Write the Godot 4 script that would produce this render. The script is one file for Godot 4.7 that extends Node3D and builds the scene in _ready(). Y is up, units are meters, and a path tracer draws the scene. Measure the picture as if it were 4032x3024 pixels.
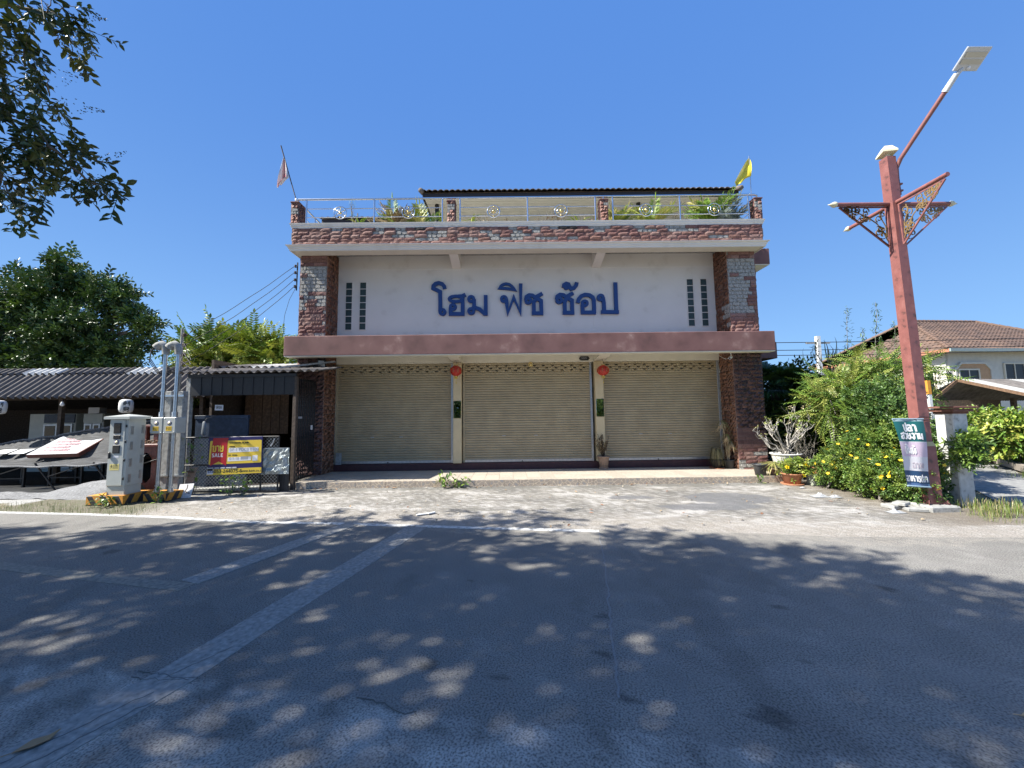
extends Node3D
# A closed shop on a street corner in the morning sun, seen from the shaded road.

var rng := RandomNumberGenerator.new()
var M := {}
var taken := {}
const SUN_TRAVEL := Vector3(0.94, -1.0, -0.205)

# ---------------------------------------------------------------- small helpers
func lin(r, g, b) -> Color:
	return Color(r, g, b).linear_to_srgb()

func rf(a, b) -> float:
	return rng.randf_range(a, b)

func numbered(n: String) -> String:
	if not taken.has(n):
		taken[n] = 0
		return n
	taken[n] += 1
	return "%s_%03d" % [n, taken[n]]

func tag(o, label, category = "", group = "", kind = ""):
	if label: o.set_meta("label", label)
	if category: o.set_meta("category", category)
	if group: o.set_meta("group", group)
	if kind: o.set_meta("kind", kind)
	return o

func thing(n: String, label: String, category: String, at := Vector3.ZERO, group := "", turn := 0.0):
	var o := Node3D.new()
	o.name = numbered(n)
	add_child(o)
	o.position = at
	o.rotation.y = turn
	tag(o, label, category, group)
	return o

func st() -> SurfaceTool:
	var s := SurfaceTool.new()
	s.begin(Mesh.PRIMITIVE_TRIANGLES)
	s.set_smooth_group(-1)
	return s

func done(s: SurfaceTool) -> ArrayMesh:
	s.generate_normals()
	return s.commit()

# meshes are written in world coordinates unless local is set
func inst(n: String, mesh: Mesh, m: Material, parent = null, local := false, xf := Transform3D()):
	var o := MeshInstance3D.new()
	o.mesh = mesh
	o.material_override = m
	if parent == null:
		o.name = numbered(n)
		add_child(o)
	else:
		o.name = n
		parent.add_child(o, true)
	o.transform = xf
	if parent != null and not local and parent.get_parent() == self:
		o.position -= parent.position
	return o

func obj(n: String, s: SurfaceTool, m: Material, parent = null, local := false):
	return inst(n, done(s), m, parent, local)

func part(n: String, parent):
	var o := Node3D.new()
	o.name = n
	parent.add_child(o, true)
	if parent.get_parent() == self:
		o.position = -parent.position
	return o

func structure(n: String, s: SurfaceTool, m: Material):
	var o = obj(n, s, m)
	o.set_meta("kind", "structure")
	return o

func tri(s: SurfaceTool, a, b, c, o):
	var nrm: Vector3 = (c - a).cross(b - a)
	if nrm.dot(o) < 0.0:
		var t = b
		b = c
		c = t
	s.add_vertex(a)
	s.add_vertex(b)
	s.add_vertex(c)

func quad(s: SurfaceTool, a, b, c, d, o):
	var nrm: Vector3 = (c - a).cross(b - a)
	if nrm.dot(o) < 0.0:
		var t = b
		b = d
		d = t
	s.add_vertex(a); s.add_vertex(b); s.add_vertex(c)
	s.add_vertex(a); s.add_vertex(c); s.add_vertex(d)

# chamfered box
func box(s: SurfaceTool, c: Vector3, size: Vector3, bev := 0.0, B := Basis()):
	var h := size * 0.5
	s.set_smooth_group(-1)
	if bev <= 0.0:
		for ax in 3:
			for sg in [-1.0, 1.0]:
				var u := Vector3.ZERO; var v := Vector3.ZERO; var w := Vector3.ZERO
				w[ax] = h[ax] * sg; u[(ax + 1) % 3] = h[(ax + 1) % 3]; v[(ax + 2) % 3] = h[(ax + 2) % 3]
				quad(s, c + B * (w - u - v), c + B * (w + u - v), c + B * (w + u + v), c + B * (w - u + v), B * w)
		return
	bev = minf(bev, minf(h.x, minf(h.y, h.z)) * 0.9)
	var k := h - Vector3.ONE * bev
	var P := func(sx, sy, sz, ax):
		var p := Vector3(k.x * sx, k.y * sy, k.z * sz)
		p[ax] = h[ax] * [sx, sy, sz][ax]
		return c + B * p
	for ax in 3:
		var b1 := (ax + 1) % 3
		var b2 := (ax + 2) % 3
		for sg in [-1, 1]:
			var q := []
			for e in [[-1, -1], [1, -1], [1, 1], [-1, 1]]:
				var g := [0, 0, 0]
				g[ax] = sg; g[b1] = e[0]; g[b2] = e[1]
				q.append(P.call(g[0], g[1], g[2], ax))
			var o := Vector3.ZERO
			o[ax] = sg
			quad(s, q[0], q[1], q[2], q[3], B * o)
			for sg2 in [-1, 1]:
				var g1 := [0, 0, 0]; var g2 := [0, 0, 0]
				g1[ax] = sg; g1[b1] = sg2; g1[b2] = -1
				g2[ax] = sg; g2[b1] = sg2; g2[b2] = 1
				var o2 := Vector3.ZERO
				o2[ax] = sg; o2[b1] = sg2
				quad(s, P.call(g1[0], g1[1], g1[2], ax), P.call(g1[0], g1[1], g1[2], b1), P.call(g2[0], g2[1], g2[2], b1), P.call(g2[0], g2[1], g2[2], ax), B * o2)
	for sx in [-1, 1]:
		for sy in [-1, 1]:
			for sz in [-1, 1]:
				tri(s, P.call(sx, sy, sz, 0), P.call(sx, sy, sz, 1), P.call(sx, sy, sz, 2), B * Vector3(sx, sy, sz))

func span(s: SurfaceTool, a: Vector3, b: Vector3, bev := 0.0):
	box(s, (a + b) * 0.5, (b - a).abs(), bev)

func boxed(a: Vector3, b: Vector3, bev := 0.0) -> SurfaceTool:
	var s := st()
	span(s, a, b, bev)
	return s

# square bar between two points
func bar(s: SurfaceTool, a: Vector3, b: Vector3, w: float, d: float, bev := 0.0):
	var y := (b - a).normalized()
	var x := y.cross(Vector3.UP if absf(y.y) < 0.95 else Vector3.FORWARD).normalized()
	box(s, (a + b) * 0.5, Vector3(w, a.distance_to(b), d), bev, Basis(x, y, x.cross(y)))

func tube(s: SurfaceTool, pts: Array, r0: float, r1 := -1.0, n := 7, caps := true):
	if r1 < 0.0: r1 = r0
	var rings := []
	var side := Vector3.ZERO
	for i in pts.size():
		var t: Vector3 = (pts[mini(i + 1, pts.size() - 1)] - pts[maxi(i - 1, 0)]).normalized()
		if side == Vector3.ZERO:
			side = t.cross(Vector3.UP if absf(t.y) < 0.9 else Vector3.RIGHT).normalized()
		side = (side - t * side.dot(t)).normalized()
		var up := side.cross(t)
		var r := lerpf(r0, r1, float(i) / maxi(1, pts.size() - 1))
		var ring := []
		for k in n:
			var a := TAU * k / n
			ring.append(pts[i] + (side * cos(a) + up * sin(a)) * r)
		rings.append(ring)
	s.set_smooth_group(0)
	for i in rings.size() - 1:
		for k in n:
			var k2 := (k + 1) % n
			quad(s, rings[i][k], rings[i][k2], rings[i + 1][k2], rings[i + 1][k], rings[i][k] + rings[i][k2] - pts[i] * 2.0)
	s.set_smooth_group(-1)
	if caps:
		for e in [0, rings.size() - 1]:
			var o: Vector3 = (pts[0] - pts[1]) if e == 0 else (pts[-1] - pts[-2])
			for k in n:
				tri(s, pts[e], rings[e][k], rings[e][(k + 1) % n], o)

func lathe(s: SurfaceTool, c: Vector3, prof: Array, n := 20, B := Basis(), group := 0):
	s.set_smooth_group(group)
	for i in prof.size() - 1:
		var p: Vector2 = prof[i]; var q: Vector2 = prof[i + 1]
		for k in n:
			var a := TAU * k / n; var b := TAU * (k + 1) / n
			var A := c + B * Vector3(cos(a) * p.x, p.y, sin(a) * p.x)
			var A2 := c + B * Vector3(cos(b) * p.x, p.y, sin(b) * p.x)
			var C := c + B * Vector3(cos(a) * q.x, q.y, sin(a) * q.x)
			var C2 := c + B * Vector3(cos(b) * q.x, q.y, sin(b) * q.x)
			var dv := q - p
			var o := B * Vector3(cos((a + b) / 2) * dv.y, -dv.x, sin((a + b) / 2) * dv.y)
			if p.x < 1e-5: tri(s, A, C, C2, o)
			elif q.x < 1e-5: tri(s, A, A2, C, o)
			else: quad(s, A, A2, C2, C, o)
	s.set_smooth_group(-1)

func torus(s: SurfaceTool, c: Vector3, R: float, r: float, B := Basis(), n := 24, m := 6):
	s.set_smooth_group(0)
	var P := func(i, j):
		var a: float = TAU * i / n; var b: float = TAU * j / m
		return c + B * Vector3(cos(a) * (R + cos(b) * r), sin(a) * (R + cos(b) * r), sin(b) * r)
	for i in n:
		for j in m:
			var am := TAU * (i + 0.5) / n; var bm := TAU * (j + 0.5) / m
			quad(s, P.call(i, j), P.call(i + 1, j), P.call(i + 1, j + 1), P.call(i, j + 1), B * Vector3(cos(am) * cos(bm), sin(am) * cos(bm), sin(bm)))
	s.set_smooth_group(-1)

# extrude polygon (local xy) from z0 to z1 in frame xf
func prism(s: SurfaceTool, poly: Array, z0: float, z1: float, xf := Transform3D()):
	var pts := PackedVector2Array(poly)
	var idx := Geometry2D.triangulate_polygon(pts)
	s.set_smooth_group(-1)
	for i in range(0, idx.size(), 3):
		for z in [z0, z1]:
			var o := xf.basis * Vector3(0, 0, 1.0 if (z == z1) == (z1 > z0) else -1.0)
			tri(s, xf * Vector3(pts[idx[i]].x, pts[idx[i]].y, z), xf * Vector3(pts[idx[i + 1]].x, pts[idx[i + 1]].y, z), xf * Vector3(pts[idx[i + 2]].x, pts[idx[i + 2]].y, z), o)
	var cw := 1.0 if Geometry2D.is_polygon_clockwise(pts) else -1.0
	for i in pts.size():
		var a := pts[i]; var b := pts[(i + 1) % pts.size()]
		var d := b - a
		quad(s, xf * Vector3(a.x, a.y, z0), xf * Vector3(b.x, b.y, z0), xf * Vector3(b.x, b.y, z1), xf * Vector3(a.x, a.y, z1), xf.basis * Vector3(-d.y, d.x, 0) * cw)

# a pen stroke of constant width in local xy, extruded from z0 to z1
func stroke(s: SurfaceTool, pts: Array, w: float, z0: float, z1: float, xf := Transform3D(), closed := false):
	var n := pts.size()
	var L := []; var R := []
	for i in n:
		var a: Vector2 = pts[(i - 1 + n) % n] if closed else pts[maxi(i - 1, 0)]
		var b: Vector2 = pts[(i + 1) % n] if closed else pts[mini(i + 1, n - 1)]
		var p: Vector2 = pts[i]
		var d1 := (p - a).normalized() if p != a else (b - p).normalized()
		var d2 := (b - p).normalized() if b != p else d1
		var t := (d1 + d2)
		t = t.normalized() if t.length() > 0.05 else d1
		var nn := Vector2(-t.y, t.x)
		var k := 1.0 / maxf(0.55, nn.dot(Vector2(-d1.y, d1.x)))
		L.append(p + nn * w * 0.5 * k)
		R.append(p - nn * w * 0.5 * k)
	var V := func(p: Vector2, z): return xf * Vector3(p.x, p.y, z)
	var F := xf.basis * Vector3(0, 0, 1 if z1 > z0 else -1)
	s.set_smooth_group(-1)
	for i in (n if closed else n - 1):
		var j := (i + 1) % n
		quad(s, V.call(L[i], z1), V.call(L[j], z1), V.call(R[j], z1), V.call(R[i], z1), F)
		quad(s, V.call(L[i], z0), V.call(L[j], z0), V.call(L[j], z1), V.call(L[i], z1), xf.basis * Vector3(L[i].x - R[i].x, L[i].y - R[i].y, 0))
		quad(s, V.call(R[i], z0), V.call(R[j], z0), V.call(R[j], z1), V.call(R[i], z1), xf.basis * Vector3(R[i].x - L[i].x, R[i].y - L[i].y, 0))
	if not closed:
		for e in [0, n - 1]:
			var o: Vector2 = (pts[0] - pts[1]) if e == 0 else (pts[-1] - pts[-2])
			quad(s, V.call(L[e], z0), V.call(R[e], z0), V.call(R[e], z1), V.call(L[e], z1), xf.basis * Vector3(o.x, o.y, 0))

func circle(c: Vector2, r: float, n := 18, ry := -1.0) -> Array:
	var a := []
	for i in n:
		a.append(c + Vector2(cos(TAU * i / n) * r, sin(TAU * i / n) * (r if ry < 0 else ry)))
	return a

# moulding of a (offset, height) profile carried round three sides of a slab
func moulding(s: SurfaceTool, x0: float, x1: float, zf: float, zb: float, prof: Array):
	var C := [[Vector3(x0, 0, zb), Vector3(-1, 0, 0)], [Vector3(x0, 0, zf), Vector3(-1, 0, 1)], [Vector3(x1, 0, zf), Vector3(1, 0, 1)], [Vector3(x1, 0, zb), Vector3(1, 0, 0)]]
	s.set_smooth_group(-1)
	for i in 3:
		var od: Vector3 = [Vector3(-1, 0, 0), Vector3(0, 0, 1), Vector3(1, 0, 0)][i]
		for k in prof.size() - 1:
			var p: Vector2 = prof[k]; var q: Vector2 = prof[k + 1]
			var V := func(e, w: Vector2): return C[e][0] + C[e][1] * w.x + Vector3.UP * w.y
			quad(s, V.call(i, p), V.call(i + 1, p), V.call(i + 1, q), V.call(i, q), od * (q.y - p.y) + Vector3.UP * (p.x - q.x))

# ---------------------------------------------------------------- materials
func plain(r: float, g: float, b: float, rough := 0.7, metal := 0.0) -> StandardMaterial3D:
	var m := StandardMaterial3D.new()
	m.albedo_color = lin(r, g, b)
	m.roughness = rough
	m.metallic = metal
	return m

func noise(freq: float, oct := 4, type := FastNoiseLite.TYPE_SIMPLEX_SMOOTH, sd := 1) -> FastNoiseLite:
	var f := FastNoiseLite.new()
	f.noise_type = type
	f.frequency = freq
	f.fractal_octaves = oct
	f.seed = sd
	return f

func noise_tex(f: FastNoiseLite, ramp = null, size := 512, contrast := true) -> NoiseTexture2D:
	var t := NoiseTexture2D.new()
	t.width = size
	t.height = size
	t.seamless = true
	t.seamless_blend_skirt = 0.15
	t.normalize = contrast
	t.noise = f
	if ramp != null:
		var g := Gradient.new()
		var offs := PackedFloat32Array(); var cols := PackedColorArray()
		for e in ramp:
			offs.append(e[0]); cols.append(e[1])
		g.offsets = offs
		g.colors = cols
		t.color_ramp = g
	return t

# mottled surface: ramp of linear colours laid by world position
func mottled(ramp: Array, rough: float, metres: float, freq := 0.012, bump_cm := 0.0, oct := 5, sd := 1, vertex := false) -> StandardMaterial3D:
	var m := StandardMaterial3D.new()
	m.roughness = rough
	m.albedo_texture = noise_tex(noise(freq, oct, FastNoiseLite.TYPE_SIMPLEX_SMOOTH, sd), ramp)
	m.uv1_triplanar = true
	m.uv1_world_triplanar = true
	m.uv1_scale = Vector3.ONE / metres
	m.vertex_color_use_as_albedo = vertex
	if bump_cm > 0.0:
		m.heightmap_enabled = true
		m.heightmap_scale = bump_cm
		m.heightmap_texture = shared_bump(freq)
	return m

var bumps := {}
func shared_bump(freq: float) -> NoiseTexture2D:
	var f := 0.03 if freq < 0.015 else (0.06 if freq < 0.04 else 0.12)
	if not bumps.has(f): bumps[f] = noise_tex(noise(f, 5, FastNoiseLite.TYPE_SIMPLEX_SMOOTH, int(f * 1000)))
	return bumps[f]

func two(r, g, b, f: float) -> Array:
	return [[0.0, lin(r * f, g * f, b * f)], [0.5, lin(r, g, b)], [1.0, lin(minf(1, r / f), minf(1, g / f), minf(1, b / f))]]

func leafy(back := 0.35) -> StandardMaterial3D:
	var m := StandardMaterial3D.new()
	m.vertex_color_use_as_albedo = true
	m.roughness = 0.45
	m.backlight_enabled = true
	m.backlight = Color(back, back * 1.05, back * 0.5)
	return m

func build_materials():
	M.white = mottled([[0.0, lin(.66, .625, .56)], [0.3, lin(.75, .72, .66)], [1.0, lin(.78, .75, .69)]], 0.75, 3.7, 0.01, 0.01)
	M.cream = mottled(two(.70, .66, .55, .93), 0.7, 2.3, 0.01, 0.02)
	M.column = mottled(two(.62, .50, .30, .93), 0.65, 1.7, 0.012, 0.02)
	M.maroon = mottled([[0.0, lin(.12, .062, .056)], [0.4, lin(.175, .088, .08)], [0.75, lin(.20, .105, .094)], [0.93, lin(.27, .165, .145)], [1.0, lin(.38, .27, .245)]], 0.8, 2.9, 0.008, 0.05, 6, 4)
	M.plinth = mottled(two(.075, .026, .028, .8), 0.55, 1.1)
	M.mortar = mottled([[0.0, lin(.12, .115, .10)], [0.5, lin(.29, .285, .26)], [1.0, lin(.44, .43, .40)]], 0.9, 0.7, 0.02, 0.5, 5, 3)
	M.pale_mortar = mottled([[0.0, lin(.18, .17, .15)], [0.5, lin(.36, .35, .325)], [1.0, lin(.50, .49, .46)]], 0.9, 0.5, 0.02, 0.4, 5, 13)
	M.brick = []
	for c in [[.19, .093, .078], [.225, .122, .102], [.16, .076, .068], [.25, .15, .127], [.205, .105, .082]]:
		M.brick.append(mottled([[0.0, lin(c[0] * .5, c[1] * .5, c[2] * .5)], [0.45, lin(c[0], c[1], c[2])], [1.0, lin(c[0] * 1.4, c[1] * 1.45, c[2] * 1.5)]], 0.85, 0.45, 0.02, 0.35, 5, int(c[1] * 1000)))
	M.soot = mottled([[0.0, lin(.012, .012, .012)], [0.6, lin(.05, .042, .038)], [1.0, lin(.15, .09, .08)]], 0.9, 0.4, 0.02, 0.3)
	M.side_stone = []
	for c in [[.27, .125, .07], [.225, .105, .064], [.30, .15, .09]]:
		M.side_stone.append(mottled(two(c[0], c[1], c[2], .72), 0.8, 0.5, 0.02, 0.15, 5, int(c[1] * 999)))
	M.low_stone = []
	for c in [[.115, .062, .058], [.135, .075, .068], [.10, .052, .05], [.15, .08, .066]]:
		M.low_stone.append(mottled(two(c[0], c[1], c[2], .72), 0.75, 0.5, 0.02, 0.15, 5, int(c[1] * 995)))
	M.slat = mottled(two(.375, .305, .19, .86), 0.5, 1.9, 0.008, 0.0, 4, 9)
	M.slat_rail = mottled(two(.42, .43, .44, .85), 0.35, 0.6)
	M.slat_rail.metallic = 0.6
	M.steel = plain(.62, .64, .67, 0.16, 1.0)
	M.gold = plain(.75, .58, .26, 0.25, 1.0)
	M.blue = plain(.011, .055, .215, 0.5)
	M.glass_block = mottled(two(.035, .06, .055, .6), 0.12, 0.12, 0.03, 0.25)
	M.floor_tile = []
	for f in [.93, 1.0, 1.06]:
		M.floor_tile.append(mottled(two(.44 * f, .39 * f, .32 * f, .82), 0.5, 0.8, 0.02, 0.02, 5, int(f * 100)))
	M.grout = plain(.26, .23, .19, 0.9)
	var crazy := StandardMaterial3D.new()
	var cn := noise(0.018, 1, FastNoiseLite.TYPE_CELLULAR, 5)
	cn.fractal_type = FastNoiseLite.FRACTAL_NONE
	cn.cellular_return_type = FastNoiseLite.RETURN_DISTANCE2_SUB
	crazy.albedo_texture = noise_tex(cn, [[0.0, lin(.62, .52, .38)], [0.09, lin(.60, .50, .37)], [0.14, lin(.38, .31, .25)], [0.4, lin(.42, .345, .275)], [0.62, lin(.33, .315, .30)], [1.0, lin(.32, .31, .30)]], 1024)
	crazy.uv1_triplanar = true
	crazy.uv1_world_triplanar = true
	crazy.uv1_scale = Vector3.ONE / 1.55
	crazy.roughness = 0.4
	M.step_tile = crazy
	M.asphalt = ground_mat(.9, 21)
	M.concrete = ground_mat(1.3, 31)
	M.line = mottled([[0.0, lin(.16, .16, .155)], [0.32, lin(.30, .30, .29)], [0.45, lin(.52, .52, .50)], [1.0, lin(.66, .66, .64)]], 0.7, 1.1, 0.025, 0.1)
	M.old_line = mottled([[0.0, lin(.13, .13, .125)], [0.3, lin(.215, .215, .205)], [0.7, lin(.285, .28, .262)], [1.0, lin(.37, .365, .34)]], 0.8, 0.55, 0.02, 0.1, 6, 5)
	M.old_yellow = mottled([[0.0, lin(.11, .11, .10)], [0.5, lin(.21, .20, .17)], [1.0, lin(.29, .275, .235)]], 0.8, 0.55, 0.02, 0.1, 6, 6)
	M.leaf = leafy()
	M.leaf_bright = leafy(0.42)
	M.leaf_dry = leafy(0.2)
	M.leaf_dry.roughness = 0.8
	M.bark = mottled(two(.14, .11, .08, .6), 0.9, 0.6, 0.02, 0.6)
	M.twig = mottled(two(.22, .20, .17, .7), 0.9, 0.3)
	M.black = plain(.012, .012, .013, 0.5)
	M.black_metal = mottled(two(.016, .016, .018, .7), 0.5, 0.5)
	M.rubber = plain(.02, .02, .022, 0.6)
	M.grey_roof = mottled([[0.0, lin(.05, .045, .042)], [0.5, lin(.13, .118, .11)], [1.0, lin(.22, .20, .185)]], 0.9, 1.7, 0.012, 0.1)
	M.pale_roof = mottled(two(.55, .55, .53, .8), 0.7, 1.0)
	M.wood_dark = mottled(two(.085, .062, .046, .6), 0.8, 0.6)
	M.wood = mottled(two(.15, .088, .05, .6), 0.75, 0.6)
	M.galv = mottled(two(.50, .52, .54, .82), 0.28, 0.5)
	M.galv.metallic = 0.85
	M.cement = mottled([[0.0, lin(.20, .20, .19)], [0.5, lin(.33, .33, .315)], [1.0, lin(.43, .43, .41)]], 0.9, 0.8, 0.015, 0.15)
	M.cab = mottled(two(.45, .465, .43, .93), 0.45, 1.3)
	M.cab_side = M.cab
	M.orange = mottled([[0.0, lin(.18, .12, .06)], [0.3, lin(.60, .26, .035)], [1.0, lin(.70, .33, .05)]], 0.7, 0.5, 0.02)
	M.stripe_black = mottled(two(.03, .03, .032, .6), 0.7, 0.4)
	M.yellow = plain(.78, .50, .03, 0.45)
	M.pale_yellow = plain(.66, .56, .20, 0.5)
	M.red = plain(.42, .015, .02, 0.4)
	M.navy = plain(.015, .012, .09, 0.35)
	M.sign_yellow = plain(.70, .50, .055, 0.32)
	M.paper = plain(.72, .72, .74, 0.6)
	M.print_white = plain(.78, .78, .78, 0.5)
	M.print_black = plain(.02, .02, .02, 0.5)
	M.print_grey = plain(.30, .32, .36, 0.6)
	M.pole_red = mottled([[0.0, lin(.075, .04, .038)], [0.2, lin(.14, .06, .055)], [0.28, lin(.205, .08, .072)], [0.6, lin(.235, .09, .08)], [1.0, lin(.285, .125, .112)]], 0.5, 1.2, 0.012, 0.03)
	M.terracotta = mottled([[0.0, lin(.24, .10, .05)], [0.5, lin(.38, .165, .085)], [1.0, lin(.46, .25, .15)]], 0.8, 0.35, 0.02, 0.1)
	M.old_pot = mottled([[0.0, lin(.20, .15, .12)], [0.5, lin(.30, .20, .14)], [1.0, lin(.42, .36, .31)]], 0.85, 0.3, 0.02, 0.1)
	M.white_pot = mottled(two(.70, .70, .68, .85), 0.6, 0.5)
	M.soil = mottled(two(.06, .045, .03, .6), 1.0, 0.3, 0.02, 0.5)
	M.lantern_red = plain(.50, .035, .02, 0.45)
	M.lantern_red.backlight_enabled = true
	M.lantern_red.backlight = Color(.5, .1, .08)
	M.lantern_white = plain(.66, .66, .64, 0.7)
	M.mirror = plain(.82, .84, .85, 0.02, 1.0)
	M.lens = plain(.55, .57, .58, 0.2)
	M.net = mottled([[0.0, lin(.015, .016, .018)], [0.4, lin(.045, .047, .05)], [0.75, lin(.09, .093, .098)], [1.0, lin(.20, .205, .21)]], 0.85, 1.3, 0.012)
	M.net.uv1_scale = Vector3(.35, 2.6, 2.6)
	M.net.albedo_color.a = 0.86
	M.net.transparency = BaseMaterial3D.TRANSPARENCY_ALPHA
	M.net_rope = mottled(two(.15, .153, .16, .5), 0.8, 0.3)
	M.blue_paint = mottled(two(.024, .042, .075, .7), 0.5, 0.8)
	M.house_white = mottled(two(.60, .58, .52, .93), 0.8, 2.5)
	M.house_tan = mottled(two(.52, .32, .18, .9), 0.8, 2.0)
	M.glass_dark = plain(.012, .015, .02, 0.06)
	M.glass_dull = plain(.014, .015, .017, 0.4)
	M.tile_brown = []
	for c in [[.125, .082, .06], [.15, .095, .068], [.105, .07, .053]]:
		M.tile_brown.append(mottled(two(c[0], c[1], c[2], .75), 0.75, 0.9, 0.02, 0.0, 4, int(c[1] * 1000)))
	M.tile_dark = mottled([[0.0, lin(.06, .05, .045)], [0.5, lin(.17, .14, .12)], [1.0, lin(.30, .26, .23)]], 0.85, 0.8, 0.02)
	M.fascia = plain(.028, .02, .018, 0.6)
	M.foil = mottled(two(.36, .40, .40, .55), 0.25, 0.4, 0.02, 0.8)
	M.foil.metallic = 0.7
	M.cable = plain(.015, .015, .017, 0.6)
	M.shrine = mottled(two(.14, .04, .028, .7), 0.5, 0.4)
	M.litter = plain(.33, .34, .35, 0.25)

func ground_mat(metres: float, sd: int) -> StandardMaterial3D:
	var m := mottled([[0.0, lin(.10, .10, .10)], [0.28, lin(.50, .50, .50)], [0.5, lin(.80, .80, .80)], [0.72, lin(.97, .97, .95)], [1.0, lin(1, 1, 1)]], 0.88, metres * 1.9, 0.10, 0.35, 3, sd, true)
	m.albedo_texture.width = 1024
	m.albedo_texture.height = 1024
	return m

# ---------------------------------------------------------------- the scene
func _ready():
	rng.seed = 20
	var cam := Camera3D.new()
	cam.name = "camera"
	cam.position = Vector3(0, 1.6, 0)
	cam.rotation = Vector3(deg_to_rad(4.75), -0.0068, -0.0128)
	cam.fov = 90.0
	cam.far = 900.0
	cam.near = 0.05
	add_child(cam)
	cam.current = true
	var env := Environment.new()
	env.background_mode = Environment.BG_SKY
	var sky := Sky.new()
	var sm := ProceduralSkyMaterial.new()
	sm.sky_top_color = lin(.0375, .100, .268)
	sm.sky_horizon_color = lin(.147, .268, .415)
	sm.sky_curve = 0.19
	sm.ground_bottom_color = lin(.08, .075, .07)
	sm.ground_horizon_color = lin(.16, .22, .30)
	sm.sun_angle_max = 85.0
	sm.sun_curve = 0.15
	sky.sky_material = sm
	env.sky = sky
	env.tonemap_mode = Environment.TONE_MAPPER_LINEAR
	env.tonemap_exposure = 2.85
	env.sdfgi_enabled = true
	env.ssao_enabled = true
	env.ssil_enabled = true
	var we := WorldEnvironment.new()
	we.name = "environment"
	we.environment = env
	add_child(we)
	var sun := DirectionalLight3D.new()
	sun.name = "sun"
	sun.light_energy = 1.25
	sun.light_color = Color(1.0, 0.98, 0.94)
	sun.light_angular_distance = 0.53
	sun.shadow_enabled = true
	add_child(sun)
	sun.look_at_from_position(Vector3.ZERO, SUN_TRAVEL, Vector3.UP)
	build_materials()
	make_leaf_meshes()
	build_ground()
	build_shop()
	build_sign()
	build_shop_fittings()
	build_roof_terrace()
	build_annex()
	build_restaurant()
	build_street_left()
	build_lamp_post()
	build_right_side()
	build_house()
	build_trees()
	build_far_kerb()
	build_small_plants()
	build_litter()

# ---------------------------------------------------------------- ground
func curve_at(pts: Array, x: float) -> float:
	if x <= pts[0].x: return pts[0].y
	for i in pts.size() - 1:
		if x <= pts[i + 1].x:
			return lerpf(pts[i].y, pts[i + 1].y, (x - pts[i].x) / (pts[i + 1].x - pts[i].x))
	return pts[-1].y

var road_edge := [Vector2(-40, -12.4), Vector2(-20, -9.0), Vector2(-9.2, -7.13), Vector2(-5.65, -6.57), Vector2(-2.8, -6.06), Vector2(1.2, -5.47), Vector2(3.2, -5.25), Vector2(4.15, -5.06), Vector2(6.2, -4.93), Vector2(8, -4.8), Vector2(40, -3.0)]
var old_edge := [Vector2(-6, -2.4), Vector2(-3.35, -2.67), Vector2(-2.86, -2.74), Vector2(-2.39, -2.56), Vector2(-1.94, -2.52), Vector2(-1.3, -2.41), Vector2(-.9, -2.35), Vector2(-.52, -2.21), Vector2(-.06, -2.15), Vector2(.47, -2.11), Vector2(1.2, -1.95), Vector2(3.5, -1.8)]

func sheet(x0: float, x1: float, nx: int, lo: Callable, hi: Callable, nz: int, y: Callable, col: Callable) -> SurfaceTool:
	var s := st()
	s.set_smooth_group(0)
	var P := []; var C := []
	for i in nx + 1:
		var x := lerpf(x0, x1, float(i) / nx)
		var a: float = lo.call(x); var b: float = hi.call(x)
		for j in nz + 1:
			var z := lerpf(a, b, float(j) / nz)
			P.append(Vector3(x, y.call(x, z), z))
			C.append(col.call(x, z))
	for i in nx:
		for j in nz:
			var k := i * (nz + 1) + j
			for e in [k, k + nz + 1, k + nz + 2, k, k + nz + 2, k + 1]:
				s.set_color(C[e])
				s.add_vertex(P[e])
	return s

func ribbon_flat(pts: Array, w: float, y: float) -> SurfaceTool:
	var s := st()
	stroke(s, pts, w, -0.02, 0.0, Transform3D(Basis(Vector3(1, 0, 0), Vector3(0, 0, 1), Vector3(0, 1, 0)), Vector3(0, y, 0)))
	return s

func rough_path(a: Vector2, b: Vector2, n: int, amp: float) -> Array:
	var p := []
	for i in n + 1:
		var t := float(i) / n
		p.append(a.lerp(b, t) + Vector2(rf(-amp, amp), rf(-amp, amp)) * (0.0 if i == 0 or i == n else 1.0))
	return p

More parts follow.
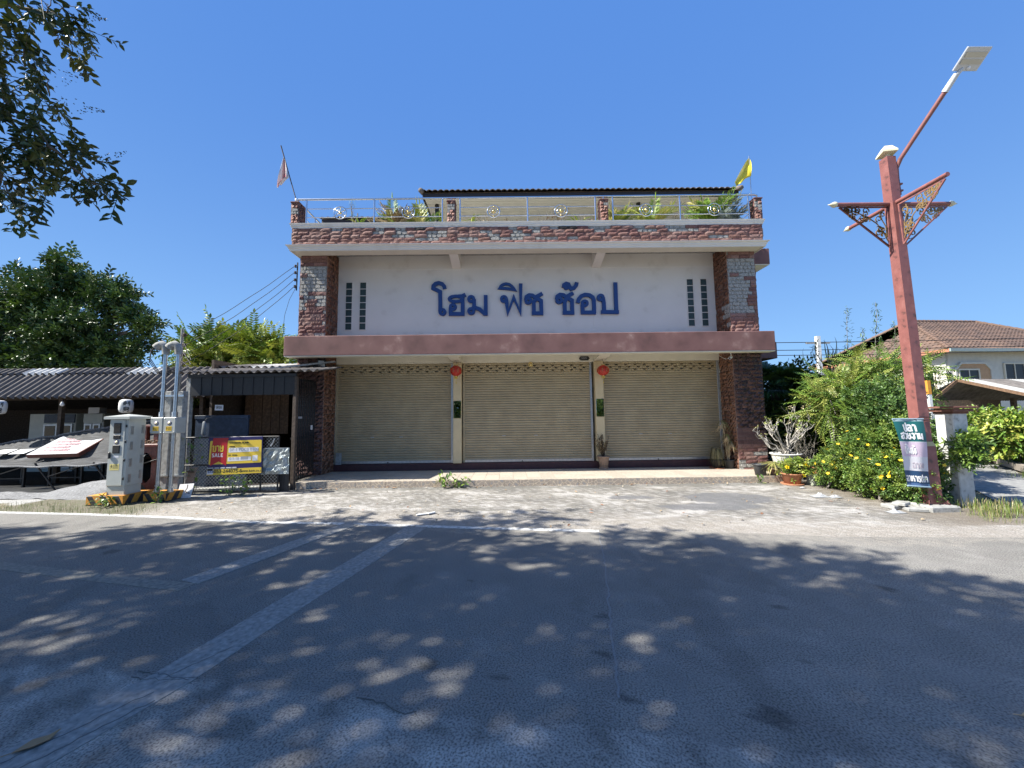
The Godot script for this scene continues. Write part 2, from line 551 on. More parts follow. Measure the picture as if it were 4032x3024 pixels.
func build_ground():
	var n1 := noise(0.35, 4, FastNoiseLite.TYPE_SIMPLEX_SMOOTH, 51)
	var n2 := noise(2.4, 4, FastNoiseLite.TYPE_SIMPLEX_SMOOTH, 52)
	var n3 := noise(9.0, 3, FastNoiseLite.TYPE_SIMPLEX_SMOOTH, 53)
	var g := st()
	span(g, Vector3(-300, -1.0, -300), Vector3(300, -0.05, 300))
	structure("ground", g, mottled([[0.0, lin(.10, .085, .06)], [0.5, lin(.17, .145, .10)], [1.0, lin(.20, .19, .11)]], 0.95, 9.0))
	var road_col := func(x, z):
		var a: float = n1.get_noise_2d(x, z) * .5
		var b: float = n2.get_noise_2d(x, z)
		var c: float = n3.get_noise_2d(x, z)
		var v := 0.225 + a * .05 + b * .02 + c * .012
		var seam: float = lerpf(1.2, 0.55, clampf((z + 5.4) / 3.2, 0, 1))
		if x > seam:
			v += .015 + maxf(0.0, b + .1) * .03
		var old: float = curve_at(old_edge, x) + b * .05
		if z > old:
			v = .285 + a * .06 + b * .07 + absf(c) * .09
			if b > .2: v += .07
			if b < -.3: v -= .07
		for e in [[-.52, -2.62, .07], [-.1, -2.5, .05], [.62, -2.72, .05], [.66, -2.3, .05], [.72, -3.2, .06], [-4.9, -4.9, .12], [-5.2, -5.05, .09], [2.2, -3.3, .06], [1.9, -2.6, .05], [3.4, -3.6, .07], [-3.4, -3.1, .07], [-.4, -3.9, .05], [-3.1, -2.45, .16], [1.35, -2.15, .1]]:
			var dd: float = Vector2(x - e[0], (z - e[1]) * 1.6).length() / e[2] + b * .4 + c * .4
			if dd < 1.0: v *= .55
		if n1.get_noise_2d(x * 2.2 + 90, z * .8) > .30: v *= .86
		if n2.get_noise_2d(x * .6 + 17, z * .6 - 40) > .42: v *= 1.13
		var t := Color(v * 1.03, v * .985, v * .90)
		if z < curve_at(road_edge, x) + .28 + b * .25 and x > -4.0:
			t = t.lerp(Color(.36, .33, .285), clampf(.45 + c, 0, 1) * .7)
		return t
	var flat := func(_x, _z): return 0.0
	structure("road", sheet(-12, 12, 420, func(x): return curve_at(road_edge, x), func(_x): return -1.2, 120, flat, road_col), M.asphalt)
	structure("road_far_stretch", sheet(-40, -12, 30, func(x): return curve_at(road_edge, x), func(_x): return -1.2, 12, flat, road_col), M.asphalt)
	structure("road_far_stretch", sheet(12, 40, 30, func(x): return curve_at(road_edge, x), func(_x): return -1.2, 12, flat, road_col), M.asphalt)
	structure("road_near_stretch", sheet(-40, 40, 80, func(_x): return -1.2, func(_x): return 9.0, 12, flat, road_col), M.asphalt)
	# forecourt of worn concrete, dusty towards the road
	var court_col := func(x, z):
		var a: float = n1.get_noise_2d(x * 1.6 + 40, z * 3.2)
		var b: float = n2.get_noise_2d(x + 70, z * 1.8)
		var c: float = n3.get_noise_2d(x, z + 33)
		var col := Color(.315, .29, .245)
		col = col.lerp(Color(.20, .19, .165), clampf(a * 1.6 + b * .6, 0, .85))
		if a + b * .8 < -.18: col = col.lerp(Color(.56, .53, .475), clampf((-.18 - a - b * .8) * 3.5, 0, .95))
		if c > .22: col = col.lerp(Color(.60, .57, .52), .5)
		if c < -.3: col = col.lerp(Color(.15, .14, .13), .45)
		# tarred repairs
		for e in [[2.3, -7.52, .42, .17], [4.1, -7.35, .75, .5], [3.4, -6.7, .9, .25]]:
			var d: float = Vector2((x - e[0]) / e[2], (z - e[1]) / e[3]).length() + b * .25
			if d < 1.0: col = col.lerp(Color(.19, .19, .19), .8)
		var edge: float = z - curve_at(road_edge, x)
		col = col.lerp(Color(.40, .355, .29).lerp(Color(.5, .46, .4), clampf(c + .3, 0, 1)), clampf((edge + .95 + b * .35) * 1.3, 0, .85))
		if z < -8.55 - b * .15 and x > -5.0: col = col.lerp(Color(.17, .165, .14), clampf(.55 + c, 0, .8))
		if x < -6.2 + b * .5 and z > -8.1:
			col = col.lerp(Color(.20, .17, .11).lerp(Color(.12, .13, .05), clampf(c * 2 + .3, 0, 1)), clampf((-6.2 - x) * 1.2, 0, .9))
		if x > 5.6 + b * .6 and z < -5.4:
			col = col.lerp(Color(.22, .18, .13), clampf((x - 5.6) * .8, 0, .8))
		return Color(col.r * .84, col.g * .855, col.b * .90)
	var bumpy := func(x, z): return clampf((-z + curve_at(road_edge, x)) * 2.0, 0, 1) * (.012 + n2.get_noise_2d(x, z) * .012)
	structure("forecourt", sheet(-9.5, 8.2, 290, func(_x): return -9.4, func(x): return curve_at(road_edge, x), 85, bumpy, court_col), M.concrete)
	var yard_col := func(x, z):
		var b: float = n2.get_noise_2d(x, z); var c: float = n3.get_noise_2d(x, z)
		var col := Color(.42, .415, .40) * (1.0 + b * .3 + c * .25)
		if z > -7.7 + b * .2 + (x + 9.5) * .16: col = Color(.19, .17, .10).lerp(Color(.30, .26, .19), clampf(c + .4, 0, 1))
		return col
	structure("gravel_yard", sheet(-30, -9.5, 150, func(_x): return -20.0, func(x): return curve_at(road_edge, x), 100, func(_x, _z): return 0.0, yard_col), M.concrete)
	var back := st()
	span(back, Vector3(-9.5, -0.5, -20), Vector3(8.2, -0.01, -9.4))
	structure("shade_dark_back_floor", back, M.soil)  # dark soil colour stands in for shade on the floor under the annex
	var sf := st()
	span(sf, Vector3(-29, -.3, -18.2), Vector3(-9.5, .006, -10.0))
	structure("shade_dark_shed_floor", sf, M.soil)  # added dark sheet over the gravel, its colour deepens the shade inside the shed
	var earth := sheet(8.2, 40, 60, func(_x): return -40.0, func(x): return curve_at(road_edge, x), 60, func(_x, _z): return -0.012, func(x, z): return Color(.24, .21, .145).lerp(Color(.12, .13, .05), clampf(n2.get_noise_2d(x, z) + .4, 0, 1)))
	structure("verge_earth", earth, M.concrete)
	# side road leaving between the gate post and the hedge
	var s := st()
	var flip := Transform3D(Basis(Vector3(1, 0, 0), Vector3(0, 0, 1), Vector3(0, 1, 0)), Vector3(0, 0.0, 0))
	prism(s, [Vector2(7.7, -5.6), Vector2(8.1, -6.34), Vector2(9.54, -8.05), Vector2(22, -23), Vector2(27, -23), Vector2(12.1, -9.1), Vector2(14.5, -4.6), Vector2(10, -4.72)], -0.2, 0.0, flip)
	structure("side_road", s, mottled([[0.0, lin(.17, .17, .165)], [0.5, lin(.25, .25, .24)], [1.0, lin(.33, .325, .31)]], 0.9, 1.4, 0.02, 0.2))
	# markings
	var el := [Vector2(-20, -8.88), Vector2(-9.1, -7.07), Vector2(-7.35, -6.84), Vector2(-5.6, -6.53), Vector2(-3.96, -6.16), Vector2(-2.76, -6.03), Vector2(-.88, -5.74), Vector2(.12, -5.59), Vector2(1.21, -5.44)]
	tag(obj("road_edge_line", ribbon_flat(el, .105, .004), M.line), "", "", "", "structure")
	tag(obj("faded_road_stripe", ribbon_flat([Vector2(-9.5, -5.45), Vector2(-5.7, -4.48), Vector2(-4.41, -4.155), Vector2(-3.12, -3.85)], .16, .004), M.old_yellow), "", "", "", "structure")
	tag(obj("faded_road_stripe", ribbon_flat([Vector2(-3.19, -3.96), Vector2(-2.97, -4.53), Vector2(-2.66, -5.35), Vector2(-2.4, -6.0)], .26, .008), M.old_line), "", "", "", "structure")
	tag(obj("wide_road_stripe", ribbon_flat([Vector2(-2.75, -1.3), Vector2(-2.33, -1.98), Vector2(-2.12, -2.56), Vector2(-1.93, -3.45), Vector2(-1.70, -4.36), Vector2(-1.37, -5.79)], .31, .004), M.old_line), "", "", "", "structure")
	# cracks and the ragged joint with the older surface
	var cr := st()
	var up := Transform3D(Basis(Vector3(1, 0, 0), Vector3(0, 0, 1), Vector3(0, 1, 0)), Vector3(0, 0.006, 0))
	for k in old_edge.size() - 1:
		if k not in [3, 6]: continue
		stroke(cr, rough_path(old_edge[k], old_edge[k + 1], 11, .022), rf(.002, .005) if k % 3 else .001, -.02, 0, up)
	for e in [[Vector2(-2.45, -1.9), Vector2(-2.12, -2.42), .007], [Vector2(-2.33, -1.85), Vector2(-2.05, -2.35), .012], [Vector2(-2.16, -2.55), Vector2(-1.98, -2.86), .005], [Vector2(-2.4, -2.62), Vector2(-2.0, -2.52), .008]]:
		stroke(cr, rough_path(e[0], e[1], 14, .012), e[2] * .5, -.02, 0, up)
	tag(obj("road_crack", cr, plain(.14, .14, .135, .95)), "", "", "", "structure")
	var seam := st()
	stroke(seam, rough_path(Vector2(1.2, -5.36), Vector2(.98, -4.15), 16, .012) + rough_path(Vector2(.97, -4.1), Vector2(.68, -2.71), 20, .012) + rough_path(Vector2(.675, -2.68), Vector2(.60, -2.31), 9, .01), .013, -.02, 0, Transform3D(up.basis, Vector3(0, .004, 0)))
	tag(obj("road_seam", seam, mottled([[0.0, lin(.17, .17, .17)], [.5, lin(.21, .21, .21)], [1.0, lin(.30, .30, .30)]], .9, .3, .04)), "", "", "", "structure")

# ---------------------------------------------------------------- the shop
var brick_meshes := []
var loose_bricks := []
var brick_count := 0
var shop

# a split-faced brick of unit size: length x, height y, out along +z from 0
func rough_brick(sd: int, rough: float) -> ArrayMesh:
	var r := RandomNumberGenerator.new()
	r.seed = sd
	var s := st()
	var nx := 4; var ny := 2
	var P := {}
	for i in nx + 1:
		for j in ny + 1:
			var edge := i == 0 or i == nx or j == 0 or j == ny
			P[[i, j]] = Vector3(float(i) / nx - .5 + (0.0 if edge else r.randf_range(-.06, .06)), float(j) / ny - .5 + (r.randf_range(-.05, .05) if edge and j > 0 and j < ny else 0.0), (r.randf_range(.45, .75) if edge else r.randf_range(.75, 1.1)) * rough + (1.0 - rough) * .9)
	for i in nx:
		for j in ny:
			quad(s, P[[i, j]], P[[i + 1, j]], P[[i + 1, j + 1]], P[[i, j + 1]], Vector3(0, 0, 1))
	for i in nx:
		for j in [0, ny]:
			var a: Vector3 = P[[i, j]]; var b: Vector3 = P[[i + 1, j]]
			quad(s, a, b, Vector3(b.x, b.y, 0), Vector3(a.x, a.y, 0), Vector3(0, j - .5, 0))
	for j in ny:
		for i in [0, nx]:
			var a: Vector3 = P[[i, j]]; var b: Vector3 = P[[i, j + 1]]
			quad(s, a, b, Vector3(b.x, b.y, 0), Vector3(a.x, a.y, 0), Vector3(i - .5, 0, 0))
	return done(s)

# clad one wall face; origin is the lower left corner, right and out are axes
func clad(parent, origin: Vector3, right: Vector3, out: Vector3, w: float, h: float, rows: int, blen: float, mats: Array, proud: float, rough: int, missing: Callable, singles: bool, turn_ends := 0.0):
	var rh := h / rows
	var B := Basis(right, Vector3.UP, out)
	var pads := st()
	var had := false
	for j in rows:
		var x := -rf(0.1, .9) * blen if j % 2 == 0 else -rf(.3, .6) * blen
		while x < w - .02:
			var l := blen * rf(.82, 1.2)
			var a := maxf(x, -turn_ends); var b := minf(x + l, w + turn_ends)
			x += l
			if b - a < .04: continue
			if w + turn_ends - b < .05: b = w + turn_ends
			if w + turn_ends - x < .05: x = w + 1.0
			var cx := (a + b) * .5; var cy := (j + .5) * rh
			var pos := origin + right * cx + Vector3.UP * cy
			var state: int = missing.call(cx, cy)
			if state == 1:
				had = true
				var np := rng.randi_range(1, 2)
				for k in np:
					var ww := (b - a) / np
					var c := Vector2(a + ww * (k + .5), cy)
					var poly := []
					for e in 9:
						var t := TAU * e / 9 + rf(-.12, .12)
						var k2 := 1.0 / maxf(absf(cos(t)), absf(sin(t)))
						poly.append(c + Vector2(cos(t) * ww * .46, sin(t) * rh * .44) * minf(k2, 1.3) * rf(.78, 1.0))
					prism(pads, poly, .001, rf(.008, .022), Transform3D(B, origin))
				continue
			var m: Material = M.soot if state == 2 else mats[rng.randi() % mats.size()]
			var d := proud * rf(.75, 1.25)
			var mesh: Mesh = brick_meshes[rough * 4 + rng.randi() % 4]
			var xf := Transform3D(Basis(right * (b - a - .006), Vector3.UP * (rh - .006), out * d).rotated(out, rf(-.006, .006)), pos)
			if singles and brick_count < 300:
				brick_count += 1
				inst("brick", mesh, m, parent, false, xf)
			else:
				loose_bricks.append([mesh, m, xf])
	if had:
		tag(obj("mortar_bed", pads, M.pale_mortar, parent), "", "", "", "stuff")

func build_shop():
	shop = thing("shop_building", "two-storey white shop with brick pillars, three closed roller shutters and a roof terrace", "building", Vector3(.55, 0, -9.9))
	for rr in 3:
		for k in 4:
			brick_meshes.append(rough_brick(100 + rr * 10 + k, [.25, .6, 1.0][rr]))
	var t = shop
	var s: SurfaceTool
	# core and terrace
	obj("rear_wall", boxed(Vector3(-5.5, 0, -18), Vector3(6.6, 6.2, -11.2)), M.white, t)
	obj("roof_slab", boxed(Vector3(-5.62, 6.2, -18), Vector3(6.70, 6.42, -9.66)), M.cement, t)
	# platform with step
	var pf = part("platform", t)
	obj("slab", boxed(Vector3(-4.88, 0, -10.66), Vector3(6.30, .145, -8.905)), M.grout, pf)
	var tile := st(); box(tile, Vector3.ZERO, Vector3(.326, .012, .326), .002)
	var tm := done(tile)
	for i in 34:
		for j in 5:
			inst("floor_tile", tm, M.floor_tile[rng.randi() % 3], pf, false, Transform3D(Basis(), Vector3(-4.72 + i * .33 , .151 + rf(-.0008, .0008), -9.06 - j * .33)))
	var stile := st(); box(stile, Vector3.ZERO, Vector3(.332, .152, .014), .002)
	var stm := done(stile)
	for i in 33:
		inst("step_tile", stm, M.step_tile, pf, false, Transform3D(Basis(), Vector3(-4.70 + i * .338, .078, -8.897)))
	obj("plinth", boxed(Vector3(-4.85, .14, -11.2), Vector3(5.90, .335, -10.65), .008), M.plinth, t)
	# shutters
	var bays := [[-4.80, -1.60], [-1.27, 2.28], [2.62, 5.87]]
	for b in 3:
		var x0: float = bays[b][0]; var x1: float = bays[b][1]
		var sh = part("roller_shutter", t)
		tag(sh, ["shutter nearest the iron grille", "middle shutter", "shutter beside the tall potted plants"][b])
		var n := 40
		var y0 := .405; var pitch := (3.10 - y0) / n
		for v in 3:
			var mesh := slat_mesh(x1 - x0, pitch, v)
			for k in n:
				var kk := n - 1 - k
				var vv := 0 if kk not in [1, 2, 3] else (1 if kk != 2 else 2)
				if vv != v: continue
				inst("slat", mesh, M.slat, sh, false, Transform3D(Basis(), Vector3(x0, y0 + k * pitch, -10.73)))
		obj("bottom_rail", boxed(Vector3(x0 + .02, .340, -10.745), Vector3(x1 - .02, .412, -10.705), .006), M.slat_rail, sh)
		for hx in [.31, .56]:
			var hs := st()
			box(hs, Vector3(lerpf(x0, x1, hx), 1.06, -10.712), Vector3(.10, .022, .012), .004)
			obj("handle", hs, M.slat_rail, sh)
		for gx in [x0 - .0, x1]:
			obj("guide_rail", boxed(Vector3(gx - .03, .336, -10.79), Vector3(gx + .03, 3.10, -10.695), .004), M.slat_rail if gx == x1 else M.slat, sh)
		var lk := st()
		tube(lk, [Vector3(lerpf(x0, x1, .45), .365, -10.70), Vector3(lerpf(x0, x1, .45), .365, -10.685)], .018)
		obj("lock", lk, M.black, sh)
	for c in [[-1.555, -1.325], [2.365, 2.60]]:
		obj("column", boxed(Vector3(c[0], .335, -11.2), Vector3(c[1], 3.095, -10.56), .01), M.column, t)
	obj("lintel", boxed(Vector3(-4.81, 3.09, -11.2), Vector3(5.88, 3.28, -10.62), .005), M.cream, t)
	for c in [[-1.64, -1.25], [2.29, 2.69]]:
		s = st()
		prism(s, [Vector2(10.619, 3.098), Vector2(9.722, 3.150), Vector2(9.722, 3.280), Vector2(10.619, 3.280)], c[0] + .06, c[1] - .06, Transform3D(Basis(Vector3(0, 0, -1), Vector3(0, 1, 0), Vector3(1, 0, 0)), Vector3.ZERO))
		obj("bracket", s, M.cream, t)
	# ledge above the shutters
	obj("ledge", boxed(Vector3(-5.595, 3.155, -9.72), Vector3(6.675, 3.648, -9.455), .012), M.maroon, t)
	obj("ledge_slab", boxed(Vector3(-5.59, 3.30, -11.0), Vector3(6.67, 3.645, -9.721)), M.maroon, t)
	obj("ledge_lip", boxed(Vector3(-5.585, 3.134, -9.715), Vector3(6.665, 3.1545, -9.465)), M.cream, t)
	for x in [-5.59, 6.645]:
		obj("ledge_end", boxed(Vector3(x, 3.15, -11.0), Vector3(x + .025, 3.299, -9.721)), M.maroon, t)
	obj("ledge_soffit", boxed(Vector3(-5.565, 3.281, -10.95), Vector3(6.645, 3.299, -9.721)), M.cream, t)
	obj("ledge_return", boxed(Vector3(6.55, 3.20, -18), Vector3(7.94, 3.69, -11.2), .012), M.maroon, t)
	obj("ledge_return", boxed(Vector3(6.55, 5.86, -18), Vector3(7.53, 6.32, -10.66), .012), M.maroon, t)
	obj("return_soffit", boxed(Vector3(6.55, 5.84, -18), Vector3(7.52, 5.857, -10.67)), M.white, t)
	# upper wall
	obj("upper_wall", boxed(Vector3(-4.83, 3.62, -11.2), Vector3(5.90, 6.2, -10.65)), M.white, t)
	obj("wall_beam", boxed(Vector3(-4.82, 5.79, -10.66), Vector3(5.89, 6.19, -10.642), .002), M.white, t)
	for x in [-1.46, 2.515]:
		obj("pilaster", boxed(Vector3(x - .12, 3.65, -10.66), Vector3(x + .12, 5.788, -10.646), .002), M.white, t)
		s = st()
		prism(s, [Vector2(10.645, 6.199), Vector2(9.9, 6.199), Vector2(9.9, 5.97), Vector2(10.645, 5.79)], x - .12, x + .12, Transform3D(Basis(Vector3(0, 0, -1), Vector3(0, 1, 0), Vector3(1, 0, 0)), Vector3.ZERO))
		obj("roof_bracket", s, M.white, t)
	# glass block strips
	for x in [-4.505, -4.11, 5.175, 5.565]:
		var strip = part("glass_block_strip", t)
		var fr := st()
		for k in 8:
			span(fr, Vector3(x - .095, 5.432 - k * .196 - .008, -10.66), Vector3(x + .095, 5.432 - k * .196 + .008, -10.632))
		for sx in [-1, 1]:
			span(fr, Vector3(x + sx * .0955 - .008, 4.05, -10.66), Vector3(x + sx * .0955 + .008, 5.442, -10.6305))
		obj("frame", fr, M.white, strip)
		for k in 7:
			var gb := st()
			box(gb, Vector3(x, 5.432 - (k + .5) * .196, -10.650), Vector3(.172, .178, .016), .005)
			box(gb, Vector3(x, 5.432 - (k + .5) * .196, -10.642), Vector3(.10, .10, .006), .003)
			obj("glass_block", gb, M.glass_block, strip)
	# overhang, cornices and parapet
	obj("front_beam", boxed(Vector3(-5.62, 5.93, -9.97), Vector3(6.70, 6.045, -9.625), .006), M.cream, t)
	for x in [[-5.62, -5.37], [6.45, 6.70]]:
		obj("end_beam", boxed(Vector3(x[0], 5.93, -18), Vector3(x[1], 6.2, -9.971)), M.cream, t)
	s = st()
	moulding(s, -5.62, 6.70, -9.63, -18, [Vector2(-.02, 5.915), Vector2(.012, 5.915), Vector2(.02, 5.955), Vector2(.04, 5.975), Vector2(.045, 6.01), Vector2(.085, 6.035), Vector2(.088, 6.052), Vector2(-.02, 6.060)])
	obj("lower_cornice", s, M.white, t)
	var pp = part("parapet", t)
	obj("core", boxed(Vector3(-5.585, 6.03, -9.9), Vector3(6.665, 6.54, -9.655)), M.mortar, pp)
	for x in [[-5.585, -5.40], [6.48, 6.665]]:
		obj("core", boxed(Vector3(x[0], 6.03, -18), Vector3(x[1], 6.54, -9.901)), M.mortar, pp)
	s = st()
	moulding(s, -5.60, 6.68, -9.64, -18, [Vector2(-.02, 6.515), Vector2(.008, 6.52), Vector2(.012, 6.555), Vector2(.03, 6.575), Vector2(.032, 6.605), Vector2(.048, 6.63), Vector2(.050, 6.645), Vector2(-.28, 6.650)])
	obj("coping", s, M.white, pp)
	var scars := [[1.9, 2.9, .20, .48], [3.1, 3.9, .05, .35], [5.0, 6.9, .12, .42], [6.5, 7.4, .0, .22], [8.6, 9.4, .16, .42], [9.8, 10.6, .30, .5], [4.2, 4.9, .0, .2], [7.6, 8.2, .30, .44], [10.9, 11.5, .06, .16], [1.0, 1.3, .38, .48], [2.3, 3.6, .2, .3]]
	var fallen := func(cx, cy):
		for e in scars:
			if cx > e[0] and cx < e[1] and cy > e[2] and cy < e[3] and rng.randf() < .5: return 1
		for e in [[3.0, 4.4, .33], [6.8, 7.5, .38], [9.7, 10.2, .3], [1.2, 1.7, .40]]:
			if cx > e[0] and cx < e[1] and cy > e[2] and rng.randf() < .55: return 2
		return 0
	clad(pp, Vector3(-5.585, 6.06, -9.655), Vector3.RIGHT, Vector3.BACK, 12.25, .465, 5, .27, M.brick, .042, 2, fallen, true)
	clad(pp, Vector3(-5.585, 6.06, -10.7), Vector3.BACK, Vector3.LEFT, 1.045, .465, 5, .27, M.brick, .03, 2, func(_a, _b): return 0, false)
	# pillars
	var ul = part("upper_pillar", t)
	obj("core", boxed(Vector3(-5.53, 3.62, -10.9), Vector3(-4.83, 6.195, -9.99)), M.mortar, ul)
	var bare_l := func(cx, cy):
		if cy > .75 and cy < 2.05 and rng.randf() < (.92 if cy > 1.25 else .6): return 1
		if cy <= .75 and cx > .45 and rng.randf() < .4: return 1
		return 0
	clad(ul, Vector3(-5.53, 3.645, -9.99), Vector3.RIGHT, Vector3.BACK, .70, 2.30, 23, .25, M.brick, .035, 2, bare_l, true)
	var ur = part("upper_pillar", t)
	obj("core", boxed(Vector3(5.89, 3.62, -10.9), Vector3(6.63, 6.195, -9.99)), M.mortar, ur)
	var bare_r := func(cx, cy):
		var edge: float = .55 + n_wave(cx, cy) * .2
		if cy > .55 and cy < 2.1 and cx < edge + (cy - 1.0) * .12 and rng.randf() < .93: return 1
		return 0
	clad(ur, Vector3(5.89, 3.645, -9.99), Vector3.RIGHT, Vector3.BACK, .74, 2.30, 23, .25, M.brick, .035, 2, bare_r, true)
	var few := func(_x, _y): return 1 if rng.randf() < .0 else 0
	clad(ul, Vector3(-4.83, 3.645, -9.99), Vector3.FORWARD, Vector3.RIGHT, .66, 2.5, 16, .24, M.side_stone, .018, 0, few, false)
	clad(ur, Vector3(5.89, 3.645, -10.65), Vector3.BACK, Vector3.LEFT, .66, 2.5, 20, .24, M.side_stone, .018, 1, func(cx, cy): return 1 if cx > .4 and cy < .9 and rng.randf() < .55 else 0, false)
	clad(ul, Vector3(-5.53, 3.645, -10.9), Vector3.BACK, Vector3.LEFT, .91, 2.25, 23, .25, M.brick, .03, 2, few, false)
	clad(ur, Vector3(6.63, 3.645, -9.99), Vector3.FORWARD, Vector3.RIGHT, .91, 2.25, 23, .25, M.brick, .03, 2, few, false)
	var ll = part("lower_pillar", t)
	obj("core", boxed(Vector3(-5.53, 0, -11.2), Vector3(-4.83, 3.28, -9.99)), M.mortar, ll)
	clad(ll, Vector3(-5.53, .157, -9.99), Vector3.RIGHT, Vector3.BACK, .70, 3.12, 28, .28, M.low_stone, .02, 1, few, false)
	clad(ll, Vector3(-4.83, .157, -9.99), Vector3.FORWARD, Vector3.RIGHT, .66, 3.12, 28, .26, M.side_stone, .015, 1, few, false)
	var lr = part("lower_pillar", t)
	obj("core", boxed(Vector3(5.89, 0, -11.2), Vector3(6.64, 3.28, -9.99)), M.mortar, lr)
	var foot := func(cx, cy):
		return 1 if (cy < .62 and cy > .15 and rng.randf() < .18) or (cy < .4 and cx < .2) else 0
	clad(lr, Vector3(5.89, .0, -9.99), Vector3.RIGHT, Vector3.BACK, .75, .80, 8, .26, M.brick, .026, 2, foot, true)
	clad(lr, Vector3(5.89, .80, -9.99), Vector3.RIGHT, Vector3.BACK, .75, 2.475, 24, .26, M.low_stone, .016, 1, func(_a, _b): return 0, true)
	clad(lr, Vector3(5.89, .157, -10.65), Vector3.BACK, Vector3.LEFT, .66, 3.12, 29, .26, M.side_stone, .012, 0, few, false)
	clad(lr, Vector3(6.64, 0, -9.99), Vector3.FORWARD, Vector3.RIGHT, 1.2, 3.15, 30, .26, M.low_stone, .016, 1, few, false)
	# posts of the terrace
	for p in [[-5.645, -5.42, -9.98], [-1.585, -1.355, -9.86], [2.415, 2.655, -9.86], [6.48, 6.705, -9.86]]:
		var post = part("parapet_post", t)
		obj("core", boxed(Vector3(p[0] + .02, 6.63, p[2]), Vector3(p[1] - .02, 7.21, -9.63)), M.mortar, post)
		var bare := func(_x, cy): return 1 if (cy > .25 and cy < .5 and rng.randf() < .6) else 0
		clad(post, Vector3(p[0] + .02, 6.648, -9.63), Vector3.RIGHT, Vector3.BACK, p[1] - p[0] - .04, .58, 7, .2, M.brick, .022, 2, bare, false)
		clad(post, Vector3(p[1] - .02, 6.648, -9.63), Vector3.FORWARD, Vector3.RIGHT, -9.63 - p[2], .58, 7, .2, M.brick, .02, 2, func(_a, _b): return 0, false)
		clad(post, Vector3(p[0] + .02, 6.648, p[2]), Vector3.BACK, Vector3.LEFT, -9.63 - p[2], .58, 7, .2, M.brick, .02, 2, func(_a, _b): return 0, false)
		obj("cap", boxed(Vector3(p[0] - .004, 7.21, p[2] - .01), Vector3(p[1] + .004, 7.245, -9.60), .008), M.brick[2], post)
	build_railing(t)
	# all remaining bricks as one part per colour of stone
	var by := {}
	for e in loose_bricks:
		if not by.has(e[1]): by[e[1]] = SurfaceTool.new()
		by[e[1]].append_from(e[0], 0, e[2])
	var am := ArrayMesh.new()
	for m in by:
		by[m].commit(am)
		am.surface_set_material(am.get_surface_count() - 1, m)
	var o = inst("brick_cladding", am, null, t)
	o.set_meta("kind", "stuff")

func n_wave(a: float, b: float) -> float:
	return sin(a * 7.0 + b * 5.3) * .6 + sin(b * 11.0) * .4

# one curved slat; vent 1 and 2 have a row of open slots
func slat_mesh(w: float, pitch: float, vent: int) -> ArrayMesh:
	var s := st()
	var prof := [Vector2(.0, .0), Vector2(.012, .004), Vector2(.018, pitch * .28), Vector2(.02, pitch * .5), Vector2(.016, pitch * .74), Vector2(.004, pitch * .93), Vector2(-.004, pitch * .96), Vector2(.0, pitch)]
	var gaps := []
	if vent > 0:
		var x := .10 if vent == 1 else .19
		while x < w - .15:
			gaps.append([x, x + .075])
			x += .262
	for k in prof.size() - 1:
		var p: Vector2 = prof[k]; var q: Vector2 = prof[k + 1]
		var cuts := [[0.0, w]]
		if vent > 0 and (k == 2 or k == 3):
			cuts = []
			var x := 0.0
			for g in gaps:
				cuts.append([x, g[0]])
				x = g[1]
			cuts.append([x, w])
		for c in cuts:
			s.set_smooth_group(1)
			quad(s, Vector3(c[0], p.y, p.x), Vector3(c[1], p.y, p.x), Vector3(c[1], q.y, q.x), Vector3(c[0], q.y, q.x), Vector3(0, -(q.x - p.x), q.y - p.y))
	return done(s)

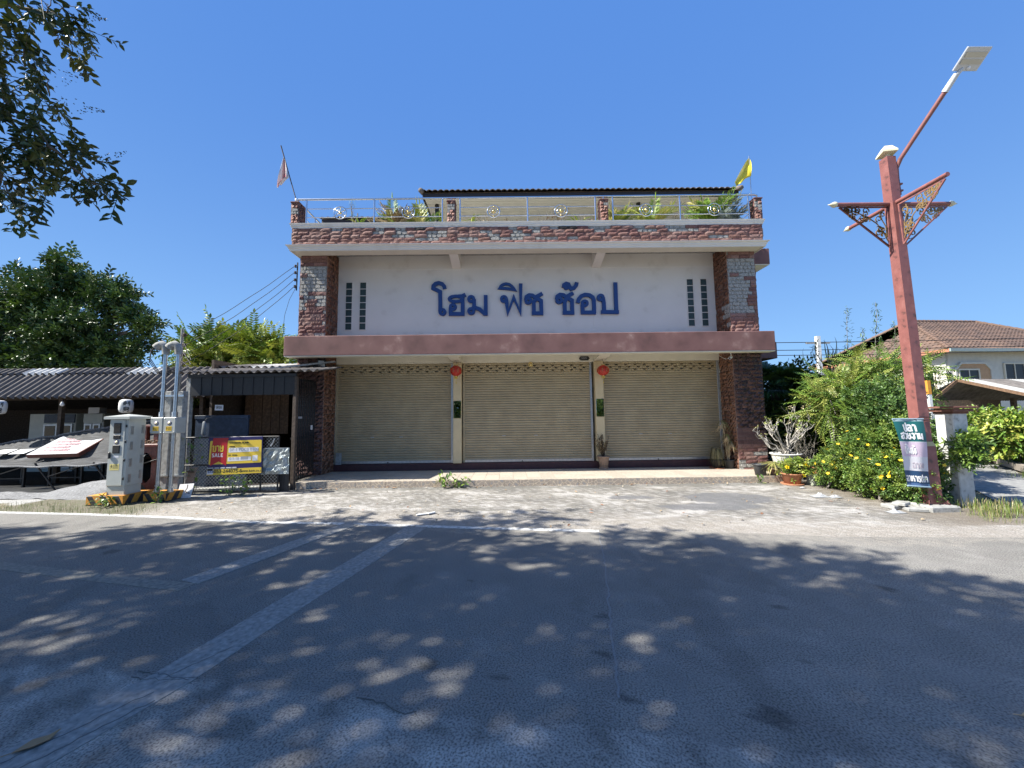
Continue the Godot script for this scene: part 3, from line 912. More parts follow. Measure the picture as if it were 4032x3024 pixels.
func build_railing(t):
	var r = part("railing", t)
	var z := -9.66
	var s := st()
	tube(s, [Vector3(-5.50, 7.25, z), Vector3(-5.46, 7.315, z), Vector3(-1.0, 7.325, z), Vector3(3.0, 7.335, z), Vector3(6.52, 7.345, z), Vector3(6.60, 7.32, z), Vector3(6.60, 7.245, z)], .026, -1, 10)
	obj("handrail", s, M.steel, r)
	var posts := [-5.25, -3.48, -1.70, -1.24, .53, 2.31, 2.77, 4.54, 6.36]
	for x in posts:
		s = st()
		tube(s, [Vector3(x, 6.645, z), Vector3(x, 7.32, z)], .021, -1, 9)
		obj("post", s, M.steel, r)
	for x in [-1.47, 2.53]:
		s = st()
		tube(s, [Vector3(x, 7.24, z), Vector3(x, 7.32, z)], .016, -1, 8)
		obj("post", s, M.steel, r)
	var ends := [[-5.25, -4.37, -3.48], [-3.48, -2.59, -1.70], [-1.24, -.36, .53], [.53, 1.41, 2.31], [2.77, 3.65, 4.54], [4.54, 5.45, 6.36]]
	for e in ends:
		var c := Vector3(e[1], 6.95, z)
		for y in [7.06, 6.825]:
			s = st()
			tube(s, [Vector3(e[0], y, z), Vector3(e[1] - .13, y, z)], .011, -1, 6)
			tube(s, [Vector3(e[1] + .13, y, z), Vector3(e[2], y, z)], .011, -1, 6)
			obj("rail", s, M.steel, r)
		s = st()
		torus(s, c, .165, .013)
		torus(s, c, .095, .009)
		obj("ring", s, M.steel, r)
		s = st()
		for k in 6:
			var a := TAU * k / 6 + .5
			lathe(s, c + Vector3(cos(a), sin(a), 0) * .13, [Vector2(0, -.022), Vector2(.02, 0), Vector2(0, .022)], 8)
			tube(s, [c + Vector3(cos(a), sin(a), 0) * .03, c + Vector3(cos(a), sin(a), 0) * .095], .006)
		lathe(s, c, [Vector2(0, -.045), Vector2(.03, -.03), Vector2(.042, 0), Vector2(.03, .03), Vector2(0, .045)], 10)
		obj("ornament", s, M.gold, r)
	for x in [-5.5, 6.58]:
		s = st()
		tube(s, [Vector3(x, 7.3, -9.95), Vector3(x, 7.3, -17.5)], .024)
		for k in 5:
			tube(s, [Vector3(x, 6.64, -10.6 - k * 1.6), Vector3(x, 7.3, -10.6 - k * 1.6)], .02)
		tube(s, [Vector3(x, 7.0, -9.95), Vector3(x, 7.0, -17.5)], .011)
		obj("side_rail", s, M.steel, r)

# ---------------------------------------------------------------- blue letters
func build_sign():
	var t = thing("shop_sign", "large raised dark blue Thai letters on the white upper wall", "sign", Vector3(.46, 4.45, -10.62))
	var letters := [
		["letter", [[[285, 192], [280, 167], [258, 142], [225, 131], [192, 140], [171, 162], [168, 188], [205, 205], [238, 222], [240, 330], [240, 425]]], [[262, 431, 24]]],
		["letter", [[[420, 270], [462, 268], [495, 250]], [[465, 285], [467, 452]], [[328, 451], [484, 451]], [[345, 451], [345, 385]], ], [[368, 380, 24]], [[397, 297, 66, 28]]],
		["letter", [[[581, 297], [582, 400]], [[560, 392], [600, 388], [640, 402], [690, 452]], [[699, 256], [699, 466]]], [[553, 297, 25], [553, 421, 25]]],
		["letter", [[[908, 293], [912, 345], [922, 440], [984, 275], [1050, 440], [1056, 135]]], [[884, 295, 24]]],
		["vowel_mark", [], [], [], [[842, 183], [856, 160], [880, 143], [908, 137], [940, 143], [966, 162], [985, 185], [998, 203], [950, 192], [900, 186]]],
		["letter", [[[1106, 300], [1112, 272], [1140, 254], [1175, 258], [1212, 288]], [[1196, 282], [1275, 236]], [[1212, 285], [1260, 312], [1262, 441]], [[1164, 441], [1281, 441]], [[1186, 441], [1186, 325], [1214, 290]]], [[1131, 312, 24]]],
		["letter", [[[1419, 294], [1425, 266], [1453, 248], [1488, 252], [1525, 282]], [[1509, 276], [1588, 230]], [[1525, 279], [1573, 306], [1575, 435]], [[1477, 435], [1594, 435]], [[1499, 435], [1499, 319], [1527, 284]]], [[1444, 306, 24]]],
		["tone_mark", [[[1493, 175], [1497, 148], [1520, 133], [1542, 140], [1552, 165], [1568, 186], [1600, 176], [1620, 150], [1628, 120]]], [[1520, 172, 15]]],
		["letter", [[[1680, 440], [1680, 350]], [[1662, 431], [1813, 431]], [[1796, 440], [1796, 305], [1785, 274], [1752, 252], [1708, 248], [1668, 264], [1642, 294], [1632, 334]]], [[1703, 337, 24]]],
		["letter", [[[1889, 275], [1897, 330], [1898, 428]], [[1866, 426], [2046, 426]], [[2021, 432], [2021, 120]]], [[1866, 277, 24]]],
	]
	var V := func(p): return Vector2(-2.17 + (p[0] - 150.0) * .002786, 4.44 + (465.0 - .0146 * (p[0] - 330.0) - p[1]) * .00279)
	for L in letters:
		var s := st()
		var d := .06
		for sk in L[1]:
			var pts := []
			for p in sk: pts.append(V.call(p))
			stroke(s, pts, .106, 0, d, Transform3D(Basis(), Vector3(0, 0, -10.648)))
			d += .002
		for r in L[2]:
			stroke(s, circle(V.call(r), r[2] * .00279), .086 if r[2] > 20 else .064, 0, d, Transform3D(Basis(), Vector3(0, 0, -10.648)), true)
			d += .002
		if L.size() > 3:
			for r in L[3]:
				stroke(s, circle(V.call(r), r[2] * .00279, 22, r[3] * .00279), .085, 0, d, Transform3D(Basis(), Vector3(0, 0, -10.648)), true)
				d += .002
		if L.size() > 4:
			var pts := []
			for p in L[4]: pts.append(V.call(p))
			stroke(s, pts, .075, 0, d, Transform3D(Basis(), Vector3(0, 0, -10.648)), true)
		obj(L[0], s, M.blue, t)

# simple loopless Thai and Latin-free glyph strokes, one unit tall
const GLYPHS := {
	"ป": [.72, [[0, .98], [.14, .95], [.15, .25], [.25, .06], [.48, .06], [.58, .2], [.58, 1.35]]],
	"ล": [.74, [[.06, .8], [.2, .97], [.45, .97], [.6, .8], [.6, 0]], [[.6, .55], [.32, .58], [.1, .4], [.1, .12], [.3, .06], [.36, .25]]],
	"า": [.56, [[.06, .88], [.2, .98], [.38, .93], [.43, .75], [.43, 0]]],
	"ส": [.76, [[.06, .8], [.2, .97], [.45, .97], [.6, .8], [.6, 0]], [[.6, .55], [.32, .58], [.1, .4], [.1, .12], [.3, .06], [.36, .25]], [[.45, .9], [.72, 1.15]]],
	"ว": [.62, [[.05, .85], [.2, .98], [.42, .93], [.5, .75], [.5, .2], [.36, .04], [.16, .08]]],
	"ย": [.70, [[.22, .98], [.08, .9], [.1, .68], [.26, .58], [.1, .42], [.1, .18], [.22, .05], [.48, .05], [.56, .2], [.56, 1.0]]],
	"ง": [.62, [[.16, .9], [.34, .97], [.48, .82], [.48, .2], [.36, .04], [.04, .36]]],
	"ม": [.74, [[.04, .97], [.15, .93], [.15, .06]], [[.10, .06], [.30, .22], [.58, .05], [.6, .2], [.6, 1.0]]],
	"น": [.74, [[.04, .97], [.15, .93], [.15, .02], [.34, .3], [.52, .05], [.6, .2], [.6, 1.0]]],
	"ห": [.74, [[.04, .97], [.15, .93], [.15, 0]], [[.15, .4], [.4, .75], [.5, .97], [.62, .93]], [[.4, .72], [.58, .55], [.58, 0]]],
	"ร": [.56, [[.45, .97], [.2, .95], [.1, .75], [.3, .62], [.42, .45], [.42, .1], [.24, .02], [.18, .15]]],
	"อ": [.68, [[.08, .82], [.2, .97], [.42, .97], [.56, .8], [.56, .06], [.1, .06], [.1, .45], [.24, .5]]],
	"ข": [.66, [[.04, .78], [.12, .96], [.22, .84], [.14, .62], [.14, .06], [.48, .06], [.54, .2], [.54, 1.0]]],
	"ช": [.66, [[.04, .78], [.12, .96], [.22, .84], [.14, .62], [.14, .06], [.48, .06], [.54, .2], [.54, .85], [.68, 1.1]]],
	"ั": [0, [[-.62, 1.2], [-.5, 1.14], [-.3, 1.18], [-.2, 1.32]]],
	"๊": [0, [[-.6, 1.48], [-.5, 1.56], [-.42, 1.48], [-.3, 1.5], [-.2, 1.62]]],
	"้": [0, [[-.55, 1.32], [-.45, 1.38], [-.38, 1.25], [-.2, 1.38]]],
	"ํ": [0, [[-.5, 1.15], [-.42, 1.25], [-.34, 1.15], [-.42, 1.08], [-.5, 1.15]]],
	"่": [0, [[-.4, 1.2], [-.4, 1.45]]],
	"จ": [.6, [[.06, .85], [.2, .97], [.42, .93], [.48, .75], [.48, .1], [.36, .04], [.28, .3]]],
	"ด": [.68, [[.3, .25], [.12, .1], [.1, .7], [.25, .96], [.48, .92], [.56, .75], [.56, 0]]],
	"ก": [.68, [[.1, 0], [.1, .6], [.2, .65], [.1, .78], [.28, .97], [.5, .92], [.56, .75], [.56, 0]]],
	"ท": [.74, [[.04, .97], [.15, .93], [.15, 0], [.4, .8], [.52, .97], [.62, .8], [.62, 0]]],
	"ต": [.68, [[.3, .25], [.12, .1], [.1, .7], [.22, .95], [.33, .85], [.48, .95], [.56, .75], [.56, 0]]],
	" ": [.45],
}
func thai(s: SurfaceTool, text: String, size: float, w: float, xf: Transform3D, depth := .0015) -> float:
	var x := 0.0
	var d := depth
	for ch in text:
		if not GLYPHS.has(ch): continue
		var g: Array = GLYPHS[ch]
		for k in range(1, g.size()):
			var pts := []
			for p in g[k]: pts.append(Vector2(x + p[0] * size, p[1] * size))
			stroke(s, pts, w, 0, d, xf)
			d += .0003
		x += g[0] * size
	return x

func latin(parent, n: String, text: String, size: float, at: Vector3, B: Basis, m: Material, bold := true, depth := .002):
	var tm := TextMesh.new()
	tm.text = text
	var f := SystemFont.new()
	f.font_names = PackedStringArray(["Droid Sans"])
	f.font_weight = 700 if bold else 400
	tm.font = f
	tm.font_size = 64
	tm.pixel_size = size / 46.0
	tm.depth = depth
	tm.horizontal_alignment = HORIZONTAL_ALIGNMENT_LEFT
	tm.vertical_alignment = VERTICAL_ALIGNMENT_BOTTOM
	var o = inst(n, tm, m, parent, false, Transform3D(B, at))
	return o

# ---------------------------------------------------------------- leaves and plants, shared
var LEAF: ArrayMesh; var LEAF_NARROW: ArrayMesh; var PINNATE: ArrayMesh; var PINNATE_SMALL: ArrayMesh; var PALM: ArrayMesh; var STRAP: ArrayMesh; var STRAP_BELL: ArrayMesh; var STRAP_HANG: ArrayMesh; var BLADE: ArrayMesh; var FLOWER: ArrayMesh; var SPRIG: ArrayMesh

func leaf_into(s: SurfaceTool, xf: Transform3D, w: float, droop := .12):
	var a := xf * Vector3.ZERO
	var l := xf * Vector3(.42, .05, w * .5); var r := xf * Vector3(.42, .05, -w * .5)
	var m := xf * Vector3(.45, -.02, 0)
	var l2 := xf * Vector3(.75, .0, w * .34); var r2 := xf * Vector3(.75, 0, -w * .34)
	var t := xf * Vector3(1, -droop, 0)
	var o := xf.basis.y
	tri(s, a, l, m, o); tri(s, a, m, r, o)
	quad(s, m, l, l2, t, o); quad(s, m, r, r2, t, o)

func leaf_mesh(w: float, droop := .12) -> ArrayMesh:
	var s := st()
	leaf_into(s, Transform3D(), w, droop)
	return done(s)

func pinnate_mesh(pairs: int, ll: float, lw: float, droop: float, fwd := .35) -> ArrayMesh:
	var s := st()
	var r := RandomNumberGenerator.new()
	r.seed = pairs
	var prev := Vector3.ZERO
	for k in range(1, 7):
		var x := k / 6.0
		var p := Vector3(x, -droop * x * x, 0)
		bar(s, prev, p, .012, .012)
		prev = p
	for k in pairs:
		var x := .12 + .86 * k / (pairs - 1.0)
		var p := Vector3(x, -droop * x * x, 0)
		var size := ll * (1.0 - .45 * absf(x - .45)) * r.randf_range(.85, 1.1)
		for sd in [-1.0, 1.0]:
			var d := Vector3(fwd, r.randf_range(-.35, .05), sd).normalized()
			var up := Vector3(r.randf_range(-.2, .2), 1, 0)
			var z := d.cross(up).normalized()
			leaf_into(s, Transform3D(Basis(d * size, z.cross(d).normalized() * size, z * size), p), lw)
	leaf_into(s, Transform3D(Basis.from_scale(Vector3.ONE * ll), prev), lw)
	return done(s)

func strap_mesh(w: float, rise: float, fall: float, reach := .75) -> ArrayMesh:
	var s := st()
	s.set_smooth_group(0)
	var pts := []
	for k in 8:
		var t := k / 7.0
		pts.append(Vector3(t * reach, rise * t - fall * t * t, 0))
	for k in 7:
		var wa := w * (1.0 - pow(k / 7.0, 2.5)) * (.5 + .5 * minf(1, k / 2.0)) * .5
		var wb := w * (1.0 - pow((k + 1) / 7.0, 2.5)) * .5
		var mid := Vector3(0, -.15, 0)
		for sd in [-1.0, 1.0]:
			quad(s, pts[k] + mid * wa, pts[k + 1] + mid * wb, pts[k + 1] + Vector3(0, 0, wb * sd), pts[k] + Vector3(0, 0, wa * sd), Vector3.UP)
	return done(s)

func make_leaf_meshes():
	LEAF = leaf_mesh(.46)
	LEAF_NARROW = leaf_mesh(.2)
	PINNATE = pinnate_mesh(9, .26, .42, .18)
	PINNATE_SMALL = pinnate_mesh(12, .17, .3, .1)
	PALM = pinnate_mesh(20, .42, .13, .55, .7)
	STRAP = strap_mesh(.09, 1.3, 1.1)
	STRAP_HANG = strap_mesh(.05, .9, 2.2)
	STRAP_BELL = strap_mesh(.045, 2.5, 2.75, .38)
	BLADE = strap_mesh(.035, 1.6, .9)
	SPRIG = leaf_sprig()
	var s := st()
	for k in 5:
		var a := TAU * k / 5
		var d := Vector3(cos(a), .35, sin(a)).normalized()
		var z := d.cross(Vector3.UP).normalized()
		leaf_into(s, Transform3D(Basis(d * .5, z.cross(d) * .5, z * .5), Vector3.ZERO), .8)
	FLOWER = done(s)

# a twig with nine alternate leaves, one unit long
func leaf_sprig() -> ArrayMesh:
	var s := st()
	var r := RandomNumberGenerator.new()
	r.seed = 5
	bar(s, Vector3.ZERO, Vector3(.8, .03, 0), .014, .014)
	for k in 9:
		var x := .1 + .085 * k
		var a := k * 2.4
		var d := Vector3(.55, cos(a) * .55, sin(a)).normalized()
		var up := Vector3(-.3, 1, r.randf_range(-.4, .4))
		var z := d.cross(up).normalized()
		leaf_into(s, Transform3D(Basis(d * .36, z.cross(d).normalized() * .36, z * .36), Vector3(x, .02, 0)), .46)
	return done(s)

func scatter(n: String, mesh: Mesh, m: Material, xfs: Array, cols: Array, parent):
	var mm := MultiMesh.new()
	mm.transform_format = MultiMesh.TRANSFORM_3D
	mm.use_colors = true
	mm.mesh = mesh
	mm.instance_count = xfs.size()
	for i in xfs.size():
		mm.set_instance_transform(i, xfs[i])
		mm.set_instance_color(i, cols[i])
	var o := MultiMeshInstance3D.new()
	o.multimesh = mm
	o.material_override = m
	if parent == null:
		o.name = numbered(n)
		add_child(o)
	else:
		o.name = n
		parent.add_child(o, true)
		if parent.get_parent() == self: o.position = -parent.position
	o.set_meta("kind", "stuff")
	return o

func aim(p: Vector3, d: Vector3, up: Vector3, size: float) -> Transform3D:
	d = d.normalized()
	var z := d.cross(up)
	if z.length() < .01: z = d.cross(Vector3(.3, .2, 1))
	z = z.normalized()
	return Transform3D(Basis(d * size, z.cross(d) * size, z * size), p)

func rdir() -> Vector3:
	var v := Vector3(rng.randfn(), rng.randfn(), rng.randfn())
	return v.normalized() if v.length() > .01 else Vector3.UP

func shade(c: Color, f: float) -> Color:
	return Color(c.r * f, c.g * f, c.b * f)

# leaves in clumps through ellipsoid blobs [centre, radii, share]
func crown(parent, n: String, blobs: Array, clumps: int, per: int, mesh: Mesh, m: Material, size: float, clump_r: float, cols: Array, hang := .3, shell := .55, keep = null):
	var xfs := []; var cc := []
	var total := 0.0
	for b in blobs: total += b[2]
	var tips := []
	for b in blobs:
		for k in int(clumps * b[2] / total):
			var d := rdir()
			var r := pow(rng.randf(), .45) * (1.0 - shell * .0)
			r = maxf(r, shell * rng.randf())
			var c: Vector3 = b[0] + Vector3(d.x * b[1].x, d.y * b[1].y, d.z * b[1].z) * r
			if keep != null and not keep.call(c): continue
			tips.append([c, b[0]])
			var base: Color = cols[rng.randi() % cols.size()]
			var out: Vector3 = (c - b[0]).normalized()
			for q in per:
				var p := c + rdir() * clump_r * rf(.15, 1.0) * Vector3(1, .7, 1)
				var dir := (out * .5 + rdir() * .8 + Vector3.DOWN * hang)
				xfs.append(aim(p, dir, Vector3.UP + rdir() * .6, size * rf(.7, 1.25)))
				cc.append(shade(base, rf(.75, 1.25)))
	scatter(n, mesh, m, xfs, cc, parent)
	return tips

func limb(s: SurfaceTool, a: Vector3, b: Vector3, r0: float, r1: float, wob := .12, n := 6):
	var pts := []
	for k in n + 1:
		var t := float(k) / n
		pts.append(a.lerp(b, t) + Vector3(0, sin(t * PI) * a.distance_to(b) * .06, 0) + (rdir() * wob * a.distance_to(b) * .25 if k > 0 and k < n else Vector3.ZERO))
	tube(s, pts, r0, r1, 6)

func twigs_to(s: SurfaceTool, tips: Array, share: float, r: float):
	for t in tips:
		if rng.randf() < share:
			var mid: Vector3 = t[1].lerp(t[0], rf(.0, .4))
			limb(s, mid, t[0], r, r * .35, .2, 4)

# ---------------------------------------------------------------- things fixed to the shop
func build_shop_fittings():
	for e in [[Vector3(-1.435, 2.83, -10.30), "red paper lantern hanging between the first two shutters, its tassel hanging straight"], [Vector3(2.535, 2.795, -10.30), "red paper lantern hanging beside the house number plate"]]:
		var c: Vector3 = e[0]
		var t = thing("paper_lantern", e[1], "lantern", c, "red paper lanterns under the ledge")
		var s := st()
		s.set_smooth_group(0)
		for k in 16:
			for j in 10:
				var P := func(kk, jj):
					var a: float = TAU * kk / 32.0; var b: float = PI * (jj / 10.0) - PI / 2
					var rr := .162 * maxf(cos(b), .28) * (1.0 - .05 * (1.0 if int(kk) % 2 == 0 else 0.0))
					return c + Vector3(cos(a) * rr, sin(b) * .142, sin(a) * rr)
				for h in [0, 1]:
					var am = TAU * (2 * k + h + .5) / 32.0
					quad(s, P.call(2 * k + h, j), P.call(2 * k + h + 1, j), P.call(2 * k + h + 1, j + 1), P.call(2 * k + h, j + 1), Vector3(cos(am), (j - 4.5) * .12, sin(am)))
		obj("shade", s, M.lantern_red, t)
		s = st()
		lathe(s, c, [Vector2(.046, .138), Vector2(.05, .14), Vector2(.05, .165), Vector2(.03, .168)], 14)
		lathe(s, c, [Vector2(.046, -.138), Vector2(.05, -.14), Vector2(.05, -.155), Vector2(.03, -.157)], 14)
		obj("collar", s, M.gold, t)
		s = st()
		tube(s, [c + Vector3(0, .165, 0), c + Vector3(.012, .23, 0), c + Vector3(-.008, .29, 0), c + Vector3(0, 3.13 - c.y, 0)], .004)
		obj("cord", s, M.cable, t)
		s = st()
		for k in 14:
			var a := TAU * k / 14
			tube(s, [c + Vector3(cos(a) * .035, -.155, sin(a) * .035), c + Vector3(cos(a) * .038, -.215, sin(a) * .038)], .006, .004, 4)
		tube(s, [c + Vector3(0, -.15, 0), c + Vector3(.004, -.3, 0)], .003)
		lathe(s, c + Vector3(.004, -.32, 0), [Vector2(0, .025), Vector2(.008, .01), Vector2(.011, -.03), Vector2(0, -.03)], 8)
		obj("tassel", s, M.sign_yellow, t)
		s = st()
		for k in 8:
			var a := TAU * k / 8 + .3
			var o := Vector3(cos(a), 0, sin(a))
			var xf := Transform3D(Basis(Vector3(-sin(a), 0, cos(a)), Vector3.UP, o), c + o * .150)
			stroke(s, [Vector2(-.018, .05), Vector2(.016, .035), Vector2(-.012, .005), Vector2(.018, -.02), Vector2(-.01, -.05)], .012, 0, .014, xf)
		obj("gilt_print", s, plain(.42, .16, .06, .5), t)
	var i := 0
	for e in [[-1.54, -1.335, 1.555, 2.03], [2.378, 2.59, 1.55, 2.04]]:
		var t = thing("mirror", ["small wall mirror on the cream column near the first lantern", "small wall mirror on the cream column above the dead potted plant"][i], "mirror", Vector3((e[0] + e[1]) / 2, e[2], -10.55), "mirrors on the columns")
		i += 1
		var s := st()
		box(s, Vector3((e[0] + e[1]) / 2, (e[2] + e[3]) / 2, -10.552), Vector3(e[1] - e[0], e[3] - e[2], .006), .002, Basis(Vector3.UP, .0 if i == 1 else -.03))
		obj("glass", s, M.mirror, t)
		s = st()
		for p in [[.02, .02], [.02, -.02], [-.02, .02], [-.02, -.02]]:
			var x: float = (e[0] if p[0] > 0 else e[1]) + p[0]; var y: float = (e[2] if p[1] > 0 else e[3]) + p[1]
			tube(s, [Vector3(x, y, -10.555), Vector3(x, y, -10.538)], .007)
		obj("screw", s, M.steel, t)
	var np = thing("house_number_plate", "black eight-cornered number plate reading 50/6 above the middle shutter", "number plate", Vector3(2.10, 3.175, -10.618))
	var s := st()
	var oct := [Vector2(-.15, 0), Vector2(-.105, -.058), Vector2(.105, -.058), Vector2(.15, 0), Vector2(.105, .058), Vector2(-.105, .058)]
	prism(s, oct, 0, .012, Transform3D(Basis(), np.position))
	obj("plate", s, M.print_black, np)
	latin(np, "digits", "50/6", .058, Vector3(2.005, 3.135, -10.604), Basis(), M.print_grey, false)
	var md = thing("medallion", "small round gilt medallion over the middle shutter", "ornament", Vector3(.60, 3.02, -10.6))
	s = st()
	torus(s, Vector3(.60, 3.02, -10.60), .055, .016)
	lathe(s, Vector3(.60, 3.02, -10.60), [Vector2(0, -.01), Vector2(.045, -.01), Vector2(.045, .01), Vector2(0, .014)], 16, Basis(Vector3.RIGHT, PI / 2))
	obj("disc", s, M.gold, md)
	var fl = thing("floodlight", "black floodlight with a pale square lens under the ledge corner", "lamp", Vector3(-4.86, 3.15, -9.9))
	var FB := Basis(Vector3.UP, .5) * Basis(Vector3.RIGHT, .35)
	s = st()
	box(s, Vector3(-4.85, 3.02, -9.88), Vector3(.20, .20, .07), .015, FB)
	for k in 5: box(s, Vector3(-4.85, 3.02, -9.88) + FB * Vector3(-.08 + k * .04, 0, -.045), Vector3(.012, .18, .03), 0, FB)
	obj("housing", s, M.black, fl)
	s = st()
	box(s, Vector3(-4.85, 3.02, -9.88) + FB * Vector3(0, 0, .036), Vector3(.15, .15, .006), .002, FB)
	obj("lens", s, M.lens, fl)
	s = st()
	bar(s, Vector3(-4.96, 3.02, -9.93), Vector3(-4.96, 3.28, -9.93), .02, .03)
	bar(s, Vector3(-4.76, 3.02, -9.86), Vector3(-4.76, 3.28, -9.86), .02, .03)
	obj("bracket", s, M.black, fl)
	var cc = thing("security_camera", "small white security camera under the ledge near the brick pillar", "camera", Vector3(5.74, 3.15, -9.85))
	s = st()
	tube(s, [Vector3(5.80, 3.06, -9.9), Vector3(5.68, 3.01, -9.76)], .033, -1, 12)
	obj("barrel", s, M.print_white, cc)
	s = st()
	tube(s, [Vector3(5.683, 3.011, -9.763), Vector3(5.676, 3.008, -9.755)], .024, -1, 12)
	obj("lens", s, M.black, cc)
	s = st()
	tube(s, [Vector3(5.80, 3.06, -9.9), Vector3(5.80, 3.28, -9.92)], .012)
	lathe(s, Vector3(5.80, 3.267, -9.92), [Vector2(0, 0), Vector2(.035, 0), Vector2(.035, .014), Vector2(0, .014)], 12)
	obj("mount", s, M.print_white, cc)
	s = st()
	tube(s, [Vector3(5.72, 3.02, -9.8), Vector3(5.62, 3.0, -9.85), Vector3(5.58, 3.08, -10.0), Vector3(5.6, 3.275, -10.3)], .004)
	obj("cable", s, M.print_white, cc)
	var gb = thing("leaning_board", "narrow grey board leaning on the shutter foot beside the brown pillar", "board", Vector3(-4.68, .33, -10.66))
	s = st()
	box(s, Vector3(-4.70, .485, -10.665), Vector3(.16, .31, .015), .003, Basis(Vector3.RIGHT, -.05))
	obj("sheet", s, M.cement, gb)
	s = st()
	box(s, Vector3(-4.70, .63, -10.652), Vector3(.15, .02, .006), 0, Basis(Vector3.RIGHT, -.05))
	obj("edge_strip", s, M.slat_rail, gb)
	# power bracket and wires on the pillar
	var pb = thing("wire_bracket", "iron bracket with four insulators on the upper brick pillar", "bracket", Vector3(-5.56, 5.0, -9.9))
	s = st()
	bar(s, Vector3(-5.575, 4.96, -9.90), Vector3(-5.565, 5.72, -9.90), .03, .012)
	obj("strap", s, M.black, pb)
	for y in [5.62, 5.445, 5.25, 5.07]:
		s = st()
		lathe(s, Vector3(-5.62, y, -9.9), [Vector2(0, -.035), Vector2(.025, -.035), Vector2(.03, -.015), Vector2(.02, 0), Vector2(.03, .015), Vector2(.025, .035), Vector2(0, .035)], 10)
		obj("insulator", s, M.wood_dark, pb)
	var rack = thing("insulator_rack", "rack of dark insulators on a grey pole behind the steel conduits", "bracket", Vector3(-7.72, 0, -9.0))
	s = st()
	tube(s, [Vector3(-7.72, 0, -9.0), Vector3(-7.72, 3.75, -9.0)], .035, .03, 8)
	obj("pole", s, M.cement, rack)
	var ys := [3.60, 3.36, 3.14, 2.93]
	for y in ys:
		s = st()
		lathe(s, Vector3(-7.64, y, -8.97), [Vector2(0, -.04), Vector2(.03, -.04), Vector2(.045, -.015), Vector2(.025, 0), Vector2(.045, .015), Vector2(.03, .04), Vector2(0, .04)], 10)
		bar(s, Vector3(-7.72, y, -9.0), Vector3(-7.58, y, -8.96), .02, .02)
		obj("insulator", s, M.wood_dark, rack)
	var names := ["topmost of the four wires strung to the brick pillar", "second wire from the top strung to the brick pillar", "third wire from the top strung to the brick pillar", "lowest of the four wires strung to the brick pillar"]
	for k in 4:
		s = st()
		var a := Vector3(-5.64, [5.62, 5.445, 5.25, 5.07][k], -9.9); var b := Vector3(-7.6, ys[k], -8.96)
		var pts := []
		for q in 13:
			var t := q / 12.0
			pts.append(a.lerp(b, t) + Vector3(0, -sin(t * PI) * (.07 + .03 * k) + sin(t * 17.0 + k) * .008, 0))
		tube(s, pts, .007, -1, 5)
		tag(obj("power_wire", s, M.cable), names[k], "wire", "wires to the shop")
	s = st()
	tube(s, [Vector3(-5.6, 5.05, -9.92), Vector3(-5.75, 4.72, -9.9), Vector3(-5.86, 4.3, -9.9), Vector3(-5.9, 3.72, -9.9)], .005, -1, 5)
	tag(obj("loose_wire", s, M.cable), "thin loose wire hanging down beside the upper brick pillar", "wire")

# ---------------------------------------------------------------- roof terrace
func tile_eave(parent, x0: float, x1: float, y: float, z: float, pitch: float, depth: float, slope: float, rows: int, m: Material):
	# barrel tiles: one part each in the first course, the courses above joined
	var s := st()
	s.set_smooth_group(0)
	var prof := []
	for k in 9:
		var t := k / 8.0
		prof.append(Vector2(t * pitch, sin(t * PI) * .045 if t < 1.0 else 0.0))
	for k in 8:
		for f in [[0.0, 0.0], [.018, .0]]:
			quad(s, Vector3(prof[k].x, prof[k].y + f[0], 0), Vector3(prof[k + 1].x, prof[k + 1].y + f[0], 0), Vector3(prof[k + 1].x, prof[k + 1].y + f[0] + depth * slope, -depth), Vector3(prof[k].x, prof[k].y + f[0] + depth * slope, -depth), Vector3.UP if f[0] > 0 else Vector3.DOWN)
		s.set_smooth_group(-1)
		quad(s, Vector3(prof[k].x, prof[k].y, 0), Vector3(prof[k + 1].x, prof[k + 1].y, 0), Vector3(prof[k + 1].x, prof[k + 1].y + .018, 0), Vector3(prof[k].x, prof[k].y + .018, 0), Vector3.BACK)
		s.set_smooth_group(0)
	var mesh := done(s)
	var n := int((x1 - x0) / pitch)
	var rest := SurfaceTool.new()
	for r in rows:
		for k in n:
			var xf := Transform3D(Basis().rotated(Vector3.FORWARD, rf(-.02, .02)), Vector3(x0 + k * pitch, y + r * depth * .92 * slope + rf(-.004, .004), z - r * depth * .92))
			if r == 0: inst("roof_tile", mesh, m, parent, false, xf)
			else: rest.append_from(mesh, 0, xf)
	if rows > 1:
		tag(inst("upper_tile_courses", rest.commit(), m, parent), "", "", "", "stuff")

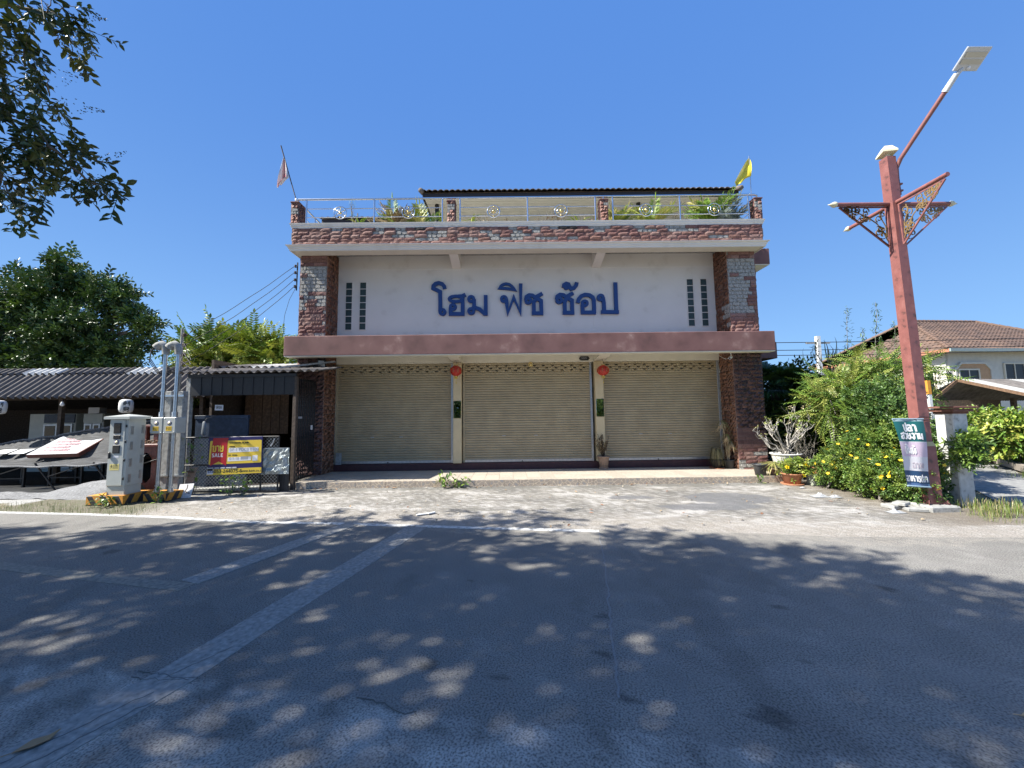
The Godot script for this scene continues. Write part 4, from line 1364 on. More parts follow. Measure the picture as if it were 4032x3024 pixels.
func build_roof_terrace():
	var t = thing("roof_pavilion", "roof-top room with a dark tiled roof and pale boarded soffit", "building", Vector3(2.5, 6.42, -15))
	var rf_ = part("roof", t)
	tile_eave(rf_, -2.85, 7.75, 9.02, -12.1, .19, .42, .42, 9, M.tile_dark)
	var s := st()
	for k in 12:
		lathe(s, Vector3(7.75, 9.03 + k * .16, -12.08 - k * .38), [Vector2(0, 0), Vector2(.085, .0), Vector2(.10, .40), Vector2(0, .40)], 9, Basis(Vector3.RIGHT, -1.18))
		lathe(s, Vector3(-2.84, 9.03 + k * .16, -12.08 - k * .38), [Vector2(0, 0), Vector2(.085, .0), Vector2(.10, .40), Vector2(0, .40)], 9, Basis(Vector3.RIGHT, -1.18))
	obj("verge_tile_row", s, M.tile_dark, rf_)
	s = st()
	prism(s, [Vector2(12.15, 8.99), Vector2(16.5, 10.75), Vector2(17.8, 10.2), Vector2(17.8, 9.0)], -2.8, 7.7, Transform3D(Basis(Vector3(0, 0, -1), Vector3(0, 1, 0), Vector3(1, 0, 0)), Vector3.ZERO))
	obj("deck", s, M.wood_dark, rf_)
	obj("fascia", boxed(Vector3(-2.80, 8.80, -12.22), Vector3(7.72, 8.985, -12.18)), M.fascia, t)
	for x in [-2.80, 7.68]:
		obj("fascia", boxed(Vector3(x, 8.80, -17.8), Vector3(x + .04, 8.985, -12.22)), M.fascia, t)
	var planks = part("soffit", t)
	for k in 16:
		obj("board", boxed(Vector3(-2.74, 8.83, -12.26 - k * .17), Vector3(7.67, 8.845, -12.415 - k * .17)), M.cream, planks)
	obj("front_wall", boxed(Vector3(-2.3, 6.42, -17.8), Vector3(5.4, 8.98, -14.9)), M.cream, t)
	for x in [-1.35, 1.75]:
		obj("yellow_pilaster", boxed(Vector3(x, 6.42, -14.9), Vector3(x + .4, 8.83, -14.84)), M.pale_yellow, t)
		s = st()
		tube(s, [Vector3(x + .2, 8.83, -14.5), Vector3(x + .2, 8.45, -14.5)], .01)
		lathe(s, Vector3(x + .2, 8.2, -14.5), [Vector2(.02, .26), Vector2(.12, .1), Vector2(.09, -.1), Vector2(0, -.12)], 8)
		obj("hanging_lamp", s, M.black, t)
	obj("doorway", boxed(Vector3(3.0, 6.42, -14.9), Vector3(5.0, 8.5, -14.86)), M.wood_dark, t)
	s = st()
	tube(s, [Vector3(4.5, 6.42, -12.6), Vector3(4.5, 8.83, -12.6)], .07, -1, 8)
	tube(s, [Vector3(-2.4, 6.42, -12.6), Vector3(-2.4, 8.83, -12.6)], .07, -1, 8)
	obj("post", s, M.black, t)
	s = st()
	bar(s, Vector3(6.9, 8.8, -12.6), Vector3(5.0, 6.42, -14.9), .12, .12)
	obj("stair_rail", s, M.fascia, t)
	var t2 = thing("lean_to_roof", "low dark tiled lean-to roof behind the terrace corner", "roof", Vector3(-4.8, 6.42, -13.2))
	tile_eave(t2, -6.3, -2.95, 8.28, -12.4, .19, .42, .3, 4, M.tile_dark)
	obj("fascia", boxed(Vector3(-6.25, 8.02, -12.5), Vector3(-2.98, 8.26, -12.46)), M.fascia, t2)
	obj("soffit", boxed(Vector3(-6.25, 8.06, -14), Vector3(-2.98, 8.10, -12.5)), M.wood_dark, t2)
	obj("rear_wall", boxed(Vector3(-5.4, 6.42, -14), Vector3(-2.98, 8.06, -13.8)), M.wood_dark, t2)
	s = st()
	tube(s, [Vector3(-6.2, 6.42, -12.6), Vector3(-6.1, 8.05, -12.6)], .04)
	tube(s, [Vector3(-3.4, 6.42, -12.6), Vector3(-3.4, 8.05, -12.6)], .04)
	obj("post", s, M.wood_dark, t2)
	# flags
	var f1 = thing("flag", "faded red and white flag hanging from a leaning pole on the roof corner", "flag", Vector3(-5.5, 7.3, -9.66), "flags on the roof railing")
	s = st()
	tube(s, [Vector3(-5.51, 7.26, -9.66), Vector3(-5.75, 8.05, -9.66), Vector3(-5.98, 8.82, -9.66)], .012, .015, 7)
	obj("pole", s, M.wood_dark, f1)
	s = st()
	lathe(s, Vector3(-5.51, 7.30, -9.66), [Vector2(0, -.05), Vector2(.04, -.04), Vector2(.045, .03), Vector2(0, .045)], 10)
	obj("socket", s, M.print_white, f1)
	cloth(f1, "cloth", [[Vector2(-5.89, 8.56), Vector2(-5.88, 8.55)], [Vector2(-5.93, 8.32), Vector2(-5.83, 8.33)], [Vector2(-5.97, 8.06), Vector2(-5.77, 8.1)], [Vector2(-6.0, 7.94), Vector2(-5.73, 7.92)], [Vector2(-6.03, 7.80), Vector2(-5.84, 7.86)], [Vector2(-6.06, 7.67), Vector2(-5.96, 7.74)]], -9.66, .05, [plain(.60, .58, .60, .8), plain(.45, .10, .12, .8), plain(.50, .06, .07, .8), plain(.66, .60, .60, .8)])
	var f2 = thing("flag", "bright yellow flag on a short pole at the roof corner above the brick pillar", "flag", Vector3(6.44, 7.3, -9.66), "flags on the roof railing")
	s = st()
	tube(s, [Vector3(6.455, 7.25, -9.66), Vector3(6.46, 8.43, -9.66)], .012, .01, 7)
	obj("pole", s, M.steel, f2)
	cloth(f2, "cloth", [[Vector2(6.44, 8.36), Vector2(6.475, 8.36)], [Vector2(6.33, 8.22), Vector2(6.49, 8.22)], [Vector2(6.20, 8.02), Vector2(6.48, 8.05)], [Vector2(6.10, 7.84), Vector2(6.47, 7.85)], [Vector2(6.02, 7.68), Vector2(6.33, 7.80)], [Vector2(6.08, 7.60), Vector2(6.20, 7.66)]], -9.66, .06, [plain(.80, .66, .03, .8)])
	# plants behind the railing
	var fresh := [Color(.22, .32, .035), Color(.36, .40, .06), Color(.14, .24, .03), Color(.42, .38, .11)]
	var dry := [Color(.34, .25, .14), Color(.42, .34, .22), Color(.26, .18, .10)]
	var spots := [
		[-4.25, "tall", "thin cane plant rising above the roof rail near the flag"], [-4.05, "strap", "broad-leaved green plant at the foot of the first rail ornament"],
		[-3.05, "drypalm", "feathery half-dry palm just behind the second railing post"], [-2.35, "palm", "bushy green palm behind the second rail ornament"], [-1.85, "strap", "pale green upright plant beside the second parapet post"],
		[-.95, "strap", "small spiky plant between the parapet post and the third ornament"], [-.55, "dry", "dry tufts of grass below the third rail ornament"], [.15, "dry", "sparse dry stems left of the fifth railing post"], [.95, "dry", "sparse dry stems right of the fifth railing post"],
		[1.42, "bigdry", "dried plant in a terracotta pot behind the fourth rail ornament"], [1.95, "strap", "yellow-green upright plant in front of the yellow pilaster"], [2.25, "dry", "dry tuft close to the third parapet post"],
		[3.05, "palm", "yellow-green areca palm right of the third parapet post"], [4.0, "palm", "yellow-green areca palm right of the fifth rail ornament"], [3.5, "dry", "dry scrub between the two areca palms"], [4.75, "dry", "bare dry twigs beside the eighth railing post"], [5.1, "dry", "bare dry twigs left of the last rail ornament"],
		[5.62, "bigpalm", "largest areca palm rising above the rail below the yellow flag"], [6.05, "greyfern", "grey-green fern-like palm beside the last railing post"], [5.9, "dry", "grey dry scrub at the foot of the last railing post"]]
	for e in spots:
		var at := Vector3(e[0], 6.42, -10.05 - rf(0, .25))
		var p = thing("terrace_plant", e[2], "plant", at, "plants along the roof railing")
		s = st()
		lathe(s, at, [Vector2(0, 0), Vector2(.10, 0), Vector2(.14, .26), Vector2(.15, .28), Vector2(.12, .27), Vector2(.0, .25)], 12)
		obj("pot", s, M.terracotta, p)
		var xs := []; var cs := []
		var k: String = e[1]
		var top := at + Vector3(0, .26, 0)
		if k.contains("palm") or k == "greyfern":
			var n := 22 if k != "bigpalm" else 34
			var L := .55 if k != "bigpalm" else .62
			for q in n:
				var d := Vector3(rf(-1, 1), rf(.6, 1.8), rf(-.8, .8)).normalized()
				xs.append(aim(top + Vector3(rf(-.12, .12), rf(0, .15 if k != "bigpalm" else .38), rf(-.1, .1)), d, Vector3.UP, L * rf(.6, 1.1)))
				var c: Color = fresh[rng.randi() % 4] if k != "greyfern" else Color(.17, .21, .19)
				if k == "drypalm" and rng.randf() < .6: c = dry[rng.randi() % 3]
				cs.append(shade(c, rf(.8, 1.2)))
			scatter("frond", PALM, M.leaf_bright, xs, cs, p)
		elif k == "strap":
			for q in 16:
				xs.append(aim(top, Vector3(rf(-1, 1), rf(.1, .5), rf(-1, 1)), Vector3.UP, rf(.4, .7)))
				cs.append(shade(fresh[rng.randi() % 3], rf(.8, 1.25)))
			scatter("leaf", STRAP, M.leaf_bright, xs, cs, p)
		elif k == "tall":
			s = st()
			limb(s, top, top + Vector3(-.05, .75, 0), .018, .012)
			limb(s, top + Vector3(.05, 0, 0), top + Vector3(.12, .55, 0), .022, .014)
			obj("stem", s, M.twig, p)
			for q in 26:
				xs.append(aim(top + Vector3(-.05, rf(.5, .95), 0), rdir() + Vector3.DOWN * .4, Vector3.UP, rf(.12, .22)))
				cs.append(shade(dry[rng.randi() % 3] if rng.randf() < .5 else fresh[0], rf(.8, 1.2)))
			scatter("leaf", STRAP_HANG, M.leaf, xs, cs, p)
		else:
			var big := k == "bigdry"
			s = st()
			for q in (26 if big else 20):
				limb(s, top + Vector3(rf(-.1, .1), -.05, rf(-.1, .1)), top + Vector3(rf(-.3, .3), rf(.2, .68 if big else .55), rf(-.15, .15)), .005, .002, .5, 4)
			obj("stem", s, M.twig, p)
			for q in (60 if big else 30):
				xs.append(aim(top + Vector3(rf(-.25, .25), rf(.05, .55 if big else .35), rf(-.15, .15)), rdir() + Vector3.DOWN * .3, Vector3.UP, rf(.05, .11)))
				cs.append(shade(dry[rng.randi() % 3], rf(.8, 1.2)))
			scatter("leaf", LEAF, M.leaf_dry, xs, cs, p)

# hanging cloth given as rows of [edge, edge] points
func cloth(parent, n: String, rows: Array, z: float, fold: float, mats: Array):
	var nm := mats.size()
	for b in nm:
		var s := st()
		s.set_smooth_group(0)
		var u0 := float(b) / nm; var u1 := float(b + 1) / nm
		var P := func(r, u): return Vector3(lerpf(rows[r][0].x, rows[r][1].x, u), lerpf(rows[r][0].y, rows[r][1].y, u), z + sin(u * 7.0 + r * .7) * fold * minf(1.0, r * .5))
		for r in rows.size() - 1:
			for k in 4:
				var a := lerpf(u0, u1, k / 4.0); var c := lerpf(u0, u1, (k + 1) / 4.0)
				quad(s, P.call(r, a), P.call(r, c), P.call(r + 1, c), P.call(r + 1, a), Vector3.BACK)
		var m: StandardMaterial3D = mats[b]
		m.backlight_enabled = true
		m.backlight = Color(.4, .4, .4)
		obj(n, s, m, parent)

# ---------------------------------------------------------------- sheds on the left
func corrugated(n: String, parent, x0: float, x1: float, a: Vector2, b: Vector2, pitch: float, amp: float, m: Material, vertical := false):
	# a and b are (y, z) of the lower and upper edge
	var s := st()
	s.set_smooth_group(0)
	var nrm := Vector3(0, absf(b.y - a.y), b.x - a.x).normalized() if not vertical else Vector3.BACK
	var steps := int((x1 - x0) / pitch * 12)
	for k in steps:
		var xa := lerpf(x0, x1, float(k) / steps); var xb := lerpf(x0, x1, float(k + 1) / steps)
		var wa := sin(xa / pitch * TAU) * amp; var wb := sin(xb / pitch * TAU) * amp
		for th in [0.0, -.008]:
			quad(s, Vector3(xa, a.x, a.y) + nrm * (wa + th), Vector3(xb, a.x, a.y) + nrm * (wb + th), Vector3(xb, b.x, b.y) + nrm * (wb + th), Vector3(xa, b.x, b.y) + nrm * (wa + th), nrm * (1.0 if th == 0.0 else -1.0))
		s.set_smooth_group(-1)
		quad(s, Vector3(xa, a.x, a.y) + nrm * wa, Vector3(xb, a.x, a.y) + nrm * wb, Vector3(xb, a.x, a.y) + nrm * (wb - .008), Vector3(xa, a.x, a.y) + nrm * (wa - .008), Vector3(0, a.x - b.x, a.y - b.y))
		s.set_smooth_group(0)
	return obj(n, s, m, parent)

func build_annex():
	var t = thing("annex_shed", "low black side shed with a corrugated roof against the shop", "shed", Vector3(-6.1, 0, -10))
	var s: SurfaceTool
	var x := -7.5
	var q := 0
	while x < -4.3:
		corrugated("roof_sheet", t, x, minf(x + .92, -4.28 if q == 3 else x + .92), Vector2(2.665 + q * .006, -8.62), Vector2(2.90, -9.85), .19, .028, M.grey_roof)
		if x < -5.6: corrugated("roof_sheet", t, x, x + .92, Vector2(2.93, -9.75), Vector2(3.14, -10.9), .19, .028, M.pale_roof if q == 1 else M.grey_roof)
		x += .90
		q += 1
	s = st()
	bar(s, Vector3(-6.0, 2.80, -9.3), Vector3(-4.5, 3.06, -9.9), .06, .04)
	obj("loose_batten", s, M.cement, t)
	obj("eave_beam", boxed(Vector3(-7.3, 2.56, -8.80), Vector3(-4.85, 2.63, -8.72)), M.black_metal, t)
	var pn = part("fascia_panel", t)
	x = -7.24
	while x < -4.9:
		obj("metal_strip", boxed(Vector3(x, 2.15, -8.765), Vector3(x + .205, 2.57, -8.75)), M.black_metal, pn)
		obj("rib", boxed(Vector3(x + .205, 2.15, -8.765), Vector3(x + .235, 2.57, -8.735), .004), M.black_metal, pn)
		x += .235
	obj("grey_post", boxed(Vector3(-7.36, 0, -8.86), Vector3(-7.26, 2.56, -8.76), .006), M.cement, t)
	obj("front_post", boxed(Vector3(-4.92, 0, -8.83), Vector3(-4.84, 2.56, -8.74), .005), M.wood_dark, t)
	obj("rear_wall", boxed(Vector3(-7.4, 0, -17.1), Vector3(-5.5, 3.1, -17.0)), M.wood_dark, t)
	obj("side_wall", boxed(Vector3(-7.46, 0, -17.0), Vector3(-7.40, 3.1, -9.6)), M.wood_dark, t)
	obj("side_wall", boxed(Vector3(-5.58, 0, -17.0), Vector3(-5.54, 3.1, -10.2)), M.wood_dark, t)
	corrugated("rear_roof_sheet", t, -7.5, -5.5, Vector2(3.12, -10.8), Vector2(3.12, -17.1), .19, .02, M.grey_roof)
	obj("blue_panel", boxed(Vector3(-7.26, 0, -9.0), Vector3(-6.05, 1.68, -8.95), .004), M.blue_paint, t)
	obj("panel_rail", boxed(Vector3(-7.27, 1.62, -9.02), Vector3(-6.04, 1.70, -8.93), .004), M.blue_paint, t)
	var bd = part("plank_screen", t)
	for k in 5:
		obj("plank", boxed(Vector3(-7.2 + k * .24, 1.2, -10.52), Vector3(-6.975 + k * .24, 2.75, -10.50), .003), M.wood, bd)
	obj("floor_step", boxed(Vector3(-7.2, 0, -9.1), Vector3(-5.0, .09, -8.62)), M.cement, t)
	var pap = thing("paper_notice", "small white notice hanging inside the dark shed", "notice", Vector3(-6.66, 1.81, -8.88))
	s = st()
	box(s, Vector3(-6.68, 1.875, -8.88), Vector3(.19, .125, .004), 0.0, Basis(Vector3.FORWARD, .03))
	obj("sheet", s, M.paper, pap)
	s = st()
	thai(s, "ปดรม", .05, .008, Transform3D(Basis(), Vector3(-6.75, 1.855, -8.877)))
	obj("print", s, M.print_black, pap)
	# iron grille closing the side of the platform
	var g = thing("iron_grille", "tall black iron bar grille beside the brown stone pillar", "grille", Vector3(-4.98, .16, -9.4))
	for k in 13:
		var z := -8.86 - k * .088
		obj("bar", boxed(Vector3(-4.97 - k * .004 - .011, .17, z - .011), Vector3(-4.97 - k * .004 + .011, 2.56, z + .011)), M.black_metal, g)
	for y in [.18, 1.15, 2.52]:
		s = st()
		bar(s, Vector3(-4.985, y, -8.82), Vector3(-5.035, y, -9.95), .02, .035)
		obj("cross_rail", s, M.black_metal, g)
	for e in [[-4.95, 1.60, -9.05, .16, .05], [-5.0, 1.32, -9.72, .09, .11]]:
		obj("tag_plate", boxed(Vector3(e[0] - .002, e[1], e[2] - e[3]), Vector3(e[0] + .003, e[1] + e[4], e[2])), M.print_grey if e[3] > .1 else M.paper, g)
	# mesh gate
	var mg = thing("mesh_gate", "low black wire-mesh gate in front of the dark shed", "gate", Vector3(-6.07, 0, -8.5))
	for e in [[Vector3(-7.09, 1.215, -8.5), Vector3(-5.05, 1.215, -8.5)], [Vector3(-7.09, .05, -8.5), Vector3(-5.05, .05, -8.5)], [Vector3(-7.09, .05, -8.5), Vector3(-7.09, 1.215, -8.5)], [Vector3(-5.05, 0, -8.5), Vector3(-5.05, 1.225, -8.5)], [Vector3(-7.09, .62, -8.5), Vector3(-5.05, .62, -8.5)], [Vector3(-5.42, .05, -8.5), Vector3(-5.42, 1.215, -8.5)]]:
		s = st()
		tube(s, [e[0], e[1]], .018, -1, 7)
		obj("frame_tube", s, M.black_metal, mg)
	s = st()
	var d := -1.2
	while d < 2.05:
		for sg in [1.0, -1.0]:
			var a0 := Vector2(d, 0) if sg > 0 else Vector2(d, 1.15)
			var lo := maxf(0.0, -d); var hi := minf(1.15, 2.02 - d)
			if hi > lo:
				bar(s, Vector3(-7.08 + d + lo, .06 + (lo if sg > 0 else 1.15 - lo), -8.5 + .004 * sg), Vector3(-7.08 + d + hi, .06 + (hi if sg > 0 else 1.15 - hi), -8.5 + .004 * sg), .0045, .0045)
		d += .075
	tag(obj("wire_mesh", s, M.galv, mg), "", "", "", "stuff")
	s = st()
	bar(s, Vector3(-5.13, 1.17, -8.47), Vector3(-5.17, 1.05, -8.46), .045, .02, .006)
	tube(s, [Vector3(-5.17, 1.06, -8.46), Vector3(-5.20, 1.02, -8.455)], .02)
	obj("latch", s, M.galv, mg)
	# sale board
	var sb = thing("sale_board", "yellow and navy property sale board with a red ribbon, tied to the mesh gate", "sign", Vector3(-5.93, .43, -8.42))
	var B := Basis(Vector3.FORWARD, -.012)
	var C := Vector3(-5.93, .825, -8.42)
	var W := func(px, py, dz): return C + B * Vector3((px - 760.0) / 1185.0 * 1.15, (572.0 - py) / 800.0 * .79, dz)
	s = st()
	box(s, C, Vector3(1.16, .80, .02), .003, B)
	obj("panel", s, M.navy, sb)
	s = st()
	var fr := Transform3D(B, Vector3.ZERO)
	var poly := func(lst, z):
		var arr := []
		for p in lst:
			var v: Vector3 = B.inverse() * (W.call(p[0], p[1], 0) - C)
			arr.append(Vector2(v.x, v.y))
		return arr
	prism(s, poly.call([[200, 255], [215, 243], [1325, 243], [1340, 258], [1340, 715], [1325, 735], [190, 755], [180, 740]], 0), .0101, .0125, Transform3D(B, C))
	prism(s, poly.call([[150, 862], [1350, 835], [1350, 958], [145, 985]], 0), .0101, .0125, Transform3D(B, C))
	obj("yellow_field", s, M.sign_yellow, sb)
	s = st()
	prism(s, poly.call([[270, 185], [605, 185], [585, 300], [570, 785], [405, 690], [215, 785], [240, 400]], 0), .0126, .0145, Transform3D(B, C))
	obj("red_ribbon", s, M.red, sb)
	s = st()
	prism(s, poly.call([[620, 405], [1275, 400], [1275, 490], [615, 505]], 0), .0126, .0140, Transform3D(B, C))
	prism(s, poly.call([[605, 610], [1120, 600], [1115, 680], [600, 695]], 0), .0126, .0140, Transform3D(B, C))
	prism(s, poly.call([[1145, 578], [1260, 573], [1258, 690], [1143, 695]], 0), .0126, .0140, Transform3D(B, C))
	prism(s, poly.call([[160, 825], [290, 822], [285, 965], [150, 968]], 0), .0126, .0140, Transform3D(B, C))
	obj("white_label", s, M.paper, sb)
	s = st()
	thai(s, "ขาย", .126, .026, Transform3D(B, W.call(258, 478, .0146)))
	obj("large_lettering", s, M.sign_yellow, sb)
	latin(sb, "sale_lettering", "SALE", .077, W.call(248, 622, .0146), B, M.print_white)
	latin(sb, "telephone_lettering", "053-244075-6", .070, W.call(305, 962, .0127), B, M.print_black)
	latin(sb, "web_lettering", "www.bam.co.th", .045, W.call(900, 945, .0127), B, M.print_black)
	latin(sb, "emblem_lettering", "BAM", .048, W.call(165, 952, .0142), B, M.blue)
	s = st()
	prism(s, poly.call([[162, 838], [284, 835], [282, 890], [160, 893]], 0), .0141, .0150, Transform3D(B, C))
	thai(s, "มรดกสวงาทนทรดสวง  จำกด  มหาชน", .023, .004, Transform3D(B, W.call(628, 308, .0127)), .0005)
	thai(s, "รหสทรพยสน", .022, .004, Transform3D(B, W.call(625, 390, .0127)), .0005)
	thai(s, "เนอท  4 ตารางวา", .024, .004, Transform3D(B, W.call(612, 575, .0127)), .0005)
	obj("small_lettering", s, M.print_black, sb)
	s = st()
	thai(s, "มรดกสวงา  ทนทรดสว  งาดรหทนงา  นทรดหส", .021, .004, Transform3D(B, W.call(310, 842, .0102)), .0005)
	obj("strap_lettering", s, M.print_white, sb)
	latin(sb, "handwriting", "DF-1 POCB 0109", .062, W.call(632, 495, .0142), B, M.print_grey, false)
	latin(sb, "handwriting", "0-1-18  ไร่", .052, W.call(635, 682, .0142), B, M.print_grey, false)
	# foil sheet and black drum cover
	var fo = thing("foil_sheet", "crinkled silver foil sheet hung beside the sale board", "sheet", Vector3(-5.1, .41, -8.46))
	s = st()
	s.set_smooth_group(-1)
	var rr := RandomNumberGenerator.new(); rr.seed = 8
	var G := []
	for i in 11:
		var row := []
		for j in 9: row.append(Vector3(-5.41 + i * .0615, .41 + j * .0695, -8.462 + rr.randf_range(-.018, .02)))
		G.append(row)
	for i in 10:
		for j in 8: quad(s, G[i][j], G[i + 1][j], G[i + 1][j + 1], G[i][j + 1], Vector3.BACK)
	obj("sheet", s, M.foil, fo)
	obj("hem", boxed(Vector3(-5.41, .96, -8.475), Vector3(-4.80, .975, -8.455)), M.galv, fo)
	var bk = thing("black_barrier", "black metal sheet standing under the silver foil", "sheet", Vector3(-4.95, 0, -8.55))
	obj("sheet", boxed(Vector3(-5.05, 0, -8.58), Vector3(-4.85, .42, -8.565)), M.black_metal, bk)
	obj("rib", boxed(Vector3(-4.97, 0, -8.566), Vector3(-4.95, .42, -8.555)), M.black_metal, bk)
	# leaning things at the foot of the gate
	var wc = thing("white_card", "dirty white card with a dark curved mark leaning on the ground by the conduits", "card", Vector3(-6.7, 0, -8.08))
	var LB := Basis(Vector3.RIGHT, -.35) * Basis(Vector3.FORWARD, -.05)
	s = st()
	box(s, Vector3(-6.70, .145, -8.10), Vector3(.29, .29, .008), .002, LB)
	obj("sheet", s, mottled([[0.0, lin(.36, .34, .32)], [.3, lin(.62, .62, .62)], [1.0, lin(.72, .72, .73)]], .7, .4), wc)
	s = st()
	stroke(s, [Vector2(.02, .13), Vector2(.03, .06), Vector2(.0, .0), Vector2(.05, -.04), Vector2(.11, -.05)], .018, .0041, .0055, Transform3D(LB, Vector3(-6.70, .145, -8.10)))
	obj("mark", s, M.wood_dark, wc)
	var pl = thing("leaning_plank", "short weathered board leaning behind the white card", "board", Vector3(-6.75, 0, -8.3))
	s = st()
	box(s, Vector3(-6.82, .30, -8.34), Vector3(.16, .6, .02), .003, Basis(Vector3.RIGHT, -.18) * Basis(Vector3.FORWARD, .1))
	obj("board", s, M.old_pot, pl)
	s = st()
	box(s, Vector3(-6.82, .50, -8.345), Vector3(.15, .03, .03), .003, Basis(Vector3.RIGHT, -.18) * Basis(Vector3.FORWARD, .1))
	obj("batten", s, M.wood_dark, pl)
	var pg = thing("hanging_bag", "small grey plastic bag hanging on a twig by the blue panel", "bag", Vector3(-6.75, 1.25, -8.6))
	s = st()
	s.set_smooth_group(0)
	lathe(s, Vector3(-6.78, 1.40, -8.6), [Vector2(.0, .17), Vector2(.035, .15), Vector2(.045, .02), Vector2(.055, -.10), Vector2(.03, -.14), Vector2(0, -.165)], 9, Basis.from_scale(Vector3(1, 1, .5)))
	obj("bag", s, plain(.16, .18, .20, .4), pg)
	s = st()
	tube(s, [Vector3(-6.78, 1.55, -8.6), Vector3(-6.75, 1.63, -8.62), Vector3(-6.7, 1.70, -8.9)], .004)
	obj("tie", s, M.cable, pg)

func build_restaurant():
	var t = thing("restaurant_shed", "long open-fronted dark shed with a grey corrugated roof", "shed", Vector3(-13, 0, -12))
	var s: SurfaceTool
	var k := 0
	var x := -28.2
	while x < -7.6:
		corrugated("roof_sheet", t, x, x + .93, Vector2(2.20 + (k % 2) * .006, -9.55), Vector2(2.86, -10.27), .18, .04, M.grey_roof)
		var pale: bool = absf(x + 12.9) < .45 or absf(x + 10.6) < .45
		corrugated("roof_sheet", t, x, x + .93, Vector2(2.86 + (k % 2) * .006, -10.20), Vector2(3.02, -10.45), .18, .04, M.pale_roof if pale else M.grey_roof)
		x += .90
		k += 1
	corrugated("rear_roof_sheet", t, -28.2, -7.6, Vector2(2.2, -18.4), Vector2(3.0, -10.45), .18, .06, M.grey_roof)
	obj("rear_wall", boxed(Vector3(-28.2, 0, -18.3), Vector3(-7.5, 2.25, -18.2)), M.wood_dark, t)
	obj("side_wall", boxed(Vector3(-7.62, 0, -18.2), Vector3(-7.50, 2.3, -10.2)), M.wood_dark, t)
	obj("side_wall", boxed(Vector3(-28.2, 0, -18.2), Vector3(-28.1, 2.2, -10.2)), M.wood_dark, t)
	obj("eave_beam", boxed(Vector3(-28.2, 2.30, -10.0), Vector3(-7.6, 2.38, -9.92)), M.wood_dark, t)
	for px in [-18.5, -15.6, -11.9, -8.2]:
		obj("post", boxed(Vector3(px, 0, -10.3), Vector3(px + .09, 2.6, -10.21)), M.wood_dark, t)
	obj("tie_beam", boxed(Vector3(-28.2, 2.3, -12.55), Vector3(-7.6, 2.42, -12.45)), M.wood_dark, t)
	# paper lanterns with two characters
	var li := 0
	for c in [Vector3(-12.46, 1.97, -9.45), Vector3(-9.42, 1.96, -9.5)]:
		var pl = thing("paper_lantern", ["white paper lantern with two dark characters at the picture's edge", "white paper lantern with two dark characters above the steel cabinet"][li], "lantern", c, "white lanterns under the shed eave")
		li += 1
		s = st()
		lathe(s, c, [Vector2(0, -.165), Vector2(.07, -.165), Vector2(.115, -.14), Vector2(.135, -.08), Vector2(.138, 0), Vector2(.135, .08), Vector2(.115, .14), Vector2(.07, .165), Vector2(0, .165)], 22)
		obj("shade", s, M.lantern_white, pl)
		s = st()
		tube(s, [c + Vector3(0, .16, 0), c + Vector3(0, .24, 0)], .005)
		obj("cord", s, M.cable, pl)
		s = st()
		var o := Vector3(-c.x, 0, -c.z).normalized()
		var xf := Transform3D(Basis(Vector3.UP.cross(o), Vector3.UP, o), c + o * .134)
		for q in [[[-.05, .105], [.01, .105]], [[-.02, .125], [-.02, .02]], [[-.05, .08], [.01, .08], [.01, .055], [-.05, .055], [-.05, .08]], [[-.02, .055], [-.055, .02]], [[.035, .115], [.035, .05]], [[.058, .125], [.058, .02], [.045, .025]], [[-.04, -.03], [.04, -.03], [.04, -.09], [-.045, -.09]], [[-.04, -.03], [-.04, -.09]], [[-.04, -.05], [.04, -.05]], [[-.04, -.07], [.04, -.07]], [[0, -.015], [-.015, -.03]], [[.055, -.06], [-.05, -.13]], [[.04, -.09], [.04, -.135], [.025, -.13]]]:
			var pts := []
			for p in q: pts.append(Vector2(p[0], p[1]))
			stroke(s, pts, .0115, -.012, .006 + s.get_instance_id() % 3 * .0, xf)
		obj("characters", s, M.print_black, pl)
	var bu = thing("light_bulb", "unlit white light bulb hanging under the shed eave", "bulb", Vector3(-11.1, 2.05, -9.6))
	s = st()
	lathe(s, Vector3(-11.1, 2.03, -9.6), [Vector2(0, -.05), Vector2(.035, -.035), Vector2(.042, 0), Vector2(.025, .045), Vector2(.018, .06), Vector2(0, .06)], 12)
	obj("glass", s, M.lantern_white, bu)
	s = st()
	tube(s, [Vector3(-11.1, 2.08, -9.6), Vector3(-11.1, 2.13, -9.62)], .018)
	obj("socket", s, M.black, bu)
	# cold display cabinets at the back
	var ci := 0
	for e in [[-15.6, -14.1, .2, 1.86, -12.6], [-13.85, -13.2, .2, 1.85, -12.6]]:
		var fr = thing("display_fridge", ["wide grey display fridge deep in the dark shed", "narrow pale display fridge in the shed behind the steel cabinet"][ci], "fridge", Vector3((e[0] + e[1]) / 2, 0, e[4]), "fridges in the shed")
		obj("case", boxed(Vector3(e[0], 0, e[4] - .7), Vector3(e[1], e[3], e[4] - .02), .01), M.cab, fr)
		obj("header", boxed(Vector3(e[0] + (.5 if ci == 0 else .02), 1.56, e[4] - .02), Vector3(e[1] - .02, e[3] - .02, e[4] + .01)), M.blue_paint if ci == 0 else M.cab, fr)
		var n := 2
		var x0: float = e[0] + (.5 if ci == 0 else .05)
		for q in n:
			var xa := lerpf(x0, e[1] - .04, float(q) / n); var xb := lerpf(x0, e[1] - .04, float(q + 1) / n)
			obj("door_frame", boxed(Vector3(xa, .1, e[4] - .02), Vector3(xb - .03, 1.53, e[4] + .02), .006), M.slat_rail, fr)
			obj("door_glass", boxed(Vector3(xa + .06, .16, e[4] + .02), Vector3(xb - .09, 1.47, e[4] + .026)), M.glass_dark, fr)
		ci += 1
	var bx = thing("white_carton", "white carton resting on top of the narrow fridge", "box", Vector3(-13.6, 1.85, -12.7))
	s = st()
